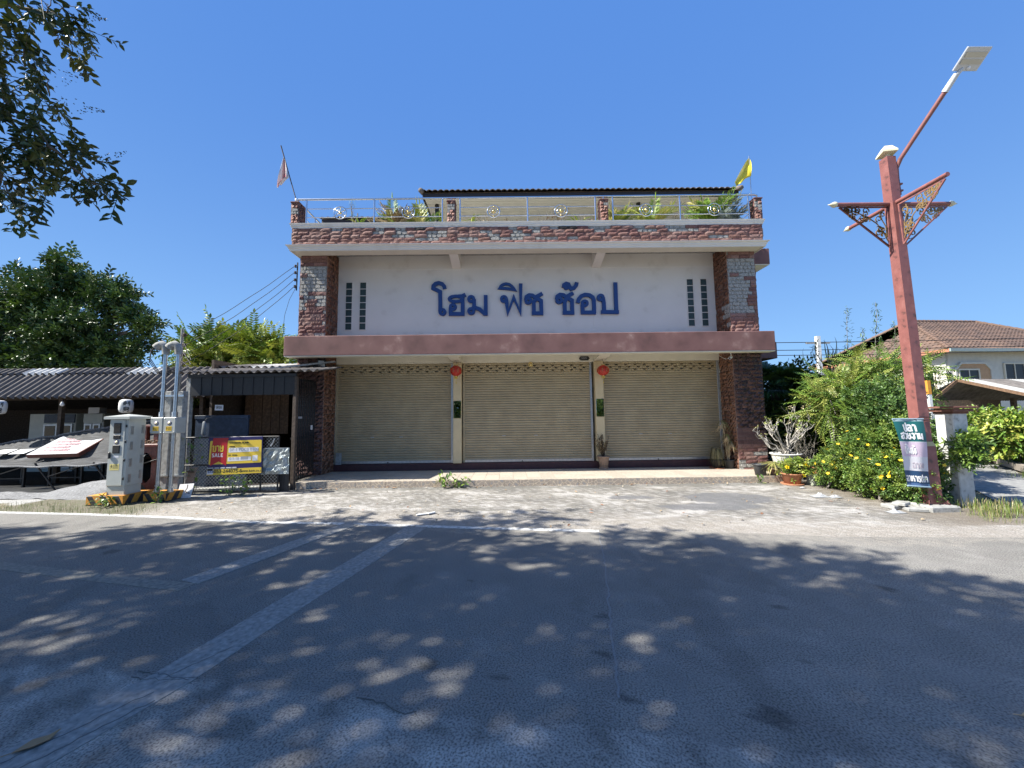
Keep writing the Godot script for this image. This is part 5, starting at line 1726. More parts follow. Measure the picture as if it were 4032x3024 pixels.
	box(s, Vector3(-13.62, 1.95, -12.8), Vector3(.3, .2, .3), .006, Basis(Vector3.UP, .2))
	obj("body", s, M.paper, bx)
	s = st()
	box(s, Vector3(-13.62, 2.055, -12.8), Vector3(.31, .012, .14), .002, Basis(Vector3.UP, .2))
	obj("flap", s, M.old_pot, bx)
	# tables under the net
	var ti := 0
	for e in [[-12.4, -10.0], [-11.1, -10.1], [-10.0, -10.3]]:
		var tb = thing("low_table", ["dark low table under the net, farthest from the cabinet", "dark low table under the net, in the middle", "dark low table under the net, nearest the cabinet"][ti], "table", Vector3(e[0], 0, e[1]), "tables under the net")
		ti += 1
		obj("top", boxed(Vector3(e[0] - .45, .60, e[1] - .35), Vector3(e[0] + .45, .64, e[1] + .35), .005), M.wood_dark, tb)
		for sx in [-1, 1]:
			for sz in [-1, 1]:
				obj("leg", boxed(Vector3(e[0] + sx * .4 - .022, 0, e[1] + sz * .3 - .022), Vector3(e[0] + sx * .4 + .022, .60, e[1] + sz * .3 + .022)), M.black_metal, tb)
		obj("brace", boxed(Vector3(e[0] - .4, .2, e[1] + .29), Vector3(e[0] + .4, .225, e[1] + .31)), M.black_metal, tb)
	# folding sunshade frame covered by the net
	var ns = thing("shade_net", "grey shade net stretched over a low frame in the restaurant yard", "net", Vector3(-10.8, 0, -9))
	s = st()
	s.set_smooth_group(0)
	var nn := noise(.9, 3, FastNoiseLite.TYPE_SIMPLEX_SMOOTH, 77)
	var P := func(u, v):
		# v 0 at the rope behind, 1 at the front hem
		var xx: float = lerpf(-16.5, -8.6, u)
		var back := Vector3(xx, 1.18 + clampf((xx + 12.0) * .145, -.3, .5), -9.85)
		var mid := Vector3(xx + .15, .74 + clampf((xx + 10.5) * .06, -.05, .2), -9.15)
		var hem := Vector3(xx + .3, .62 + clampf((xx + 9.8) * .1, 0, .25), -8.72)
		var p: Vector3 = back.lerp(mid, v * 2.0) if v < .5 else mid.lerp(hem, v * 2.0 - 1.0)
		return p + Vector3(0, nn.get_noise_2d(xx * 1.5, v * 3.0) * .05, nn.get_noise_2d(xx * 2.0 + 9, v * 2.0) * .05)
	for i in 60:
		for j in 14:
			quad(s, P.call(i / 60.0, j / 14.0), P.call((i + 1) / 60.0, j / 14.0), P.call((i + 1) / 60.0, (j + 1) / 14.0), P.call(i / 60.0, (j + 1) / 14.0), Vector3(0, 1, .3))
	obj("netting", s, M.net, ns)
	s = st()
	var rp := []
	for i in 31: rp.append(P.call(i / 30.0, 0.0) + Vector3(0, .01, 0))
	tube(s, rp, .022, -1, 6)
	obj("rope", s, M.net_rope, ns)
	s = st()
	var hp := []
	for i in 31: hp.append(P.call(i / 30.0, 1.0) + Vector3(0, -.005, 0))
	tube(s, hp, .02, -1, 6)
	obj("rolled_hem", s, M.net_rope, ns)
	s = st()
	for q in 6:
		var xx := -15.5 + q * 1.3
		tube(s, [Vector3(xx, 0, -8.95), Vector3(xx - .35, .68, -8.78)], .018, -1, 6)
		tube(s, [Vector3(xx - .2, .35, -8.87), Vector3(xx + .9, .72, -9.0)], .012, -1, 6)
	obj("frame", s, M.black_metal, ns)
	# gathered net lying along the ground
	var gn = thing("gathered_net", "pale grey net lying gathered in folds along the ground", "net", Vector3(-10, 0, -8.4))
	s = st()
	s.set_smooth_group(0)
	var Q := func(u, v):
		var xx: float = lerpf(-16.0, -8.35, u)
		var h: float = .07 + .05 * nn.get_noise_2d(xx * 1.2, 5.0) + clampf((xx + 9.9) * .24, 0, .38)
		var w: float = lerpf(-.30, .30, v) * (1.0 + .3 * nn.get_noise_2d(xx, 9.0)) * (1.0 + clampf((xx + 9.9) * .6, 0, 1))
		return Vector3(xx, maxf(0.004, h * (1.0 - pow(absf(v * 2 - 1), 1.5)) + .022 * sin(v * 26.0 + nn.get_noise_2d(xx * .8, 2.0) * 6.0)), -8.50 + w + .05 * nn.get_noise_2d(xx * .7, 1.0))
	for i in 70:
		for j in 22:
			quad(s, Q.call(i / 70.0, j / 22.0), Q.call((i + 1) / 70.0, j / 22.0), Q.call((i + 1) / 70.0, (j + 1) / 22.0), Q.call(i / 70.0, (j + 1) / 22.0), Vector3.UP)
	obj("folds", s, M.net_rope, gn)
	# menu board lying on the net
	var mb = thing("menu_board", "large white board with faded red print lying on the net", "board", Vector3(-10.6, .7, -9.4))
	s = st()
	var c4 := [Vector3(-11.16, .85, -9.02), Vector3(-9.98, .87, -8.99), Vector3(-10.05, 1.32, -9.86), Vector3(-11.25, 1.30, -9.92)]
	var bx_ := Transform3D(Basis((c4[1] - c4[0]).normalized(), (c4[3] - c4[0]).normalized(), (c4[1] - c4[0]).cross(c4[3] - c4[0]).normalized()), c4[0])
	prism(s, [Vector2(0, 0), Vector2(1.19, 0), Vector2(1.19, .97), Vector2(0, .97)], -.05, 0, bx_)
	obj("panel", s, mottled([[0.0, lin(.28, .30, .33)], [.5, lin(.40, .42, .45)], [1.0, lin(.48, .50, .53)]], .6, .5, .03), mb)
	s = st()
	for r in 6:
		thai(s, "ปลาสวยงามรดกหทนขาย".substr(r, 11), .085, .022, Transform3D(bx_.basis, bx_ * Vector3(.12 + r % 2 * .1, .80 - r * .135, .001)), .001)
	obj("faded_print", s, plain(.33, .19, .21, .7), mb)
	s = st()
	for e in [[Vector2(-.005, -.005), Vector2(1.195, .0)], [Vector2(1.19, 0), Vector2(1.22, .97)]]:
		prism(s, [e[0], Vector2(e[1].x, e[0].y), e[1], Vector2(e[0].x, e[1].y)], -.09, -.001, bx_)
	obj("red_edge", s, M.shrine, mb)
	for q in 2:
		var cd = thing("menu_card", ["pale menu card on the net, nearer the picture's edge", "pale menu card on the net, nearer the white board"][q], "card", Vector3(-12.0 + q * .42, .9, -9.35), "menu cards on the net")
		s = st()
		var cb := Basis(Vector3.RIGHT, .35) * Basis(Vector3.UP, .1)
		box(s, Vector3(-12.05 + q * .42, .90, -9.32), Vector3(.34, .012, .26), .002, cb)
		obj("card", s, M.lantern_white, cd)
		s = st()
		for r in 4: box(s, Vector3(-12.05 + q * .42, .90, -9.32) + cb * Vector3(0, .0068, -.08 + r * .05), Vector3(.26, .0015, .012), 0, cb)
		obj("print", s, M.print_grey, cd)
	# carved red stand
	var sh = thing("carved_stand", "red carved wooden stand with an oval opening behind the steel cabinet", "stand", Vector3(-8.45, 0, -9.1))
	s = st()
	for sx in [-1, 1]:
		span(s, Vector3(-8.45 + sx * .19 - .06, 0, -9.14), Vector3(-8.45 + sx * .19 + .06, 1.0, -9.06), .006)
	span(s, Vector3(-8.58, .0, -9.139), Vector3(-8.32, .16, -9.061))
	span(s, Vector3(-8.58, .86, -9.139), Vector3(-8.32, 1.0, -9.061))
	for e in [[.86, -1.0], [.16, 1.0]]:
		for sx in [-1.0, 1.0]:
			prism(s, [Vector2(sx * .13, 0), Vector2(sx * .13, e[1] * .12), Vector2(sx * .05, e[1] * .02), Vector2(0, 0)], -.035, .035, Transform3D(Basis(), Vector3(-8.45, e[0], -9.1)))
	obj("panel", s, M.shrine, sh)
	obj("top", boxed(Vector3(-8.78, 1.0, -9.25), Vector3(-8.12, 1.06, -8.98), .01), M.shrine, sh)
	s = st()
	for q in 7:
		torus(s, Vector3(-8.72 + q * .09, 1.10 + .02 * (q % 2), -9.02), .035, .014, Basis(), 12, 5)
	obj("carving", s, M.wood, sh)
	s = st()
	span(s, Vector3(-8.6, 1.06, -9.2), Vector3(-8.5, 1.45, -9.1), .005)
	span(s, Vector3(-8.34, 1.06, -9.2), Vector3(-8.24, 1.45, -9.1), .005)
	span(s, Vector3(-8.7, 1.45, -9.25), Vector3(-8.14, 1.5, -9.05), .005)
	obj("crest", s, M.shrine, sh)

# ---------------------------------------------------------------- cabinets and conduits at the kerb
func striped_base(n: String, label: String, a: Vector3, b: Vector3):
	var t = thing(n, label, "concrete base", Vector3((a.x + b.x) / 2, 0, (a.z + b.z) / 2), "striped concrete bases")
	obj("block", boxed(a, b, .012), M.stripe_black, t)
	var s := st()
	span(s, Vector3(a.x + .012, b.y, a.z + .012), Vector3(b.x - .012, b.y + .004, b.z - .012))
	var x := a.x - .14
	while x < b.x + .05:
		var p := []
		for e in [[x, b.y], [x + .13, b.y], [x + .13 + .11, 0.03], [x + .11, 0.03]]:
			p.append(Vector2(clampf(e[0], a.x + .004, b.x - .004), e[1]))
		if p[1].x - p[0].x > .01 or p[2].x - p[3].x > .01:
			var area := absf((p[1].x - p[0].x) + (p[2].x - p[3].x))
			if area > .03:
				var cl := []
				for v in p:
					if cl.is_empty() or cl[-1].distance_to(v) > .002: cl.append(v)
				if cl.size() > 2: prism(s, cl, 0, .004, Transform3D(Basis(), Vector3(0, 0, b.z)))
		x += .25
	var z := a.z - .05
	while z < b.z - .1:
		prism(s, [Vector2(-z - .14, b.y), Vector2(-z, b.y), Vector2(maxf(-z - .1, -b.z + .003), .03), Vector2(maxf(-z - .22, -b.z + .002), .03)], 0, .004, Transform3D(Basis(Vector3(0, 0, -1), Vector3.UP, Vector3.RIGHT), Vector3(b.x, 0, 0)))
		z += .25
	obj("orange_stripe", s, M.orange, t)
	return t

func build_street_left():
	striped_base("striped_base", "orange and black striped concrete base carrying the tall grey cabinet", Vector3(-8.02, 0, -8.02), Vector3(-7.32, .19, -7.45))
	striped_base("striped_base", "orange and black striped concrete base of the steel conduits", Vector3(-7.18, 0, -8.12), Vector3(-6.74, .17, -7.70))
	var t = thing("utility_cabinet", "tall pale grey steel utility cabinet with a pitched lid and meter windows", "cabinet", Vector3(-7.54, .19, -7.68))
	var x0 := -7.72; var x1 := -7.365; var z1 := -7.50; var z0 := -7.86
	var s := st()
	obj("plinth", boxed(Vector3(x0 + .01, .19, z0 + .01), Vector3(x1 - .01, .36, z1 - .01), .004), M.cab, t)
	obj("body", boxed(Vector3(x0, .36, z0), Vector3(x1, 1.64, z1), .006), M.cab, t)
	s = st()
	var cx := (x0 + x1) / 2; var cz := (z0 + z1) / 2
	var hw := .245; var hd := .24
	var top := Vector3(cx, 1.735, cz)
	for e in [[-1, -1, 1, -1], [1, -1, 1, 1], [1, 1, -1, 1], [-1, 1, -1, -1]]:
		var a := Vector3(cx + e[0] * hw, 1.685, cz + e[1] * hd); var b := Vector3(cx + e[2] * hw, 1.685, cz + e[3] * hd)
		tri(s, a, b, top, Vector3.UP)
		quad(s, a, b, b - Vector3(0, .05, 0), a - Vector3(0, .05, 0), (a + b) * .5 - Vector3(cx, 1.685, cz))
	quad(s, Vector3(cx - hw, 1.636, cz - hd), Vector3(cx + hw, 1.636, cz - hd), Vector3(cx + hw, 1.636, cz + hd), Vector3(cx - hw, 1.636, cz + hd), Vector3.DOWN)
	obj("lid", s, M.cab, t)
	obj("door", boxed(Vector3(x0 + .012, .37, z1), Vector3(x1 - .05, 1.625, z1 + .012), .004), M.cab, t)
	var win = part("meter_window", t)
	for e in [[1.36, 1.56], [1.25, 1.33], [.98, 1.14]]:
		obj("frame", boxed(Vector3(x0 + .095, e[0], z1 + .012), Vector3(x0 + .235, e[1], z1 + .022), .004), M.black, win)
		obj("pane", boxed(Vector3(x0 + .108, e[0] + .014, z1 + .022), Vector3(x0 + .222, e[1] - .014, z1 + .024)), M.glass_dark, win)
	s = st()
	lathe(s, Vector3(x0 + .16, 1.195, z1 + .012), [Vector2(.045, 0), Vector2(.045, .003), Vector2(0, .003)], 22, Basis(Vector3.RIGHT, PI / 2))
	obj("round_emblem", s, plain(.13, .12, .24, .5), t)
	s = st()
	lathe(s, Vector3(x0 + .16, 1.195, z1 + .0135), [Vector2(.03, 0), Vector2(.03, .003), Vector2(0, .003)], 20, Basis(Vector3.RIGHT, PI / 2))
	obj("emblem_centre", s, plain(.62, .56, .36, .5), t)
	obj("warning_sticker", boxed(Vector3(x0 + .06, .66, z1 + .0121), Vector3(x0 + .24, .78, z1 + .014)), M.pale_yellow, t)
	s = st()
	stroke(s, [Vector2(x0 + .10, .765), Vector2(x0 + .085, .735), Vector2(x0 + .105, .735), Vector2(x0 + .085, .70)], .009, 0, .001, Transform3D(Basis(), Vector3(0, 0, z1 + .0141)))
	for k in 3: span(s, Vector3(x0 + .12, .70 + k * .022, z1 + .0141), Vector3(x0 + .225, .707 + k * .022, z1 + .015))
	obj("sticker_print", s, M.print_black, t)
	obj("label_plate", boxed(Vector3(x0 + .11, .90, z1 + .0121), Vector3(x0 + .22, .935, z1 + .014)), M.paper, t)
	s = st()
	box(s, Vector3(x0 + .055, .945, z1 + .03), Vector3(.03, .12, .03), .006)
	obj("handle", s, M.black, t)
	for y in [.5, .85, 1.2, 1.5]:
		s = st()
		box(s, Vector3(x1 - .03, y, z1 + .01), Vector3(.022, .05, .02), .005)
		obj("hinge", s, M.black, t)
	for e in [[-.08, .5], [-.08, .8], [-.08, 1.12], [-.08, 1.42], [-.30, .55], [-.30, .85], [-.30, 1.14], [-.30, 1.43]]:
		var vp = part("vent", t)
		for k in 9:
			var b := st()
			box(b, Vector3(x1 + .003, e[1] - .075 + k * .018, z1 + e[0]), Vector3(.01, .010, .055), 0.0, Basis(Vector3.FORWARD, .5))
			obj("louvre", b, M.slat_rail, vp)
	# conduits with meter boxes
	var k := 0
	for x in [-7.06, -6.80]:
		var c = thing("conduit", ["steel conduit with a meter box and weather head, nearer the tall cabinet", "steel conduit with a meter box and weather head, nearer the sale board"][k], "conduit", Vector3(x, .17, -7.86), "conduits with meter boxes")
		s = st()
		tube(s, [Vector3(x, .17, -7.86), Vector3(x, 3.02, -7.86)], .034, -1, 12)
		obj("pipe", s, M.galv, c)
		s = st()
		tube(s, [Vector3(x, 2.95, -7.86), Vector3(x, 3.04, -7.86), Vector3(x - .02, 3.12, -7.86), Vector3(x - .08, 3.16, -7.86), Vector3(x - .15, 3.13, -7.86), Vector3(x - .19, 3.09, -7.86)], .062, .085, 12)
		obj("weather_head", s, M.cement, c)
		s = st()
		for y in [.30, 1.15, 2.2]: lathe(s, Vector3(x, y, -7.86), [Vector2(.034, -.015), Vector2(.046, -.015), Vector2(.046, .015), Vector2(.034, .015)], 12, Basis(), -1)
		lathe(s, Vector3(x, .17, -7.86), [Vector2(.034, .08), Vector2(.05, .08), Vector2(.05, 0)], 12, Basis(), -1)
		lathe(s, Vector3(x, 1.64, -7.86), [Vector2(.034, .13), Vector2(.05, .13), Vector2(.05, 0)], 12, Basis(), -1)
		obj("coupling", s, M.galv, c)
		obj("meter_box", boxed(Vector3(x - .125, 1.34, -8.0), Vector3(x + .122, 1.66, -7.76), .008), M.cab, c)
		obj("box_lid", boxed(Vector3(x - .118, 1.347, -7.76), Vector3(x + .115, 1.653, -7.748), .004), M.cab, c)
		s = st()
		lathe(s, Vector3(x, 1.545, -7.748), [Vector2(.044, 0), Vector2(.044, .003), Vector2(0, .003)], 20, Basis(Vector3.RIGHT, PI / 2))
		obj("round_emblem", s, plain(.13, .12, .24, .5), c)
		s = st()
		lathe(s, Vector3(x, 1.545, -7.7465), [Vector2(.03, 0), Vector2(.03, .003), Vector2(0, .003)], 20, Basis(Vector3.RIGHT, PI / 2))
		obj("emblem_centre", s, plain(.62, .56, .36, .5), c)
		obj("yellow_sticker", boxed(Vector3(x - .065, 1.39, -7.748), Vector3(x + .05, 1.48, -7.745)), M.yellow, c)
		s = st()
		for q in 3: span(s, Vector3(x - .02, 1.41 + q * .02, -7.745), Vector3(x + .04, 1.417 + q * .02, -7.744))
		stroke(s, [Vector2(x - .04, 1.47), Vector2(x - .052, 1.442), Vector2(x - .036, 1.442), Vector2(x - .05, 1.41)], .008, 0, .001, Transform3D(Basis(), Vector3(0, 0, -7.745)))
		obj("sticker_print", s, M.print_black, c)
		for q in [[-.1, 1.36], [.1, 1.36], [-.1, 1.64], [.1, 1.64]]:
			s = st()
			lathe(s, Vector3(x + q[0], q[1], -7.748), [Vector2(.009, 0), Vector2(.008, .005), Vector2(0, .006)], 8, Basis(Vector3.RIGHT, PI / 2))
			obj("screw", s, M.steel, c)
		s = st()
		for q in 3:
			tube(s, [Vector3(x - .21, 3.09, -7.86 + q * .02), Vector3(x - .30, 3.06 - q * .02, -7.86), Vector3(x - .36, 2.9 - q * .05, -7.9), Vector3(x - .40 - q * .03, 2.6, -8.2), Vector3(x - .35, 2.75 + q * .1, -8.6), Vector3(-7.62, 2.95 + q * .22, -8.95)], .008, -1, 5)
		obj("cable", s, M.cable, c)
		k += 1
	k = 0
	for x in [-7.30, -7.05]:
		var c = thing("concrete_post", ["square concrete post behind the first conduit", "square concrete post behind the second conduit"][k], "post", Vector3(x, 0, -8.3), "concrete posts behind the conduits")
		k += 1
		obj("shaft", boxed(Vector3(x - .075, 0, -8.38), Vector3(x + .075, 2.22, -8.24), .01), M.cement, c)
		obj("angle_iron", boxed(Vector3(x - .12, 2.10, -8.24), Vector3(x + .12, 2.14, -8.20)), M.galv, c)
		obj("angle_iron", boxed(Vector3(x - .12, .42, -8.24), Vector3(x + .22, .45, -8.21)), M.galv, c)

# ---------------------------------------------------------------- lamp post and right-hand side
func curl(c: Vector2, r: float, a0: float, turns: float, n := 14) -> Array:
	var p := []
	for k in n + 1:
		var t := float(k) / n
		p.append(c + Vector2.from_angle(a0 + turns * TAU * t) * r * (1.0 - .75 * t))
	return p

func build_lamp_post():
	var t = thing("lamp_post", "tall red-brown square street lamp post with filigree brackets and a solar lamp head", "lamp post", Vector3(6.80, 0, -6.36))
	var s := st()
	# square tapered shaft leaning a little
	var ring := func(y, cx, cz, h): return [Vector3(cx - h, y, cz + h), Vector3(cx + h, y, cz + h), Vector3(cx + h, y, cz - h), Vector3(cx - h, y, cz - h)]
	var lev := [ring.call(.10, 6.815, -6.365, .115), ring.call(1.03, 6.80, -6.362, .108)]
	var lev2 := [ring.call(1.09, 6.798, -6.36, .085), ring.call(6.0, 6.655, -6.33, .075)]
	for L in [lev, lev2]:
		for k in 4:
			var a: Vector3 = L[0][k]; var b: Vector3 = L[0][(k + 1) % 4]
			var c: Vector3 = L[1][(k + 1) % 4]; var d: Vector3 = L[1][k]
			quad(s, a, b, c, d, [Vector3.BACK, Vector3.RIGHT, Vector3.FORWARD, Vector3.LEFT][k])
		quad(s, L[1][0], L[1][1], L[1][2], L[1][3], Vector3.UP)
	obj("shaft", s, M.pole_red, t)
	s = st()
	var b0: Array = ring.call(1.025, 6.80, -6.362, .111); var b1: Array = ring.call(1.095, 6.798, -6.36, .088)
	for k in 4: quad(s, b0[k], b0[(k + 1) % 4], b1[(k + 1) % 4], b1[k], [Vector3.BACK, Vector3.RIGHT, Vector3.FORWARD, Vector3.LEFT][k] + Vector3.UP * .3)
	obj("gilt_band", s, plain(.48, .40, .20, .5), t)
	obj("footing", boxed(Vector3(6.57, -.05, -6.62), Vector3(7.05, .10, -6.10), .02), M.cement, t)
	s = st()
	for e in [[Vector3(6.70, .10, -6.25), Vector3(-1, 0, 1)], [Vector3(6.93, .10, -6.25), Vector3(1, 0, 1)]]:
		tri(s, e[0] + Vector3(0, .11, 0), e[0], e[0] + e[1] * .06, Vector3(1, 0, 1))
		box(s, e[0] + e[1] * .02 + Vector3(0, .035, 0), Vector3(.012, .07, .05), 0, Basis(Vector3.UP, atan2(e[1].x, e[1].z)))
	obj("gusset", s, M.pole_red, t)
	# cap
	s = st()
	lathe(s, Vector3(6.655, 6.05, -6.33), [Vector2(0, -.05), Vector2(.045, -.05), Vector2(.045, .02), Vector2(.15, .02), Vector2(.15, .05), Vector2(.075, .16), Vector2(0, .165)], 4, Basis(Vector3.UP, .5) * Basis(Vector3.FORWARD, .12), -1)
	obj("cap", s, plain(.62, .58, .40, .6), t)
	# arms and filigree
	var c := Vector3(6.68, 5.17, -6.335)
	for e in [Vector3(-1, 0, 0), Vector3(1, 0, 0), Vector3(0, 0, 1), Vector3(0, 0, -1)]:
		var L := .98 if e.x != 0 else .84
		s = st()
		tube(s, [c + e * .07, c + e * L], .035, -1, 10)
		obj("arm", s, M.pole_red, t)
		if e.z < 1:
			s = st()
			var FB := Basis(Vector3.UP.cross(e), e, Vector3.UP.cross(e).cross(e))
			FB = Basis(e.cross(Vector3.UP).normalized(), e, e.cross(Vector3.UP).normalized().cross(e))
			lathe(s, c + e * L, [Vector2(.035, 0), Vector2(.048, .02), Vector2(.048, .05), Vector2(.012, .12), Vector2(0, .16)], 10, FB)
			obj("finial", s, plain(.62, .58, .40, .5), t)
		if e.z < 0: continue
		var fl = part("filigree", t)
		var xf := Transform3D(Basis(e, Vector3.UP, e.cross(Vector3.UP)), c + e * .09 + Vector3(0, -.045, 0))
		s = st()
		stroke(s, [Vector2(0, -.01), Vector2(L - .14, -.01)], .02, -.008, .008, xf)
		stroke(s, [Vector2(.006, 0), Vector2(.03, -.72)], .02, -.010, .010, xf)
		stroke(s, [Vector2(L - .13, -.005), Vector2(.03, -.72)], .022, -.012, .012, xf)
		obj("frame", s, M.pole_red, fl)
		s = st()
		var r2 := RandomNumberGenerator.new(); r2.seed = 4
		var w := L - .13
		var dd := .006
		for q in 22:
			var u := r2.randf_range(.05, .9); var vmax := (1.0 - u) * .70
			var vv := r2.randf_range(.05, .95) * vmax
			var rad := minf(.07, minf(vv, vmax - vv) + .03) * r2.randf_range(.7, 1.1)
			stroke(s, curl(Vector2(.02 + u * w * .95, -.02 - vv), rad, r2.randf() * TAU, 1.1 * (1 if q % 2 == 0 else -1)), .011, -dd, dd, xf)
			dd += .0001
		stroke(s, [Vector2(.05, -.62), Vector2(.12, -.45), Vector2(.22, -.30), Vector2(.38, -.18), Vector2(.6, -.08), Vector2(.78 * w / .85, -.04)], .013, -.0055, .0055, xf)
		stroke(s, [Vector2(.06, -.55), Vector2(.07, -.35), Vector2(.14, -.2), Vector2(.12, -.07)], .012, -.005, .005, xf)
		obj("scrollwork", s, plain(.25, .165, .07, .5, .3), fl)
	# lamp arm and head
	s = st()
	var pts := [Vector3(6.80, 5.33, -6.33), Vector3(6.79, 5.62, -6.33), Vector3(6.775, 5.80, -6.31), Vector3(6.79, 5.93, -6.24), Vector3(6.84, 6.15, -6.05), Vector3(6.97, 6.70, -5.57)]
	tube(s, pts, .034, -1, 10)
	obj("lamp_arm", s, M.pole_red, t)
	s = st()
	tube(s, [Vector3(6.95, 6.62, -5.64), Vector3(7.0, 6.80, -5.50)], .045, .04, 10)
	tube(s, [Vector3(7.0, 6.79, -5.51), Vector3(7.06, 6.86, -5.47)], .03, .03, 8)
	obj("socket", s, plain(.55, .57, .58, .4), t)
	for y in [5.38, 5.50]: obj("clamp", boxed(Vector3(6.70, y, -6.38), Vector3(6.84, y + .03, -6.28), .005), M.pole_red, t)
	var lf := Vector3(7.12, 7.03, -5.28) - Vector3(7.12, 6.85, -5.50)
	var ax := Vector3(1, 0, 0)
	var ly := lf.normalized()
	ax = (ax - ly * ax.dot(ly)).normalized()
	var PB := Basis(ax, ly, ax.cross(ly))
	var pc := (Vector3(7.12, 7.03, -5.28) + Vector3(7.12, 6.85, -5.50)) * .5
	var head = part("lamp_head", t)
	s = st()
	box(s, pc, Vector3(.37, .29, .035), .006, PB)
	obj("housing", s, plain(.50, .52, .53, .35, .4), head)
	var under := 1.0 if (PB.z).y < 0 else -1.0
	for k in 2:
		s = st()
		box(s, pc + PB * Vector3(0, -.03 + k * .085, under * .021), Vector3(.32, .062, .006), .002, PB)
		obj("lens_strip", s, plain(.50, .47, .38, .25), head)
	s = st()
	lathe(s, pc + PB * Vector3(.02, -.105, under * .021), [Vector2(.028, 0), Vector2(.02, .012), Vector2(0, .014)], 12, PB * Basis(Vector3.RIGHT, PI / 2 * under))
	obj("sensor", s, M.print_white, head)
	s = st()
	box(s, pc + PB * Vector3(0, 0, -under * .022), Vector3(.34, .26, .006), .001, PB)
	obj("solar_panel", s, M.glass_dark, head)
	# banner tied to the post
	var bn = thing("shop_banner", "vertical cloth banner with teal, pink and blue bands, tied to the lamp post", "banner", Vector3(6.50, .4, -6.22))
	# banner surface coordinates: u across 0..1, v down 0..1
	var S := func(u, v, d):
		var a := Vector3(6.215 + .0 * v, 1.47, -6.235).lerp(Vector3(6.345, .41, -6.20), v)
		var b := Vector3(6.695, 1.465, -6.215).lerp(Vector3(6.715, .375, -6.195), v)
		var p := a.lerp(b, u)
		return p + Vector3(0, 0, .012 * sin(u * 9.0 + v * 3.0) + .02 * sin(v * 5.0) + d)
	var bands := [[0.0, .035, plain(.30, .42, .44, .5)], [.035, .335, plain(.012, .12, .12, .5)], [.335, .345, plain(.6, .62, .62, .5)], [.345, .56, plain(.62, .50, .60, .6)], [.56, .77, plain(.66, .65, .68, .6)], [.77, .955, plain(.02, .065, .15, .5)], [.955, 1.0, plain(.07, .13, .27, .5)]]
	for e in bands:
		s = st()
		s.set_smooth_group(0)
		for i in 10:
			for j in 5:
				var v0 := lerpf(e[0], e[1], j / 5.0); var v1 := lerpf(e[0], e[1], (j + 1) / 5.0)
				quad(s, S.call(i / 10.0, v0, 0), S.call((i + 1) / 10.0, v0, 0), S.call((i + 1) / 10.0, v1, 0), S.call(i / 10.0, v1, 0), Vector3.BACK)
		obj("cloth_field", s, e[2], bn)
	var word := func(text, u, v, size, w, m, nme):
		# lettering follows the cloth
		var q := st()
		var flat := st()
		thai(flat, text, size, w, Transform3D())
		var arr := flat.commit_to_arrays()
		var vs: PackedVector3Array = arr[Mesh.ARRAY_VERTEX]
		q.set_smooth_group(-1)
		for k in range(0, vs.size()):
			var p := vs[k]
			q.add_vertex(S.call(u + p.x / .49, v - p.y / 1.08, .003 + p.z))
		obj(nme, q, m, bn)
	word.call("ปลา", .27, .185, .105, .026, M.print_white, "lettering")
	word.call("สวยงาม", .10, .298, .092, .022, M.print_white, "lettering")
	word.call("ปั๊มน้ำ", .16, .515, .09, .022, M.print_white, "lettering")
	word.call("อางด", .38, .725, .08, .014, plain(.50, .44, .50, .6), "faded_lettering")
	word.call("อาหารปลา", .05, .93, .085, .020, M.print_white, "lettering")
	s = st()
	tube(s, [S.call(0.0, 0.0, .004), S.call(.5, 0.0, .004), S.call(1.0, 0.0, .004)], .012)
	tube(s, [S.call(0.0, 1.0, .004), S.call(.5, 1.0, .004), S.call(1.0, 1.0, .004)], .014)
	obj("batten", s, plain(.25, .35, .42, .4), bn)
	s = st()
	tube(s, [S.call(.72, .01, .01), Vector3(6.70, 1.50, -6.25), Vector3(6.90, 1.49, -6.26), Vector3(6.93, 1.47, -6.40)], .006, -1, 5)
	tube(s, [S.call(.98, .01, .01), Vector3(6.72, 1.44, -6.25), Vector3(6.89, 1.45, -6.26)], .006, -1, 5)
	obj("string", s, M.cable, bn)

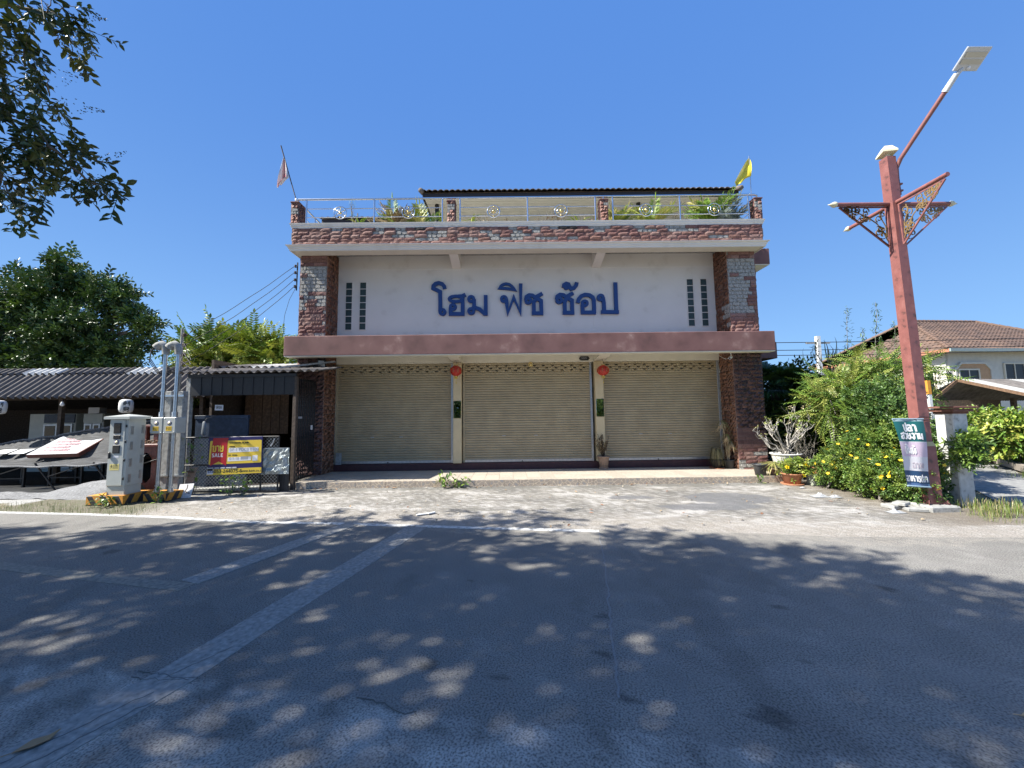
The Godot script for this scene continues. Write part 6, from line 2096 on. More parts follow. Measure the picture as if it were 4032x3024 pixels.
func build_right_side():
	# gate post
	var t = thing("gate_post", "white square gate post with a brown moulded cap and creeper behind the lamp post", "post", Vector3(7.66, 0, -6.62))
	var s := st()
	box(s, Vector3(7.645, .77, -6.64), Vector3(.27, 1.58, .27), .012, Basis(Vector3.FORWARD, -.0) * Basis(Vector3.UP, .06))
	obj("shaft", s, mottled([[0.0, lin(.20, .19, .17)], [.3, lin(.50, .50, .48)], [1.0, lin(.66, .66, .64)]], .8, .9, .012, .05), t)
	s = st()
	for e in [[1.56, .15, .04], [1.60, .19, .05], [1.65, .23, .035]]:
		box(s, Vector3(7.645, e[0], -6.64), Vector3(e[1] * 2, e[2], e[1] * 2), .006, Basis(Vector3.UP, .06))
	obj("cap", s, mottled(two(.16, .07, .05, .7), .8, .5), t)
	var sp = thing("slotted_angle_post", "orange and white painted stub standing behind the gate post", "post", Vector3(8.3, 0, -7.6))
	s = st()
	bar(s, Vector3(8.42, 0, -7.6), Vector3(8.36, 2.0, -7.6), .06, .05)
	obj("shaft", s, M.white_pot, sp)
	s = st()
	bar(s, Vector3(8.363, 1.92, -7.6), Vector3(8.355, 2.2, -7.6), .064, .054)
	obj("painted_end", s, M.orange, sp)
	# hedge with fence across the side road
	var hw = thing("garden_wall", "low old brick garden wall under the wire fence across the side road", "wall", Vector3(14, 0, -10.4))
	var dirv := Vector3(.64, 0, -.77).normalized()
	var o0 := Vector3(12.5, 0, -9.6)
	s = st()
	bar(s, o0 - dirv * 1.2 + Vector3(.25, .12, .2), o0 + dirv * 12 + Vector3(.25, .12, .2), .26, .16)
	bar(s, o0 + Vector3(.25, .12, .2), o0 + Vector3(9, .12, 1.5), .26, .16)
	obj("plinth", s, mottled(two(.30, .26, .22, .7), .9, .8, .02, .2), hw)
	s = st()
	for k in 14:
		var p := o0 + Vector3(.25, .25, .2) + (Vector3(8.75, 0, 1.3) / 9.0 * (k * .75 - .0) if k < 11 else dirv * (k - 11) * 1.6)
		tube(s, [p, p + Vector3(0, 1.1, 0)], .02, -1, 5)
	obj("fence_post", s, M.cement, hw)
	var hcol := [Color(.16, .25, .03), Color(.24, .32, .05), Color(.10, .19, .025), Color(.34, .36, .07)]
	var i := 0
	for e in [[Vector3(13.6, .95, -10.2), Vector3(1.0, .75, .7)], [Vector3(15.0, 1.0, -9.9), Vector3(1.3, .85, .8)], [Vector3(17.2, 1.05, -9.6), Vector3(1.5, .9, .8)], [Vector3(14.3, .9, -11.6), Vector3(.9, .8, 1.2)]]:
		var h = thing("hedge_shrub", ["yellow-green shrub in the hedge nearest the gate post", "yellow-green shrub in the middle of the hedge across the side road", "yellow-green hedge shrub at the picture's edge", "hedge shrub set back along the side road"][i], "shrub", e[0] - Vector3(0, e[0].y, 0), "hedge across the side road")
		i += 1
		s = st()
		var tips = crown(h, "foliage", [[e[0], e[1], 1.0]], 420, 9, LEAF, M.leaf_bright, .14, .16, hcol, .25, .4)
		for q in 4: limb(s, h.position + Vector3(rf(-.3, .3), 0, rf(-.2, .2)), e[0] + rdir() * .3, .03, .012)
		twigs_to(s, tips, .12, .01)
		obj("stem", s, M.bark, h)
	# open roofed shelter
	var gs = thing("grey_roofed_shelter", "timber shelter with a grey corrugated gable roof in front of the house", "shelter", Vector3(21, 0, -17.5))
	corrug_gable(gs)
	for p in [Vector3(18.9, 0, -17.2), Vector3(22.3, 0, -17.0), Vector3(19.4, 0, -21)]:
		obj("post", boxed(p, p + Vector3(.14, 2.1, .14)), M.wood_dark, gs)
	obj("gable_boards", boxed(Vector3(19.0, 1.3, -17.3), Vector3(22.2, 2.05, -17.24)), M.wood_dark, gs)
	obj("dark_rear", boxed(Vector3(18.9, 0, -23.1), Vector3(24.4, 2.1, -23)), M.wood_dark, gs)

func corrug_gable(gs):
	# ridge runs away from the camera to the right
	var a := Vector3(20.05, 2.98, -17.0)
	var rd := Vector3(.62, .0, -.10).normalized()
	for side in [[Vector3(-.86, -.52, .1), 1.6, "near"], [Vector3(.36, -.34, 1.0), 2.6, "far"]]:
		pass
	var q := 0
	for k in 7:
		# right slope sheets
		var s := st()
		s.set_smooth_group(0)
		var p0 := a + rd * k * .95
		var dn := Vector3(.25, -.42, 1.05).normalized() * 2.3
		var nn := dn.cross(rd).normalized()
		if nn.y < 0: nn = -nn
		for j in 40:
			var u0 := j / 40.0 * .98; var u1 := (j + 1) / 40.0 * .98
			var w0 := nn * sin(u0 * TAU * 6.5) * .025; var w1 := nn * sin(u1 * TAU * 6.5) * .025
			quad(s, p0 + rd * u0 + w0, p0 + rd * u1 + w1, p0 + rd * u1 + dn + w1, p0 + rd * u0 + dn + w0, nn)
		obj("roof_sheet", s, M.grey_roof if q % 3 else M.cement, gs)
		q += 1
		s = st()
		s.set_smooth_group(0)
		dn = Vector3(-.75, -.62, -.55).normalized() * 1.7
		nn = dn.cross(rd).normalized()
		if nn.y < 0: nn = -nn
		for j in 40:
			var u0 := j / 40.0 * .98; var u1 := (j + 1) / 40.0 * .98
			var w0 := nn * sin(u0 * TAU * 6.5) * .025; var w1 := nn * sin(u1 * TAU * 6.5) * .025
			quad(s, p0 + rd * u0 + w0, p0 + rd * u1 + w1, p0 + rd * u1 + dn + w1, p0 + rd * u0 + dn + w0, nn)
		obj("roof_sheet", s, M.grey_roof, gs)
	var s2 := st()
	bar(s2, a + Vector3(-.05, -.05, .05), a + Vector3(.25, -.42, 1.05).normalized() * 2.35 + Vector3(-.05, -.05, .05), .05, .12)
	bar(s2, a + Vector3(-.05, -.05, .05), a + Vector3(-1.25, -.85, .15), .05, .12)
	obj("barge_board", s2, M.wood, gs)

# ---------------------------------------------------------------- house behind
func build_house():
	var C := Vector3(28.8, 0, -24.9)      # nearest corner of the walls
	var ud := Vector3(-.08, 0, -.9968)        # along the left face, going away
	var vd := Vector3(.9968, 0, -.08)         # along the right face, going away
	vd = vd.normalized()
	var t = thing("house", "white two-storey house with a hipped brown tile roof beyond the side road", "house", C)
	var s := st()
	var P := func(u, v, y): return C + ud * u + vd * v + Vector3(0, y, 0)
	for e in [[0, 0, 9, 0], [9, 0, 9, 12], [9, 12, 0, 12], [0, 12, 0, 0]]:
		var a: Vector3 = P.call(e[0], e[1], 0); var b: Vector3 = P.call(e[2], e[3], 0)
		bar_wall(s, a, b, 0, 5.45, .2)
	obj("wall", s, M.house_white, t)
	# upper openings: recessed porch bays framed by chamfered arches
	var lf := -ud.cross(Vector3.UP).normalized()
	if lf.dot(-C) < 0: lf = -lf
	var rf2 := vd.cross(Vector3.UP).normalized()
	if rf2.dot(-C) < 0: rf2 = -rf2
	var X := func(d, n, u, y, off): return Transform3D(Basis(d, Vector3.UP, n), C + d * u + n * (off + .1) + Vector3(0, y, 0))
	for e in [[ud, lf, .45, 2.2, true], [ud, lf, 3.2, 2.4, true], [vd, rf2, .35, 2.6, false]]:
		var bay = part("porch_bay", t)
		var w: float = e[3]
		var xf: Transform3D = X.call(e[0], e[1], e[2], 2.9, .0)
		var q := st()
		prism(q, [Vector2(0, 0), Vector2(w, 0), Vector2(w, 1.35), Vector2(w - .4, 1.75), Vector2(.4, 1.75), Vector2(0, 1.35)], .03, .06, xf)
		obj("recess", q, M.house_tan, bay)
		q = st()
		stroke(q, [Vector2(0, 0), Vector2(0, 1.37), Vector2(.42, 1.78), Vector2(w - .42, 1.78), Vector2(w, 1.37), Vector2(w, 0)], .13, .0, .12, xf)
		obj("surround", q, M.house_white, bay)
		q = st()
		var dx := w - 1.0 if e[4] == false else .15
		if e[4]: prism(q, [Vector2(.15, 0), Vector2(1.0, 0), Vector2(1.0, 1.35), Vector2(.15, 1.35)], .06, .10, xf)
		else: prism(q, [Vector2(.2, .1), Vector2(1.65, .1), Vector2(1.65, 1.3), Vector2(.2, 1.3)], .06, .10, xf)
		obj("window_pane", q, M.glass_dull, bay)
		q = st()
		var x0 := .15 if e[4] else .2; var x1 := 1.0 if e[4] else 1.65
		stroke(q, [Vector2(x0, 0.05), Vector2(x0, 1.35), Vector2(x1, 1.35), Vector2(x1, 0.05)], .09, .061, .13, xf)
		stroke(q, [Vector2((x0 + x1) / 2, .1), Vector2((x0 + x1) / 2, 1.3)], .05, .062, .125, xf)
		obj("window_frame", q, M.cream, bay)
	for u in [4.0, 6.6, 9.2]:
		var wn = part("window", t)
		var xf: Transform3D = X.call(vd, rf2, u, 3.0, .0)
		var q := st()
		prism(q, [Vector2(0, .4), Vector2(1.5, .4), Vector2(1.5, 1.65), Vector2(0, 1.65)], .02, .05, xf)
		obj("pane", q, M.glass_dull, wn)
		q = st()
		stroke(q, [Vector2(0, .4), Vector2(1.5, .4), Vector2(1.5, 1.65), Vector2(0, 1.65)], .08, 0.01, .09, xf, true)
		stroke(q, [Vector2(.75, .4), Vector2(.75, 1.65)], .05, .011, .085, xf)
		obj("frame", q, M.cream, wn)
	var lamp = part("wall_lamp", t)
	s = st()
	lathe(s, C + (lf + rf2) * .12 + Vector3(0, 3.9, 0), [Vector2(0, -.3), Vector2(.1, -.22), Vector2(.13, .05), Vector2(.16, .08), Vector2(.05, .2), Vector2(0, .3)], 8)
	obj("lantern", s, M.black, lamp)
	# hip roof: eaves, ridge
	var ov := .75
	var e0: Vector3 = P.call(-ov, -ov, 5.5); var e1: Vector3 = P.call(9 + ov, -ov, 5.5); var e2: Vector3 = P.call(9 + ov, 12 + ov, 5.5); var e3: Vector3 = P.call(-ov, 12 + ov, 5.5)
	var r0: Vector3 = P.call(4.5, 3.2, 8.6); var r1: Vector3 = P.call(4.5, 9.0, 8.6)
	s = st()
	for q in [[e0, e1, r0, r0], [e0, r0, r1, e3], [e1, r0, r1, e2], [e2, r1, e3, e3]]:
		if q[2] == q[3]: tri(s, q[0], q[1], q[2], Vector3.UP)
		else: quad(s, q[0], q[1], q[2], q[3], Vector3.UP)
	quad(s, e0, e1, e2, e3, Vector3.DOWN)
	var deck = part("roof", t)
	obj("deck", s, M.tile_brown[2], deck)
	# interlocking tiles over the two visible slopes
	var tile := st()
	tile.set_smooth_group(0)
	var nseg := 6
	for k in nseg:
		var a := float(k) / nseg; var b := float(k + 1) / nseg
		var ya := .035 + .045 * sin(a * PI); var yb := .035 + .045 * sin(b * PI)
		quad(tile, Vector3(a, ya, 0), Vector3(b, yb, 0), Vector3(b, yb - .03, -1.08), Vector3(a, ya - .03, -1.08), Vector3.UP)
		tile.set_smooth_group(-1)
		quad(tile, Vector3(a, ya, 0), Vector3(b, yb, 0), Vector3(b, -.0, 0), Vector3(a, -.0, 0), Vector3.BACK)
		tile.set_smooth_group(0)
	var tmesh := done(tile)
	var all := []
	for f in [[e0, e1, r0, r0], [e0, e3, r0, r1]]:
		var along: Vector3 = (f[1] - f[0]).normalized()
		var mid: Vector3 = f[2]
		var up: Vector3 = (mid - f[0]) - along * (mid - f[0]).dot(along)
		var H := up.length()
		up = up.normalized()
		var nrm := along.cross(up).normalized()
		if nrm.y < 0: nrm = -nrm
		var rows := int(H / .34) + 1
		for r in rows:
			var h := r * .34
			var tt := h / H
			var A: Vector3 = f[0].lerp(f[2], tt); var Bv: Vector3 = f[1].lerp(f[3], tt)
			var n := int(A.distance_to(Bv) / .30)
			for k in n:
				var p: Vector3 = A + along * (k * .30 + .02)
				all.append([p.distance_to(Vector3(0, 1.6, 0)), Transform3D(Basis(along * .30, nrm * 1.0, -up * .34), p)])
	all.sort_custom(func(a, b): return a[0] < b[0])
	var rest := [SurfaceTool.new(), SurfaceTool.new(), SurfaceTool.new()]
	for k in all.size():
		var m := rng.randi() % 3
		if k < 300: inst("roof_tile", tmesh, M.tile_brown[m], deck, false, all[k][1])
		else: rest[m].append_from(tmesh, 0, all[k][1])
	var am := ArrayMesh.new()
	for m in 3:
		rest[m].commit(am)
		am.surface_set_material(am.get_surface_count() - 1, M.tile_brown[m])
	tag(inst("tile_courses", am, null, deck), "", "", "", "stuff")
	s = st()
	for q in [[e0, r0], [e1, r0], [r0, r1], [r1, e3]]:
		var n := int(q[0].distance_to(q[1]) / .4)
		for k in n:
			var a: Vector3 = q[0].lerp(q[1], float(k) / n); var b: Vector3 = q[0].lerp(q[1], (k + 1.15) / n)
			tube(s, [a + Vector3(0, .06, 0), b + Vector3(0, .05, 0)], .13, .105, 8)
	obj("hip_tile_row", s, M.tile_brown[1], deck)
	s = st()
	bar_wall(s, e0, e1, -.18, .04, .06)
	obj("fascia", s, plain(.40, .17, .10, .6), t)
	s = st()
	bar_wall(s, e0, e3, -.15, .05, .16)
	obj("gutter", s, plain(.28, .34, .33, .5), t)

func bar_wall(s: SurfaceTool, a: Vector3, b: Vector3, y0: float, y1: float, th: float):
	var d := (b - a)
	var x := Vector3(d.x, 0, d.z).normalized()
	box(s, (a + b) * .5 + Vector3(0, (y0 + y1) * .5, 0), Vector3(Vector2(d.x, d.z).length(), y1 - y0, th), 0.0, Basis(x, Vector3.UP, x.cross(Vector3.UP)))

# ---------------------------------------------------------------- trees
func build_trees():
	var s: SurfaceTool
	# street tree that shades the road and hangs into the picture
	var at := Vector3(-9.6, 0, 2.4)
	var t = thing("street_tree", "large street tree whose dark branches hang into the top corner", "tree", at)
	var hang := [
		[Vector3(-6.15, 7.35, -5.0), Vector3(.62, .38, .5), 1.6], [Vector3(-6.55, 6.75, -5.1), Vector3(.35, .4, .4), .8], [Vector3(-6.55, 5.95, -5.0), Vector3(.6, .62, .55), 2.2], [Vector3(-6.0, 6.05, -5.0), Vector3(.4, .3, .3), .5],
		[Vector3(-5.95, 5.35, -5.0), Vector3(.35, .22, .3), .8], [Vector3(-5.62, 5.05, -5.0), Vector3(.26, .2, .25), .7], [Vector3(-5.36, 4.82, -5.0), Vector3(.2, .15, .2), .4],
		[Vector3(-6.55, 4.95, -5.0), Vector3(.5, .5, .5), 1.6], [Vector3(-6.8, 4.15, -5.0), Vector3(.3, .35, .3), .5], [Vector3(-8.2, 5.6, -5.2), Vector3(1.2, 1.4, 1.0), 3.0], [Vector3(-7.3, 7.0, -5.0), Vector3(.9, .7, .8), 1.8]]
	for h in hang: h[0] = Vector3(-.28, 1.6, 0) + (h[0] - Vector3(0, 1.6, 0)) * .92
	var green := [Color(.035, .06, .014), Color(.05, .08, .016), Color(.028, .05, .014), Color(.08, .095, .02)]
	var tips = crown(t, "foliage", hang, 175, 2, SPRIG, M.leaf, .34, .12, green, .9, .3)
	var over := []
	for e in [[-4.6, -3.3, 8.0], [-5.4, -2.2, 8.4], [-6.3, -3.9, 8.0], [-7.2, -2.6, 8.6], [-6.4, -1.0, 8.2], [-8.4, -4.2, 7.8], [-9.4, -3.0, 8.6], [-8.2, -1.2, 8.8], [-10.6, -4.6, 7.8], [-11.6, -3.2, 8.4], [-10.4, -1.6, 8.8], [-12.8, -4.4, 8.0], [-13.6, -2.8, 8.4], [-12.4, -1.0, 8.4], [-15.0, -4.6, 7.6], [-15.6, -2.8, 8.0], [-9.4, .6, 8.8], [-11.8, 1.0, 8.4], [-7.0, .6, 8.4], [-14.4, -.8, 8.0], [-16.8, -4.0, 7.4], [-5.0, .2, 7.8], [-17.6, -5.0, 7.0]]:
		over.append([Vector3(e[0], e[2], e[1] + (1.35 if e[0] > -12.0 else 1.0)), Vector3(rf(1.0, 1.3), rf(.7, .95), rf(.85, 1.15)), 1.0])
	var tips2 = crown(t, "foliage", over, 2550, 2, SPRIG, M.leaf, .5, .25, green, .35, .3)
	s = st()
	tube(s, [at, at + Vector3(.1, 1.4, -.1), at + Vector3(-.1, 3.2, -.3), at + Vector3(.1, 4.6, -.7)], .42, .30, 10)
	obj("trunk", s, M.bark, t)
	s = st()
	var fork := at + Vector3(.1, 4.5, -.7)
	for b in over: limb(s, fork + rdir() * .1, b[0], .12, .03, .22, 7)
	for b in [hang[0], hang[2], hang[7], hang[9], hang[10]]: limb(s, Vector3(-8.2, 7.0, -4.2), b[0], .05, .015, .2, 6)
	limb(s, fork, Vector3(-8.2, 7.0, -4.2), .14, .06, .15, 7)
	for e in [[hang[2][0], hang[4][0]], [hang[4][0], hang[5][0]], [hang[5][0], hang[6][0]], [hang[7][0], hang[8][0]]]: limb(s, e[0], e[1], .02, .01, .1, 4)
	twigs_to(s, tips, .35, .008)
	twigs_to(s, tips2, .1, .015)
	obj("limb", s, M.bark, t)
	# seed sprays at the branch ends
	var xs := []; var cs := []
	for e in [[Vector3(-5.75, 7.35, -5), Vector3(1, -.25, 0)], [Vector3(-5.85, 6.85, -5), Vector3(1, -.1, 0)], [Vector3(-5.95, 6.35, -5), Vector3(1, .1, 0)], [Vector3(-5.7, 5.95, -5), Vector3(1, -.2, 0)], [Vector3(-5.35, 5.1, -5), Vector3(1, .35, 0)], [Vector3(-5.25, 4.85, -5), Vector3(1, -.3, 0)]]:
		for k in 55:
			var q := rng.randf()
			xs.append(aim((e[0] - Vector3(0, 1.6, 0)) * .92 + Vector3(-.28, 1.6, 0) + e[1] * q * .42 + rdir() * .09 * (1.1 - q), rdir(), Vector3.UP, .022))
			cs.append(Color(.05, .06, .025))
	scatter("seed_spray", FLOWER, M.leaf, xs, cs, t)

	# broad tree behind the shed
	at = Vector3(-24.5, 0, -21)
	t = thing("broadleaf_tree", "dense dark green tree standing behind the long shed", "tree", at)
	var bl := [[Vector3(-24.6, 8.1, -20.5), Vector3(1.2, 1.7, 1.4), 2.2], [Vector3(-24.3, 10.1, -20.5), Vector3(.45, .8, .5), .5], [Vector3(-23.1, 9.0, -20.5), Vector3(.5, .8, .5), .5], [Vector3(-26.2, 9.2, -20.5), Vector3(.6, .7, .6), .5], [Vector3(-20.6, 8.0, -20.3), Vector3(.5, .6, .5), .35], [Vector3(-19.9, 7.2, -20.3), Vector3(.35, .5, .4), .25], [Vector3(-18.8, 6.6, -20.0), Vector3(.4, .2, .3), .15], [Vector3(-19.3, 5.6, -20.0), Vector3(.5, .5, .4), .35], [Vector3(-21.6, 8.3, -20.5), Vector3(.75, 1.1, .8), 1.0], [Vector3(-22.7, 6.3, -20), Vector3(1.6, 1.5, 1.6), 2.4], [Vector3(-20.7, 4.9, -20), Vector3(.9, .9, 1.0), 1.0], [Vector3(-26.6, 6.0, -20), Vector3(2.6, 2.6, 2.0), 4.0], [Vector3(-29.0, 7.4, -20.5), Vector3(2.4, 2.4, 2.0), 3.4], [Vector3(-24, 4.2, -20), Vector3(3.1, 1.6, 2.0), 3.8], [Vector3(-29.5, 4.4, -20), Vector3(3.0, 1.8, 2.0), 3.0], [Vector3(-19.3, 6.7, -20), Vector3(.45, .4, .4), .2], [Vector3(-32.5, 6.0, -21), Vector3(2.5, 3.0, 2.0), 3.0], [Vector3(-21.2, 3.9, -19.8), Vector3(1.6, .9, 1.2), 1.4]]
	tips = crown(t, "foliage", bl, 2500, 3, SPRIG, M.leaf, .62, .36, [Color(.05, .095, .02), Color(.07, .125, .025), Color(.035, .07, .018), Color(.11, .17, .035)], .15, .55)
	s = st()
	limb(s, at, Vector3(-24.2, 5.5, -20.6), .38, .2, .06, 8)
	obj("trunk", s, M.bark, t)
	s = st()
	for b in bl: limb(s, Vector3(-24.3, 3.6, -20.8), b[0], .13, .03, .15, 7)
	twigs_to(s, tips, .08, .03)
	obj("limb", s, M.bark, t)

	# feathery tree behind the annex
	at = Vector3(-10.2, 0, -14.6)
	t = thing("feather_leaved_tree", "sunlit yellow-green tree with feathery compound leaves behind the low sheds", "tree", at)
	bl = [[Vector3(-10.6, 3.95, -14.2), Vector3(1.3, .75, 1.0), 2.5], [Vector3(-9.0, 3.8, -14.2), Vector3(.9, .75, .9), 2.0], [Vector3(-11.4, 4.3, -14.2), Vector3(.7, .4, .6), .8], [Vector3(-9.6, 4.5, -14.2), Vector3(.8, .35, .7), .8], [Vector3(-10.2, 3.1, -14.2), Vector3(2.2, .5, .9), 1.5]]
	tips = crown(t, "foliage", bl, 330, 3, PINNATE, M.leaf_bright, .72, .3, [Color(.17, .25, .03), Color(.26, .32, .05), Color(.11, .19, .025), Color(.34, .36, .07)], -.15, .5)
	s = st()
	limb(s, at, Vector3(-10.1, 3.2, -14.3), .12, .07, .1, 6)
	obj("trunk", s, M.bark, t)
	s = st()
	for b in bl: limb(s, Vector3(-10.1, 2.6, -14.4), b[0], .05, .02, .15, 5)
	limb(s, Vector3(-9.3, 4.2, -14.2), Vector3(-8.45, 5.0, -14.2), .015, .006, .05, 4)
	twigs_to(s, tips, .25, .012)
	obj("limb", s, M.bark, t)

	# --- right-hand thicket
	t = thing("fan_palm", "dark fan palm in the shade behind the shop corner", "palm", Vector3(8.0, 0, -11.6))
	s = st()
	limb(s, Vector3(8.0, 0, -11.6), Vector3(8.05, 2.2, -11.6), .13, .10, .02)
	obj("trunk", s, M.bark, t)
	xs = []; cs = []
	for k in 15:
		var a := TAU * k / 15 + rf(-.2, .2)
		var d := Vector3(cos(a), rf(-.2, 1.0), sin(a)).normalized()
		var hub := Vector3(8.05, 2.3, -11.6) + d * rf(.4, .9)
		var side := d.cross(Vector3.UP).normalized()
		for q in 17:
			var w := (q - 8) / 8.0
			var dd := (d * cos(w * 1.3) + side * sin(w * 1.3)).normalized()
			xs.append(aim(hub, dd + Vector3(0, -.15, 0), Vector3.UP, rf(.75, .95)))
			cs.append(shade(Color(.06, .115, .03), rf(.7, 1.3)))
	scatter("fan_leaf", LEAF_NARROW, M.leaf, xs, cs, t)
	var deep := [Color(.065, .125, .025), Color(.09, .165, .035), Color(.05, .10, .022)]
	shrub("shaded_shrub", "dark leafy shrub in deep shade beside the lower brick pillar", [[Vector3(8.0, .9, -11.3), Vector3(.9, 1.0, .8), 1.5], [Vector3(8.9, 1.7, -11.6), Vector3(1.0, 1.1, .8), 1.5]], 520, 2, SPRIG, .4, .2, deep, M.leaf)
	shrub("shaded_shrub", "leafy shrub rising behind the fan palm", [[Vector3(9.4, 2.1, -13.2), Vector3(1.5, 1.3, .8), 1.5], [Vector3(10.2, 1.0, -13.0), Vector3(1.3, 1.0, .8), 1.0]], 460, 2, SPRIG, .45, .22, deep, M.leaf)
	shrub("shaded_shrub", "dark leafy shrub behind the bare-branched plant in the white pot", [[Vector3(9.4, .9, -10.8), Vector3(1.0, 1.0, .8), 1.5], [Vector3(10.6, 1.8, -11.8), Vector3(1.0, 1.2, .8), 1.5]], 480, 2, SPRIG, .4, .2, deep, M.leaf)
	var mid := [Color(.06, .12, .026), Color(.085, .16, .034), Color(.045, .095, .022), Color(.12, .18, .035)]
	shrub("tall_shrub", "tall dense green shrub behind the banner", [[Vector3(8.1, 1.5, -8.3), Vector3(.75, .85, .75), 2.2], [Vector3(8.5, .9, -8.0), Vector3(.7, .85, .8), 1.8], [Vector3(7.65, 1.15, -7.9), Vector3(.5, .65, .6), 1.4]], 1500, 3, SPRIG, .17, .12, mid, M.leaf)
	var yg := [Color(.14, .23, .03), Color(.19, .28, .045), Color(.10, .18, .03), Color(.28, .31, .07)]
	shrub("feather_leaved_shrub", "sunlit yellow-green shrub with feathery leaves above the thicket", [[Vector3(8.3, 2.15, -9.3), Vector3(.85, .5, .7), 2.0], [Vector3(9.3, 2.35, -9.3), Vector3(.9, .5, .7), 2.0], [Vector3(7.6, 1.75, -9.0), Vector3(.5, .4, .5), .8], [Vector3(8.9, 2.75, -9.6), Vector3(.5, .25, .4), .4]], 260, 3, PINNATE_SMALL, .55, .25, yg, M.leaf_bright)
	var fb = shrub("flowering_bush", "low green bush dotted with yellow flowers at the forecourt edge", [[Vector3(7.0, .55, -7.75), Vector3(.6, .5, .6), 2.0], [Vector3(6.72, .40, -7.05), Vector3(.42, .4, .45), 1.6], [Vector3(6.78, .38, -6.6), Vector3(.35, .36, .35), 1.1], [Vector3(7.35, .85, -7.4), Vector3(.55, .6, .5), 1.8], [Vector3(6.75, .35, -8.15), Vector3(.35, .33, .35), .9], [Vector3(7.2, .5, -6.85), Vector3(.45, .5, .4), 1.4]], 1250, 3, SPRIG, .15, .1, [Color(.085, .16, .028), Color(.14, .22, .036), Color(.06, .12, .022), Color(.19, .26, .05)], M.leaf_bright)
	xs = []; cs = []
	for k in 60:
		var b = [[Vector3(7.0, .55, -7.75), .62], [Vector3(6.72, .40, -7.05), .46], [Vector3(6.78, .38, -6.6), .38], [Vector3(6.75, .35, -8.15), .36], [Vector3(7.2, .5, -6.85), .45]][k % 5]
		var d := Vector3(rf(-1, .2), rf(-.4, 1), rf(-.3, 1)).normalized()
		xs.append(aim(b[0] + d * b[1] * rf(.92, 1.08), rdir(), d, rf(.06, .085)))
		cs.append(shade(Color(.80, .55, .03), rf(.85, 1.1)))
	scatter("flower", FLOWER, M.leaf_bright, xs, cs, fb)
	shrub("post_creeper", "leafy creeper growing between the lamp post and the gate post", [[Vector3(7.55, .75, -7.1), Vector3(.35, .55, .35), 1.5], [Vector3(7.62, .95, -6.42), Vector3(.16, .28, .1), .25]], 330, 3, SPRIG, .2, .1, [Color(.06, .12, .025), Color(.12, .20, .03), Color(.20, .28, .05)], M.leaf)
	# cane plants and bamboo against the sky
	t = thing("cane_plant", "tall reed-like plant with purple-tipped blades above the thicket", "plant", Vector3(9.3, 0, -10.9))
	s = st()
	for k in 6: limb(s, Vector3(9.3 + rf(-.2, .2), 0, -10.9), Vector3(9.3 + rf(-.25, .25), rf(2.2, 2.9), -10.9), .025, .018, .08, 5)
	obj("cane", s, M.twig, t)
	xs = []; cs = []
	for k in 34:
		xs.append(aim(Vector3(9.3 + rf(-.25, .25), rf(2.0, 2.9), -10.9), Vector3(rf(-1, 1), rf(.5, 2.2), rf(-.5, .5)), Vector3.UP, rf(.6, 1.15)))
		cs.append([Color(.16, .17, .07), Color(.10, .06, .06), Color(.30, .26, .14)][rng.randi() % 3])
	scatter("blade", BLADE, M.leaf, xs, cs, t)
	var bi := 0
	for e in [[9.95, 4.65, -11.0], [10.8, 4.8, -11.0], [11.3, 4.2, -11.0], [8.95, 3.7, -11.0], [10.35, 4.0, -11.0]]:
		t = thing("bamboo_shoot", ["slender bamboo shoot left of the tallest two", "tallest slender bamboo shoot in front of the tiled house", "slender bamboo shoot closest to the lamp post", "short slender bamboo shoot nearest the fan palm", "slender bamboo shoot between the two tall ones"][bi], "bamboo", Vector3(e[0] - .15, 0, e[2]), "bamboo shoots against the sky")
		bi += 1
		s = st()
		var base := Vector3(e[0] - .2, 1.0, e[2])
		var tp := Vector3(e[0], e[1], e[2])
		limb(s, base - Vector3(0, 1, 0), tp, .014, .004, .03, 8)
		obj("culm", s, M.twig, t)
		xs = []; cs = []
		for k in 150:
			var q := pow(rng.randf(), .8)
			var p := base.lerp(tp, .25 + .75 * q) + Vector3(rf(-1, 1), rf(-.3, .3), rf(-.5, .5)) * .26 * (1.15 - q)
			xs.append(aim(p, rdir() + Vector3(0, .1, 0), Vector3.UP, rf(.07, .14)))
			cs.append(shade(Color(.10, .17, .06), rf(.7, 1.3)))
		scatter("foliage", LEAF_NARROW, M.leaf, xs, cs, t)
	# power pole and lines far behind
	t = thing("power_pole", "white concrete power pole far behind the thicket", "pole", Vector3(18.0, 0, -22))
	s = st()
	bar(s, Vector3(18.0, 0, -22), Vector3(18.0, 6.0, -22), .2, .2)
	obj("shaft", s, M.white_pot, t)
	s = st()
	bar(s, Vector3(17.3, 5.6, -22), Vector3(18.7, 5.6, -22), .08, .08)
	obj("crossarm", s, M.cement, t)
	var wi := 0
	for y in [5.65, 5.2, 4.9]:
		s = st()
		var pts := []
		for k in 21: pts.append(Vector3(lerpf(-2, 48, k / 20.0), y + .55 * pow((k - 8) / 12.0, 2), -22))
		tube(s, pts, .02, -1, 4)
		tag(obj("overhead_line", s, M.cable), ["uppermost overhead line on the far power pole", "middle overhead line on the far power pole", "lowest overhead line on the far power pole"][wi], "wire", "far overhead lines")
		wi += 1

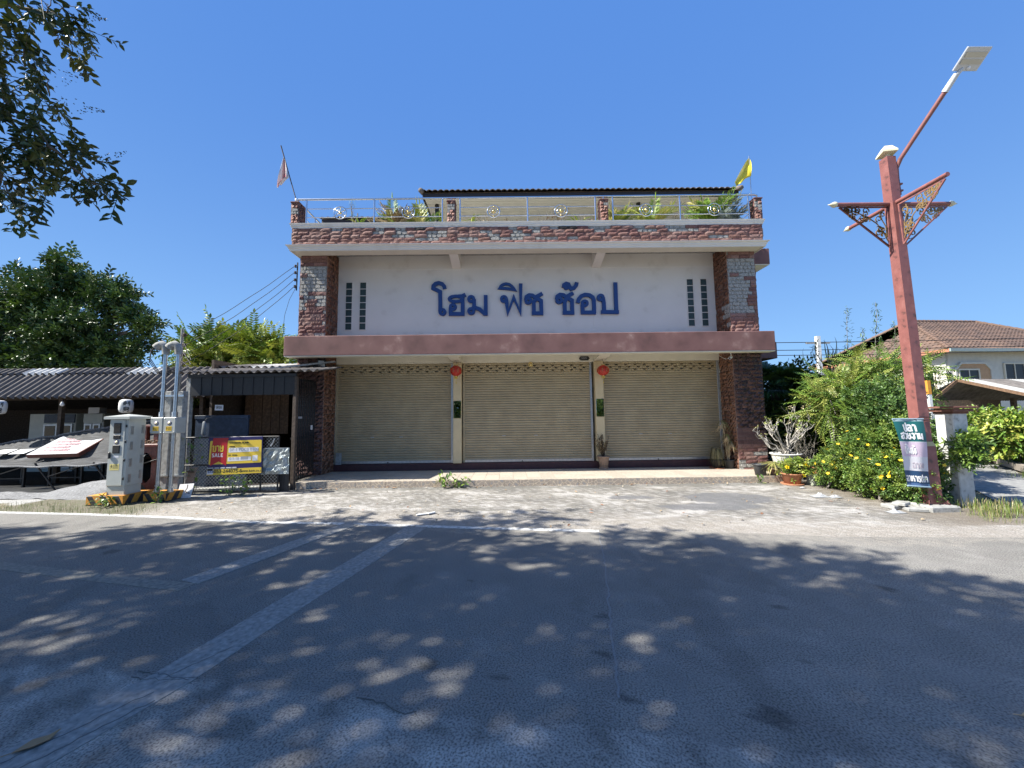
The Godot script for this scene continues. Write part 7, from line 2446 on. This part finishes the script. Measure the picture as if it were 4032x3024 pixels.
func shrub(n: String, label: String, blobs: Array, clumps: int, per: int, mesh: Mesh, size: float, r: float, cols: Array, m: Material):
	var b0: Vector3 = blobs[0][0]
	var base := Vector3(b0.x, 0, b0.z)
	var t = thing(n, label, "shrub", base)
	var tips = crown(t, "foliage", blobs, clumps, per, mesh, m, size, r, cols, .1, .4)
	var s := st()
	for b in blobs:
		if b[1].x < .2: continue
		for k in 4: limb(s, Vector3(b[0].x + rf(-.2, .2), 0, b[0].z + rf(-.15, .15)), b[0] + rdir() * .15, .018, .008, .2, 5)
	twigs_to(s, tips, .06, .006)
	obj("stem", s, M.twig, t)
	return t

# ---------------------------------------------------------------- pots, weeds, grass
func pot(t, c: Vector3, r0: float, r1: float, h: float, m: Material, rim := .02):
	var s := st()
	lathe(s, c, [Vector2(0, 0), Vector2(r0, 0), Vector2(lerpf(r0, r1, .85), h * .85), Vector2(r1, h - .03), Vector2(r1 + rim, h - .03), Vector2(r1 + rim, h), Vector2(r1 - .012, h), Vector2(r1 - .02, h - .04)], 22)
	obj("pot", s, m, t)
	s = st()
	lathe(s, c + Vector3(0, h - .045, 0), [Vector2(r1 - .015, 0), Vector2(0, .008)], 16)
	obj("soil", s, M.soil, t)

func build_small_plants():
	var s: SurfaceTool
	var xs := []; var cs := []
	var dry := [Color(.30, .22, .12), Color(.42, .33, .19), Color(.20, .14, .08)]
	# dead shrub by the middle column
	var c := Vector3(2.50, .157, -10.42)
	var t = thing("potted_plant", "dead brown shrub in an old clay pot before the cream column", "plant", c)
	pot(t, c, .10, .155, .34, M.old_pot)
	s = st()
	lathe(s, c, [Vector2(.105, 0), Vector2(.125, .0), Vector2(.125, .035), Vector2(.10, .045)], 18)
	obj("saucer", s, M.old_pot, t)
	s = st()
	xs = []; cs = []
	for k in 15:
		var top := c + Vector3(rf(-.24, .24), rf(.58, .98), rf(-.15, .15))
		limb(s, c + Vector3(rf(-.03, .03), .3, rf(-.03, .03)), top, .008, .004, .25, 5)
		for q in 34:
			var u := rf(.35, 1.0)
			xs.append(aim((c + Vector3(0, .3, 0)).lerp(top, u) + rdir() * .025, rdir() + Vector3.UP * .4, Vector3.UP, rf(.035, .06)))
			cs.append(shade(Color(.13, .09, .045), rf(.6, 1.5)))
	obj("stem", s, M.wood_dark, t)
	scatter("dry_leaf", LEAF, M.leaf_dry, xs, cs, t)
	# two drooping plants in black pots
	c = Vector3(5.44, .157, -10.22)
	t = thing("potted_plant", "wilted grass-like plant in a black pot on a red saucer", "plant", c)
	pot(t, c + Vector3(0, .02, 0), .10, .135, .2, M.rubber, .01)
	s = st()
	lathe(s, c, [Vector2(0, 0), Vector2(.17, .0), Vector2(.19, .025), Vector2(.17, .02), Vector2(0, .012)], 20)
	obj("saucer", s, M.terracotta, t)
	xs = []; cs = []
	for k in 130:
		var a := rng.randf() * TAU
		xs.append(aim(c + Vector3(rf(-.05, .05), .2, rf(-.05, .05)), Vector3(cos(a), rf(-.1, .1), sin(a)), Vector3.UP, rf(.35, .62)))
		cs.append(shade([Color(.25, .21, .10), Color(.17, .16, .07), Color(.36, .31, .19)][rng.randi() % 3], rf(.7, 1.2)))
	scatter("leaf", STRAP_BELL, M.leaf_dry, xs, cs, t)
	c = Vector3(5.73, .157, -10.18)
	t = thing("potted_plant", "tall yellowing cane plant in a black pot against the brick pillar", "plant", c)
	pot(t, c, .105, .145, .23, M.rubber, .01)
	s = st()
	var heads := [c + Vector3(-.10, 1.22, -.05), c + Vector3(-.02, .85, .0), c + Vector3(.06, .66, .04)]
	for h in heads: limb(s, c + Vector3(rf(-.04, .04), .18, rf(-.03, .03)), h, .014, .009, .1, 6)
	obj("cane", s, plain(.46, .34, .20, .8), t)
	xs = []; cs = []
	for h in heads:
		for k in 34:
			var a := rng.randf() * TAU
			xs.append(aim(h + Vector3(0, rf(-.06, .02), 0), Vector3(cos(a), rf(-.1, .5), sin(a)), Vector3.UP, rf(.16, .34)))
			cs.append(shade([Color(.27, .24, .09), Color(.20, .22, .06), Color(.42, .33, .20)][rng.randi() % 3], rf(.7, 1.2)))
		for k in 12:
			xs.append(aim(h, Vector3(rf(-1, 1), -1.6, rf(-1, 1)), Vector3.BACK, rf(.25, .5)))
			cs.append(shade(Color(.46, .36, .23), rf(.7, 1.2)))
	scatter("leaf", STRAP_HANG, M.leaf_dry, xs, cs, t)
	# black pot and spider plant at the platform edge
	c = Vector3(5.80, .157, -9.02)
	t = thing("flower_pot", "empty dark plastic flower pot at the platform edge", "pot", c)
	pot(t, c, .105, .145, .26, plain(.035, .037, .042, .5), .012)
	c = Vector3(6.13, .157, -9.02)
	t = thing("potted_plant", "pale drooping spider plant beside the empty dark pot", "plant", c)
	pot(t, c, .08, .10, .16, M.old_pot)
	xs = []; cs = []
	for k in 170:
		var a := rng.randf() * TAU
		xs.append(aim(c + Vector3(rf(-.04, .04), .2, rf(-.04, .04)), Vector3(cos(a), rf(.5, 1.7), sin(a)), Vector3.UP, rf(.24, .42)))
		cs.append(shade([Color(.52, .44, .20), Color(.36, .34, .12), Color(.24, .27, .07)][rng.randi() % 3], rf(.8, 1.2)))
	scatter("leaf", STRAP_HANG, M.leaf_bright, xs, cs, t)
	# bare branched plant in a white tub
	c = Vector3(6.66, .0, -9.35)
	t = thing("potted_plant", "grey bare-branched plant with few pale leaf tufts in a white tub", "plant", c)
	obj("pedestal", boxed(c + Vector3(-.22, 0, -.22), c + Vector3(.22, .2, .22), .01), M.cement, t)
	pot(t, c + Vector3(0, .2, 0), .22, .31, .42, M.white_pot, .02)
	s = st()
	xs = []; cs = []
	var root := c + Vector3(0, .60, 0)
	for k in 15:
		var d := Vector3(rf(-1.15, .95), rf(.35, 1.5), rf(-.5, .6))
		var m1: Vector3 = root + d * .36
		limb(s, root + Vector3(rf(-.08, .08), 0, rf(-.06, .06)), m1, .017, .011, .25, 5)
		for q in 3:
			var m2: Vector3 = m1 + (d.normalized() + rdir() * .7 + Vector3.UP * .4) * rf(.14, .30)
			limb(s, m1, m2, .010, .006, .3, 4)
			for w in 2:
				var m3: Vector3 = m2 + (rdir() * .8 + Vector3.UP * .8) * rf(.06, .14)
				limb(s, m2, m3, .006, .004, .3, 3)
				if rng.randf() < .55:
					for l in 6:
						xs.append(aim(m3, rdir() + Vector3.UP * .7, Vector3.UP, rf(.04, .07)))
						cs.append(shade([Color(.30, .36, .10), Color(.42, .40, .20), Color(.20, .28, .06)][rng.randi() % 3], rf(.8, 1.2)))
	obj("branch", s, mottled(two(.36, .34, .31, .75), .85, .2), t)
	scatter("leaf", LEAF, M.leaf_bright, xs, cs, t)
	s = st()
	for k in 60: limb(s, root + Vector3(rf(-.3, .5), -.1, rf(-.2, .3)), root + Vector3(rf(-.5, .8), rf(.05, .45), rf(-.3, .4)), .004, .002, .5, 4)
	obj("dry_undergrowth", s, M.twig, t)
	# second dry shrub with pale flower heads
	c = Vector3(7.3, 0, -9.5)
	t = thing("dry_shrub", "thin grey twigs with pale flower heads behind the white tub", "shrub", c)
	s = st()
	xs = []; cs = []
	for k in 16:
		var tp := c + Vector3(rf(-.7, .45), rf(.9, 1.75), rf(-.3, .3))
		limb(s, c + Vector3(rf(-.2, .2), .0, rf(-.1, .1)), tp, .010, .004, .2, 6)
		if k % 2 == 0:
			for l in 9:
				xs.append(aim(tp + rdir() * .04, rdir(), Vector3.UP, .05))
				cs.append(Color(.62, .55, .36))
	obj("twig", s, M.twig, t)
	scatter("flower_head", FLOWER, M.leaf_dry, xs, cs, t)
	# terracotta bowl with yellow flowers
	c = Vector3(6.24, .0, -8.62)
	t = thing("potted_plant", "low wide terracotta pot with yellow flowers on a red saucer", "plant", c)
	s = st()
	lathe(s, c, [Vector2(0, .0), Vector2(.2, .0), Vector2(.225, .04), Vector2(.21, .04), Vector2(0, .03)], 24)
	obj("saucer", s, M.terracotta, t)
	pot(t, c + Vector3(0, .03, 0), .15, .20, .23, M.terracotta, .02)
	xs = []; cs = []
	for k in 150:
		xs.append(aim(c + Vector3(rf(-.2, .24), rf(.24, .52), rf(-.18, .18)), rdir() + Vector3.UP * .2, Vector3.UP, rf(.10, .2)))
		cs.append(shade([Color(.16, .23, .03), Color(.30, .34, .06), Color(.10, .17, .03)][rng.randi() % 3], rf(.8, 1.2)))
	scatter("foliage", SPRIG, M.leaf_bright, xs, cs, t)
	xs = []; cs = []
	for e in [Vector3(-.22, .42, .2), Vector3(.05, .24, .28), Vector3(.2, .45, .15), Vector3(.28, .40, .1)]:
		for l in 2:
			xs.append(aim(c + e + rdir() * .01, rdir(), Vector3(0, .4, 1), .1))
			cs.append(Color(.85, .66, .02))
	scatter("flower", FLOWER, M.leaf_bright, xs, cs, t)
	c = Vector3(7.0, 0, -8.75)
	t = thing("flower_pot", "tall terracotta pot half hidden behind the flowering bush", "pot", c)
	pot(t, c, .12, .17, .42, M.terracotta)
	xs = []; cs = []
	for k in 26:
		xs.append(aim(c + Vector3(0, .42, 0), Vector3(rf(-1, 1), rf(.4, 1.2), rf(-1, 1)), Vector3.UP, rf(.2, .34)))
		cs.append(shade(Color(.12, .22, .04), rf(.8, 1.3)))
	scatter("leaf", STRAP, M.leaf_bright, xs, cs, t)
	var cb = thing("concrete_block", "mossy concrete block half overgrown beside the terracotta pot", "block", Vector3(6.72, 0, -8.5))
	s = st()
	box(s, Vector3(6.74, .12, -8.5), Vector3(.44, .24, .2), .015, Basis(Vector3.UP, .12))
	obj("block", s, mottled([[0, lin(.10, .16, .05)], [.4, lin(.30, .33, .25)], [1, lin(.50, .50, .46)]], .9, .4, .02, .2), cb)
	xs = []; cs = []
	for k in 26:
		xs.append(aim(Vector3(6.74 + rf(-.22, .22), rf(.02, .24), -8.39), Vector3(rf(-1, 1), rf(-.4, .6), .7), Vector3.BACK, rf(.05, .1)))
		cs.append(shade(Color(.12, .22, .04), rf(.8, 1.3)))
	scatter("creeper", LEAF, M.leaf_bright, xs, cs, cb)
	# weeds
	var wl := [["weed", "leafy weed growing from the step foot before the middle shutter", Vector3(-1.50, 0, -8.80), .34, .22, 46], ["weed", "small leafy weed beside the larger one at the step foot", Vector3(-1.12, 0, -8.80), .22, .2, 34], ["weed", "small fern-like weed at the step near the empty pot", Vector3(5.63, 0, -8.84), .14, .07, 12],
		["weed", "leafy weed under the sale board", Vector3(-5.95, 0, -8.30), .42, .22, 40], ["weed", "flowering weed between the sale board and the mesh gate", Vector3(-5.62, 0, -8.25), .34, .2, 30], ["weed", "weed at the corner of the conduit base", Vector3(-6.82, 0, -7.66), .26, .1, 22], ["weed", "weed in front of the cabinet base", Vector3(-7.60, 0, -7.40), .16, .22, 34], ["weed", "climbing twig with few leaves beside the blue panel", Vector3(-6.78, 0, -8.42), 1.25, .16, 30]]
	for e in wl:
		t = thing(e[0], e[1], "weed", e[2], "weeds along the building foot")
		xs = []; cs = []
		s = st()
		for k in 6:
			limb(s, e[2] + Vector3(rf(-.05, .05), 0, rf(-.03, .03)), e[2] + Vector3(rf(-1, 1) * e[4], rf(.6, 1.0) * e[3], rf(-.08, .1)), .006, .003, .2, 4)
		obj("stem", s, M.twig, t)
		for k in e[5]:
			var h := rng.randf()
			xs.append(aim(e[2] + Vector3(rf(-1, 1) * e[4] * (.4 + .6 * h), e[3] * (.1 + .9 * h), rf(-.1, .12)), rdir() + Vector3(0, .2, .2), Vector3.UP, rf(.07, .15)))
			cs.append(shade([Color(.12, .21, .03), Color(.20, .29, .05), Color(.07, .14, .025)][rng.randi() % 3], rf(.8, 1.2)))
		scatter("leaf", LEAF, M.leaf_bright, xs, cs, t)
	# grass
	grass("roadside_grass", "thin dry grass along the road edge before the cabinet base", Vector3(-9.6, 0, -7.42), Vector2(3.4, .28), 2600, .09, -.16)
	grass("corner_grass", "rough tuft of long grass at the foot of the gate post", Vector3(7.55, 0, -6.05), Vector2(.55, .36), 1100, .17, 0.0)
	grass("corner_grass_patch", "short grass patch running from the gate post to the road", Vector3(7.6, 0, -5.65), Vector2(.8, .3), 1100, .085, 0.0)
	grass("verge_grass", "grass along the far edge of the side road", Vector3(13.3, 0, -9.35), Vector2(1.6, .35), 1200, .14, .3)

func grass(n: String, label: String, c: Vector3, half: Vector2, count: int, h: float, slope: float):
	var nz := noise(1.6, 3, FastNoiseLite.TYPE_SIMPLEX_SMOOTH, 91)
	var xs := []; var cs := []
	for k in count:
		var x := rf(-1, 1) * half.x; var z := rf(-1, 1) * half.y
		if nz.get_noise_2d((c.x + x) * 1.4, (c.z + z) * 2.0) < rf(-.35, .25): continue
		xs.append(aim(c + Vector3(x, 0, z + -x * slope), Vector3(rf(-1, 1), rf(.2, 1.3), rf(-1, 1)), Vector3.UP, h * rf(.5, 1.4)))
		cs.append(shade([Color(.10, .155, .03), Color(.17, .19, .06), Color(.30, .25, .13), Color(.14, .20, .04)][rng.randi() % 4], rf(.8, 1.2)))
	var o = scatter(n, BLADE, M.leaf, xs, cs, null)
	tag(o, label, "grass", "", "stuff")

# ---------------------------------------------------------------- litter
func build_litter():
	var xs := []; var cs := []
	for k in 270:
		var x: float; var z: float
		if k < 120:
			x = rf(-4.8, 6.3); z = -8.86 + absf(rng.randfn()) * .08
		elif k < 250:
			x = rf(-6.5, 6.6); z = rf(-8.8, -5.6)
		else:
			x = rf(4.2, 7.0); z = rf(-7.6, -5.6)
		if z > curve_at(road_edge, x): continue
		xs.append(aim(Vector3(x, .03, z), Vector3(rf(-1, 1), rf(-.1, .25), rf(-1, 1)), Vector3(rf(-.4, .4), 1, rf(-.4, .4)), rf(.035, .085)))
		cs.append(shade([Color(.30, .20, .11), Color(.38, .29, .18), Color(.22, .11, .06), Color(.38, .33, .25)][rng.randi() % 4], rf(.7, 1.3)))
	var o = scatter("fallen_leaves", LEAF, M.leaf_dry, xs, cs, null)
	tag(o, "scattered dry fallen leaves on the forecourt", "leaves", "", "stuff")
	var s := st()
	var i := 0
	for e in [[Vector3(-2.42, .014, -2.0), .9, .16], [Vector3(2.64, .014, -2.12), -.1, .17]]:
		s = st()
		var B := Basis(Vector3.UP, e[1])
		leaf_into(s, Transform3D(B * Basis.from_scale(Vector3(e[2], .1, e[2] * .9)), e[0]), .5, -.2)
		leaf_into(s, Transform3D(B * Basis.from_scale(Vector3(e[2], .1, e[2] * .9)), e[0] - Vector3(0, .003, 0)), .49, -.2)
		tube(s, [e[0], e[0] - B.x * .035 + Vector3(0, .004, 0)], .002)
		tag(obj("dry_leaf", s, plain([.32, .52][i], [.20, .34][i], [.10, .17][i], .7)), ["curled brown leaf on the wide road stripe close to the camera", "single dry leaf on the bare asphalt close to the camera"][i], "leaf", "large leaves on the road")
		i += 1
	s = st()
	box(s, Vector3(-1.39, .03, -6.42), Vector3(.30, .02, .05), .006, Basis(Vector3.UP, .5))
	box(s, Vector3(-1.30, .035, -6.45), Vector3(.14, .022, .04), .006, Basis(Vector3.UP, .8))
	tag(obj("broken_stick", s, M.lantern_white), "pale broken piece of wood lying on the dusty forecourt edge", "stick")
	i = 0
	for e in [[Vector3(5.80, 0, -7.32), .15], [Vector3(6.02, 0, -7.25), .11], [Vector3(6.02, 0, -6.12), .12], [Vector3(6.10, 0, -8.15), .06]]:
		s = st()
		var r := RandomNumberGenerator.new(); r.seed = 40 + i
		var nv := noise(6.0, 2, FastNoiseLite.TYPE_SIMPLEX_SMOOTH, i)
		var w: float = e[1]
		var P := func(a, b):
			var x := lerpf(-w, w, a / 9.0); var z := lerpf(-w * .6, w * .6, b / 7.0)
			var fall := clampf(1.0 - Vector2(x / w, z / (w * .6)).length(), 0, 1)
			return e[0] + Vector3(x, .022 + fall * w * .45 * (.5 + absf(nv.get_noise_2d(x * 9, z * 9)) * 1.6), z)
		for a in 9:
			for b in 7:
				quad(s, P.call(a, b), P.call(a + 1, b), P.call(a + 1, b + 1), P.call(a, b + 1), Vector3.UP)
		tag(obj("plastic_bag", s, M.litter), ["flat crumpled clear plastic sheet before the flowering bush", "puffed plastic bag at the flowering bush", "crumpled plastic bag beside the concrete slabs", "scrap of white plastic near the terracotta pot"][i], "plastic bag", "plastic litter by the bush")
		i += 1
	i = 0
	for e in [[Vector3(6.30, .045, -6.42), Vector3(.30, .06, .2), .2], [Vector3(6.42, .04, -6.22), Vector3(.26, .05, .2), -.3], [Vector3(6.36, .10, -6.36), Vector3(.24, .05, .16), .5]]:
		s = st()
		box(s, e[0], e[1], .008, Basis(Vector3.UP, e[2]))
		tag(obj("paving_slab", s, M.cement), ["loose concrete slab lying under another beside the lamp post footing", "loose concrete slab lying closest to the lamp post footing", "loose concrete slab lying on top of the others by the lamp post"][i], "slab", "loose slabs by the lamp post")
		i += 1

# ---------------------------------------------------------------- greenery across the road, seen in the two wall mirrors
func build_far_kerb():
	var i := 0
	for e in [[-5.0, 9.6], [2.2, 10.4], [6.9, 9.8]]:
		var at := Vector3(e[0], 0, e[1])
		var t = thing("roadside_tree", ["bushy roadside tree reflected in the mirror by the first lantern", "bushy roadside tree across the road, between the mirrored two", "bushy roadside tree reflected in the mirror above the dead plant"][i], "tree", at, "trees across the road")
		i += 1
		var bl := [[at + Vector3(0, 1.6, 0), Vector3(2.4, 1.4, 1.2), 2.0], [at + Vector3(.6, 3.6, .3), Vector3(2.2, 1.4, 1.4), 2.0]]
		crown(t, "foliage", bl, 420, 3, SPRIG, M.leaf, .7, .4, [Color(.06, .11, .02), Color(.10, .16, .03)], .1, .5)
		var s := st()
		limb(s, at, at + Vector3(.3, 3.4, .2), .2, .1, .05, 6)
		obj("trunk", s, M.bark, t)
